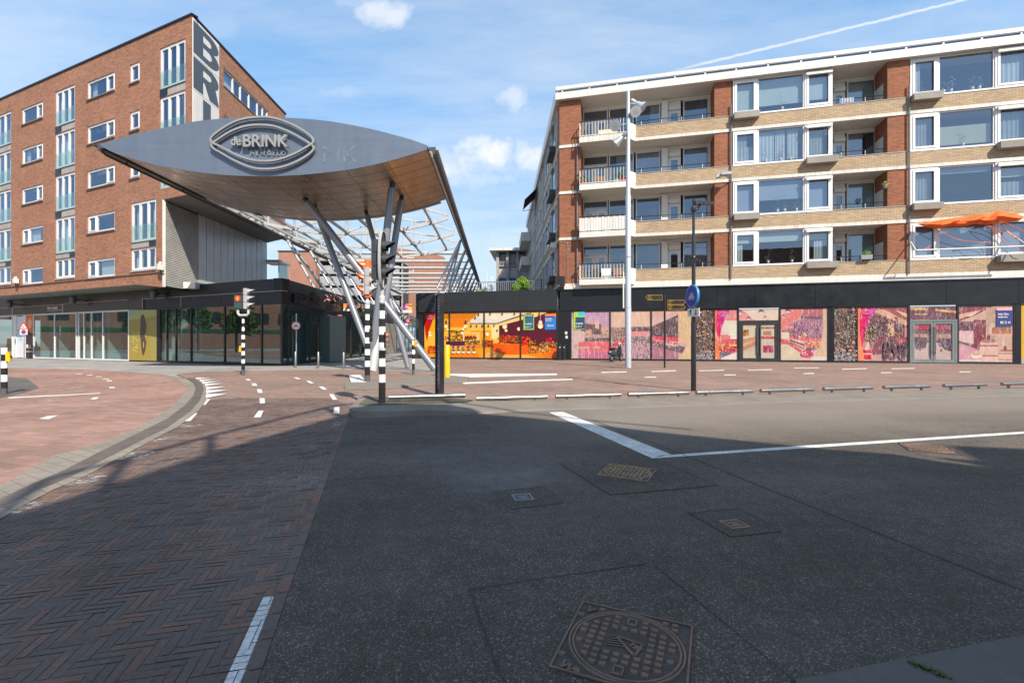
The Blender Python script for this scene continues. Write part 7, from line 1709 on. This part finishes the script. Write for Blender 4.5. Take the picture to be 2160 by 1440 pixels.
fb = thing('street_building', 'low red brick building down the street to the left, outside the picture', 'building', (-84,20,0))
MB().bx(-90,-84,-10,50,0,9).build('wall', brick_f, fb); m = MB()
for y in range(-8,48,4): m.bx(-84.0,-83.9,y,y+2.2,4.6,6.6)
m.build('window', darkfr, fb); m = MB(); m.bx(-83.999,-83.9,-10,50,2.9,3.5); m.build('awning_band', M('dark_green', (.02,.10,.05), .6), fb)
# trees and a low wall down the street to the left, outside the picture, that the shop glass mirrors
rnd = random.Random(50)
for i, (x, y, hh, lab) in enumerate(((-58,27,6.5,'round street tree outside the left edge, nearest the shops'),(-66,22,7.5,'taller street tree outside the left edge'),(-74,29,6.0,'farthest street tree outside the left edge'),(-52,20,5.5,'small street tree outside the left edge by the road'))):
    t_ = thing('street_tree', lab, 'tree', (x,y,0), 'street trees beyond the left edge'); m = MB(); m.tube((x,y,0),(x,y,hh*.5),.16,.10,8)
    for k in range(5): m.tube((x,y,hh*(.35+.05*k)), (x+rnd.uniform(-1.4,1.4), y+rnd.uniform(-1.4,1.4), hh*.75), .07, .02, 6)
    m.build('trunk', MT['bark'], t_); m = MB()
    for k in range(9): leaves(m, (x+rnd.uniform(-1.5,1.5), y+rnd.uniform(-1.5,1.5), hh*rnd.uniform(.5,.9)), 1.2, 1.2, 1.0, 150, .38, rnd)
    m.build('crown', leaf, t_)

# ------------------------------------------------------------------ sky
W_ = bpy.data.worlds.new('World'); SC.world = W_; W_.use_nodes = True
nt = W_.node_tree; bg = nt.nodes['Background']; L = nt.links.new
def N(t_, **k):
    nd = nt.nodes.new(t_)
    for a, b in k.items(): setattr(nd, a, b)
    return nd
def mth(op, a, b=None, cl=False):
    nd = N('ShaderNodeMath', operation=op); nd.use_clamp = cl
    for i, x in enumerate((a, b)):
        if x is None: continue
        if isinstance(x, (int, float)): nd.inputs[i].default_value = x
        else: L(x, nd.inputs[i])
    return nd.outputs[0]
def mr(v, a, b, c, d, sm=False):
    nd = N('ShaderNodeMapRange'); nd.interpolation_type = 'SMOOTHSTEP' if sm else 'LINEAR'; L(v, nd.inputs[0])
    for i, x in enumerate((a, b, c, d)): nd.inputs[i+1].default_value = x
    return nd.outputs[0]
sky = N('ShaderNodeTexSky', sky_type='NISHITA'); sky.sun_disc = False; sky.sun_elevation = SUN_EL; sky.sun_rotation = math.atan2(SUN_H.x, SUN_H.y)
sky.air_density = 1.0; sky.dust_density = .6; sky.ozone_density = 1.0; sky.altitude = 0
tc = N('ShaderNodeTexCoord'); sx = N('ShaderNodeSeparateXYZ'); L(tc.outputs['Generated'], sx.inputs[0]); X_o, Y_o, Z_o = sx.outputs
ys = mth('MAXIMUM', Y_o, .02); kx = mth('DIVIDE', X_o, ys); kz = mth('DIVIDE', Z_o, ys); front = mr(Y_o, .02, .2, 0, 1)
cb = N('ShaderNodeCombineXYZ'); L(kx, cb.inputs[0]); L(kz, cb.inputs[1])
def nz(vec, sc, det=6, rg=.6, scale=(1,1,1), rot=0):
    mp = N('ShaderNodeMapping'); mp.inputs['Scale'].default_value = scale; mp.inputs['Rotation'].default_value = (0,0,rot); L(vec, mp.inputs[0]); nd = N('ShaderNodeTexNoise'); nd.inputs['Scale'].default_value = sc; nd.inputs['Detail'].default_value = det; nd.inputs['Roughness'].default_value = rg; L(mp.outputs[0], nd.inputs['Vector']); return nd.outputs[0]
fine = nz(cb.outputs[0], 9, 8, .62); big = nz(cb.outputs[0], 3.2, 6, .6)
# cirrus streaks over the whole dome
zs = mth('MAXIMUM', Z_o, .08); cx2 = mth('DIVIDE', X_o, zs); cy2 = mth('DIVIDE', Y_o, zs); cb2 = N('ShaderNodeCombineXYZ'); L(cx2, cb2.inputs[0]); L(cy2, cb2.inputs[1])
cir = mr(nz(cb2.outputs[0], 1.1, 8, .62, (.55,1.5,1), .5), .40, .80, 0, .58)
cloud = cir
def blob(px, py, rx, ry, amt, rot=0, lo=.30, hi=.88):
    global cloud
    mp = N('ShaderNodeMapping', vector_type='TEXTURE'); mp.inputs['Location'].default_value = ((px-1080)/1000, (720-py)/1000, 0); mp.inputs['Rotation'].default_value = (0,0,rot); mp.inputs['Scale'].default_value = (rx/1000, ry/1000, 1); L(cb.outputs[0], mp.inputs[0])
    ln = N('ShaderNodeVectorMath', operation='LENGTH'); L(mp.outputs[0], ln.inputs[0]); d = mr(ln.outputs['Value'], 0, 1, 1, 0, True)
    v = mth('ADD', mth('MULTIPLY', d, .62), mth('SUBTRACT', mth('MULTIPLY', fine, 1.7), .70)); v = mr(v, lo, hi, 0, amt, True)
    v = mth('MULTIPLY', mth('MULTIPLY', v, front), mr(d, 0, .15, 0, 1)); cloud = mth('MAXIMUM', cloud, v)
blob(1020,325,150,75,1.0); blob(1130,330,110,75,1.0); blob(1000,350,200,70,.6); blob(935,360,120,42,.8); blob(1010,375,170,50,.55); blob(1175,350,60,90,.6); blob(815,30,130,62,.75); blob(740,5,80,30,.35); blob(1085,215,75,85,.6); blob(1110,235,60,50,.5); blob(950,345,80,80,.5)
blob(720,195,170,32,.30, .05); blob(430,60,260,60,.20, .2); blob(60,150,200,60,.25,.1); blob(1370,120,90,60,.30, .8); blob(1290,170,120,40,.25); blob(2000,60,300,80,.2); blob(1040,520,220,130,.35)
# vapour trail
mp = N('ShaderNodeMapping', vector_type='TEXTURE'); x0, y0, x1, y1 = (1380-1080)/1000, (720-160)/1000, (2035-1080)/1000, .72
ang = math.atan2(y1-y0, x1-x0); ln_ = math.hypot(x1-x0, y1-y0); mp.inputs['Location'].default_value = (x0, y0, 0); mp.inputs['Rotation'].default_value = (0,0,ang); L(cb.outputs[0], mp.inputs[0]); s2 = N('ShaderNodeSeparateXYZ'); L(mp.outputs[0], s2.inputs[0])
wob = mth('MULTIPLY', mth('SUBTRACT', nz(cb.outputs[0], 45, 4), .5), .006); dist = mth('ABSOLUTE', mth('ADD', s2.outputs[1], wob)); tr = mth('MULTIPLY', mr(dist, .0008, .0052, 1, 0, True), mth('MULTIPLY', mr(s2.outputs[0], -.02, .12, 0, 1), mr(s2.outputs[0], .62, 1.0, 1, .6)))
tr = mth('MULTIPLY', mth('MULTIPLY', tr, front), .75); cloud = mth('MAXIMUM', cloud, tr)
hzm = mr(Z_o, .0, .60, .90, .45)       # paler air towards the horizon
air = N('ShaderNodeMix', data_type='RGBA'); L(mr(Z_o, .0, .45, 0, 1), air.inputs[0]); air.inputs[6].default_value = (2.85,3.4,3.85,1); air.inputs[7].default_value = (1.25,2.65,4.5,1)
mx = N('ShaderNodeMix', data_type='RGBA'); L(hzm, mx.inputs[0]); L(sky.outputs[0], mx.inputs[6]); L(air.outputs[2], mx.inputs[7])
m2 = N('ShaderNodeMix', data_type='RGBA'); L(cloud, m2.inputs[0]); L(mx.outputs[2], m2.inputs[6]); m2.inputs[7].default_value = (4.25,4.4,4.55,1)
L(m2.outputs[2], bg.inputs['Color']); bg.inputs['Strength'].default_value = .15

# ------------------------------------------------------------------ sun, camera, view
sl = bpy.data.lights.new('sun', 'SUN'); sl.energy = 4.9; sl.angle = R2(.4); sl.color = (1.0,.915,.79); so_ = bpy.data.objects.new('sun', sl); COL.objects.link(so_)
so_.rotation_euler = (-SUN).to_track_quat('-Z','Y').to_euler(); so_.location = (10,-20,30)
cam = bpy.data.cameras.new('camera'); cam.sensor_width = 36; cam.sensor_fit = 'HORIZONTAL'; cam.lens = 36*FPX/2160; cam.clip_start = .05; cam.clip_end = 4000
co = bpy.data.objects.new('camera', cam); COL.objects.link(co); co.location = (0,0,H); co.rotation_euler = (R2(90),0,0); SC.camera = co
SC.view_settings.view_transform = 'Standard'; SC.view_settings.look = 'None'; SC.view_settings.exposure = .62; SC.view_settings.gamma = 1; SC.view_settings.use_curve_mapping = False
SC.cycles.use_denoising = True; SC.cycles.max_bounces = 8; SC.cycles.transparent_max_bounces = 12; SC.cycles.caustics_reflective = False; SC.cycles.caustics_refractive = False; SC.cycles.sample_clamp_indirect = 6
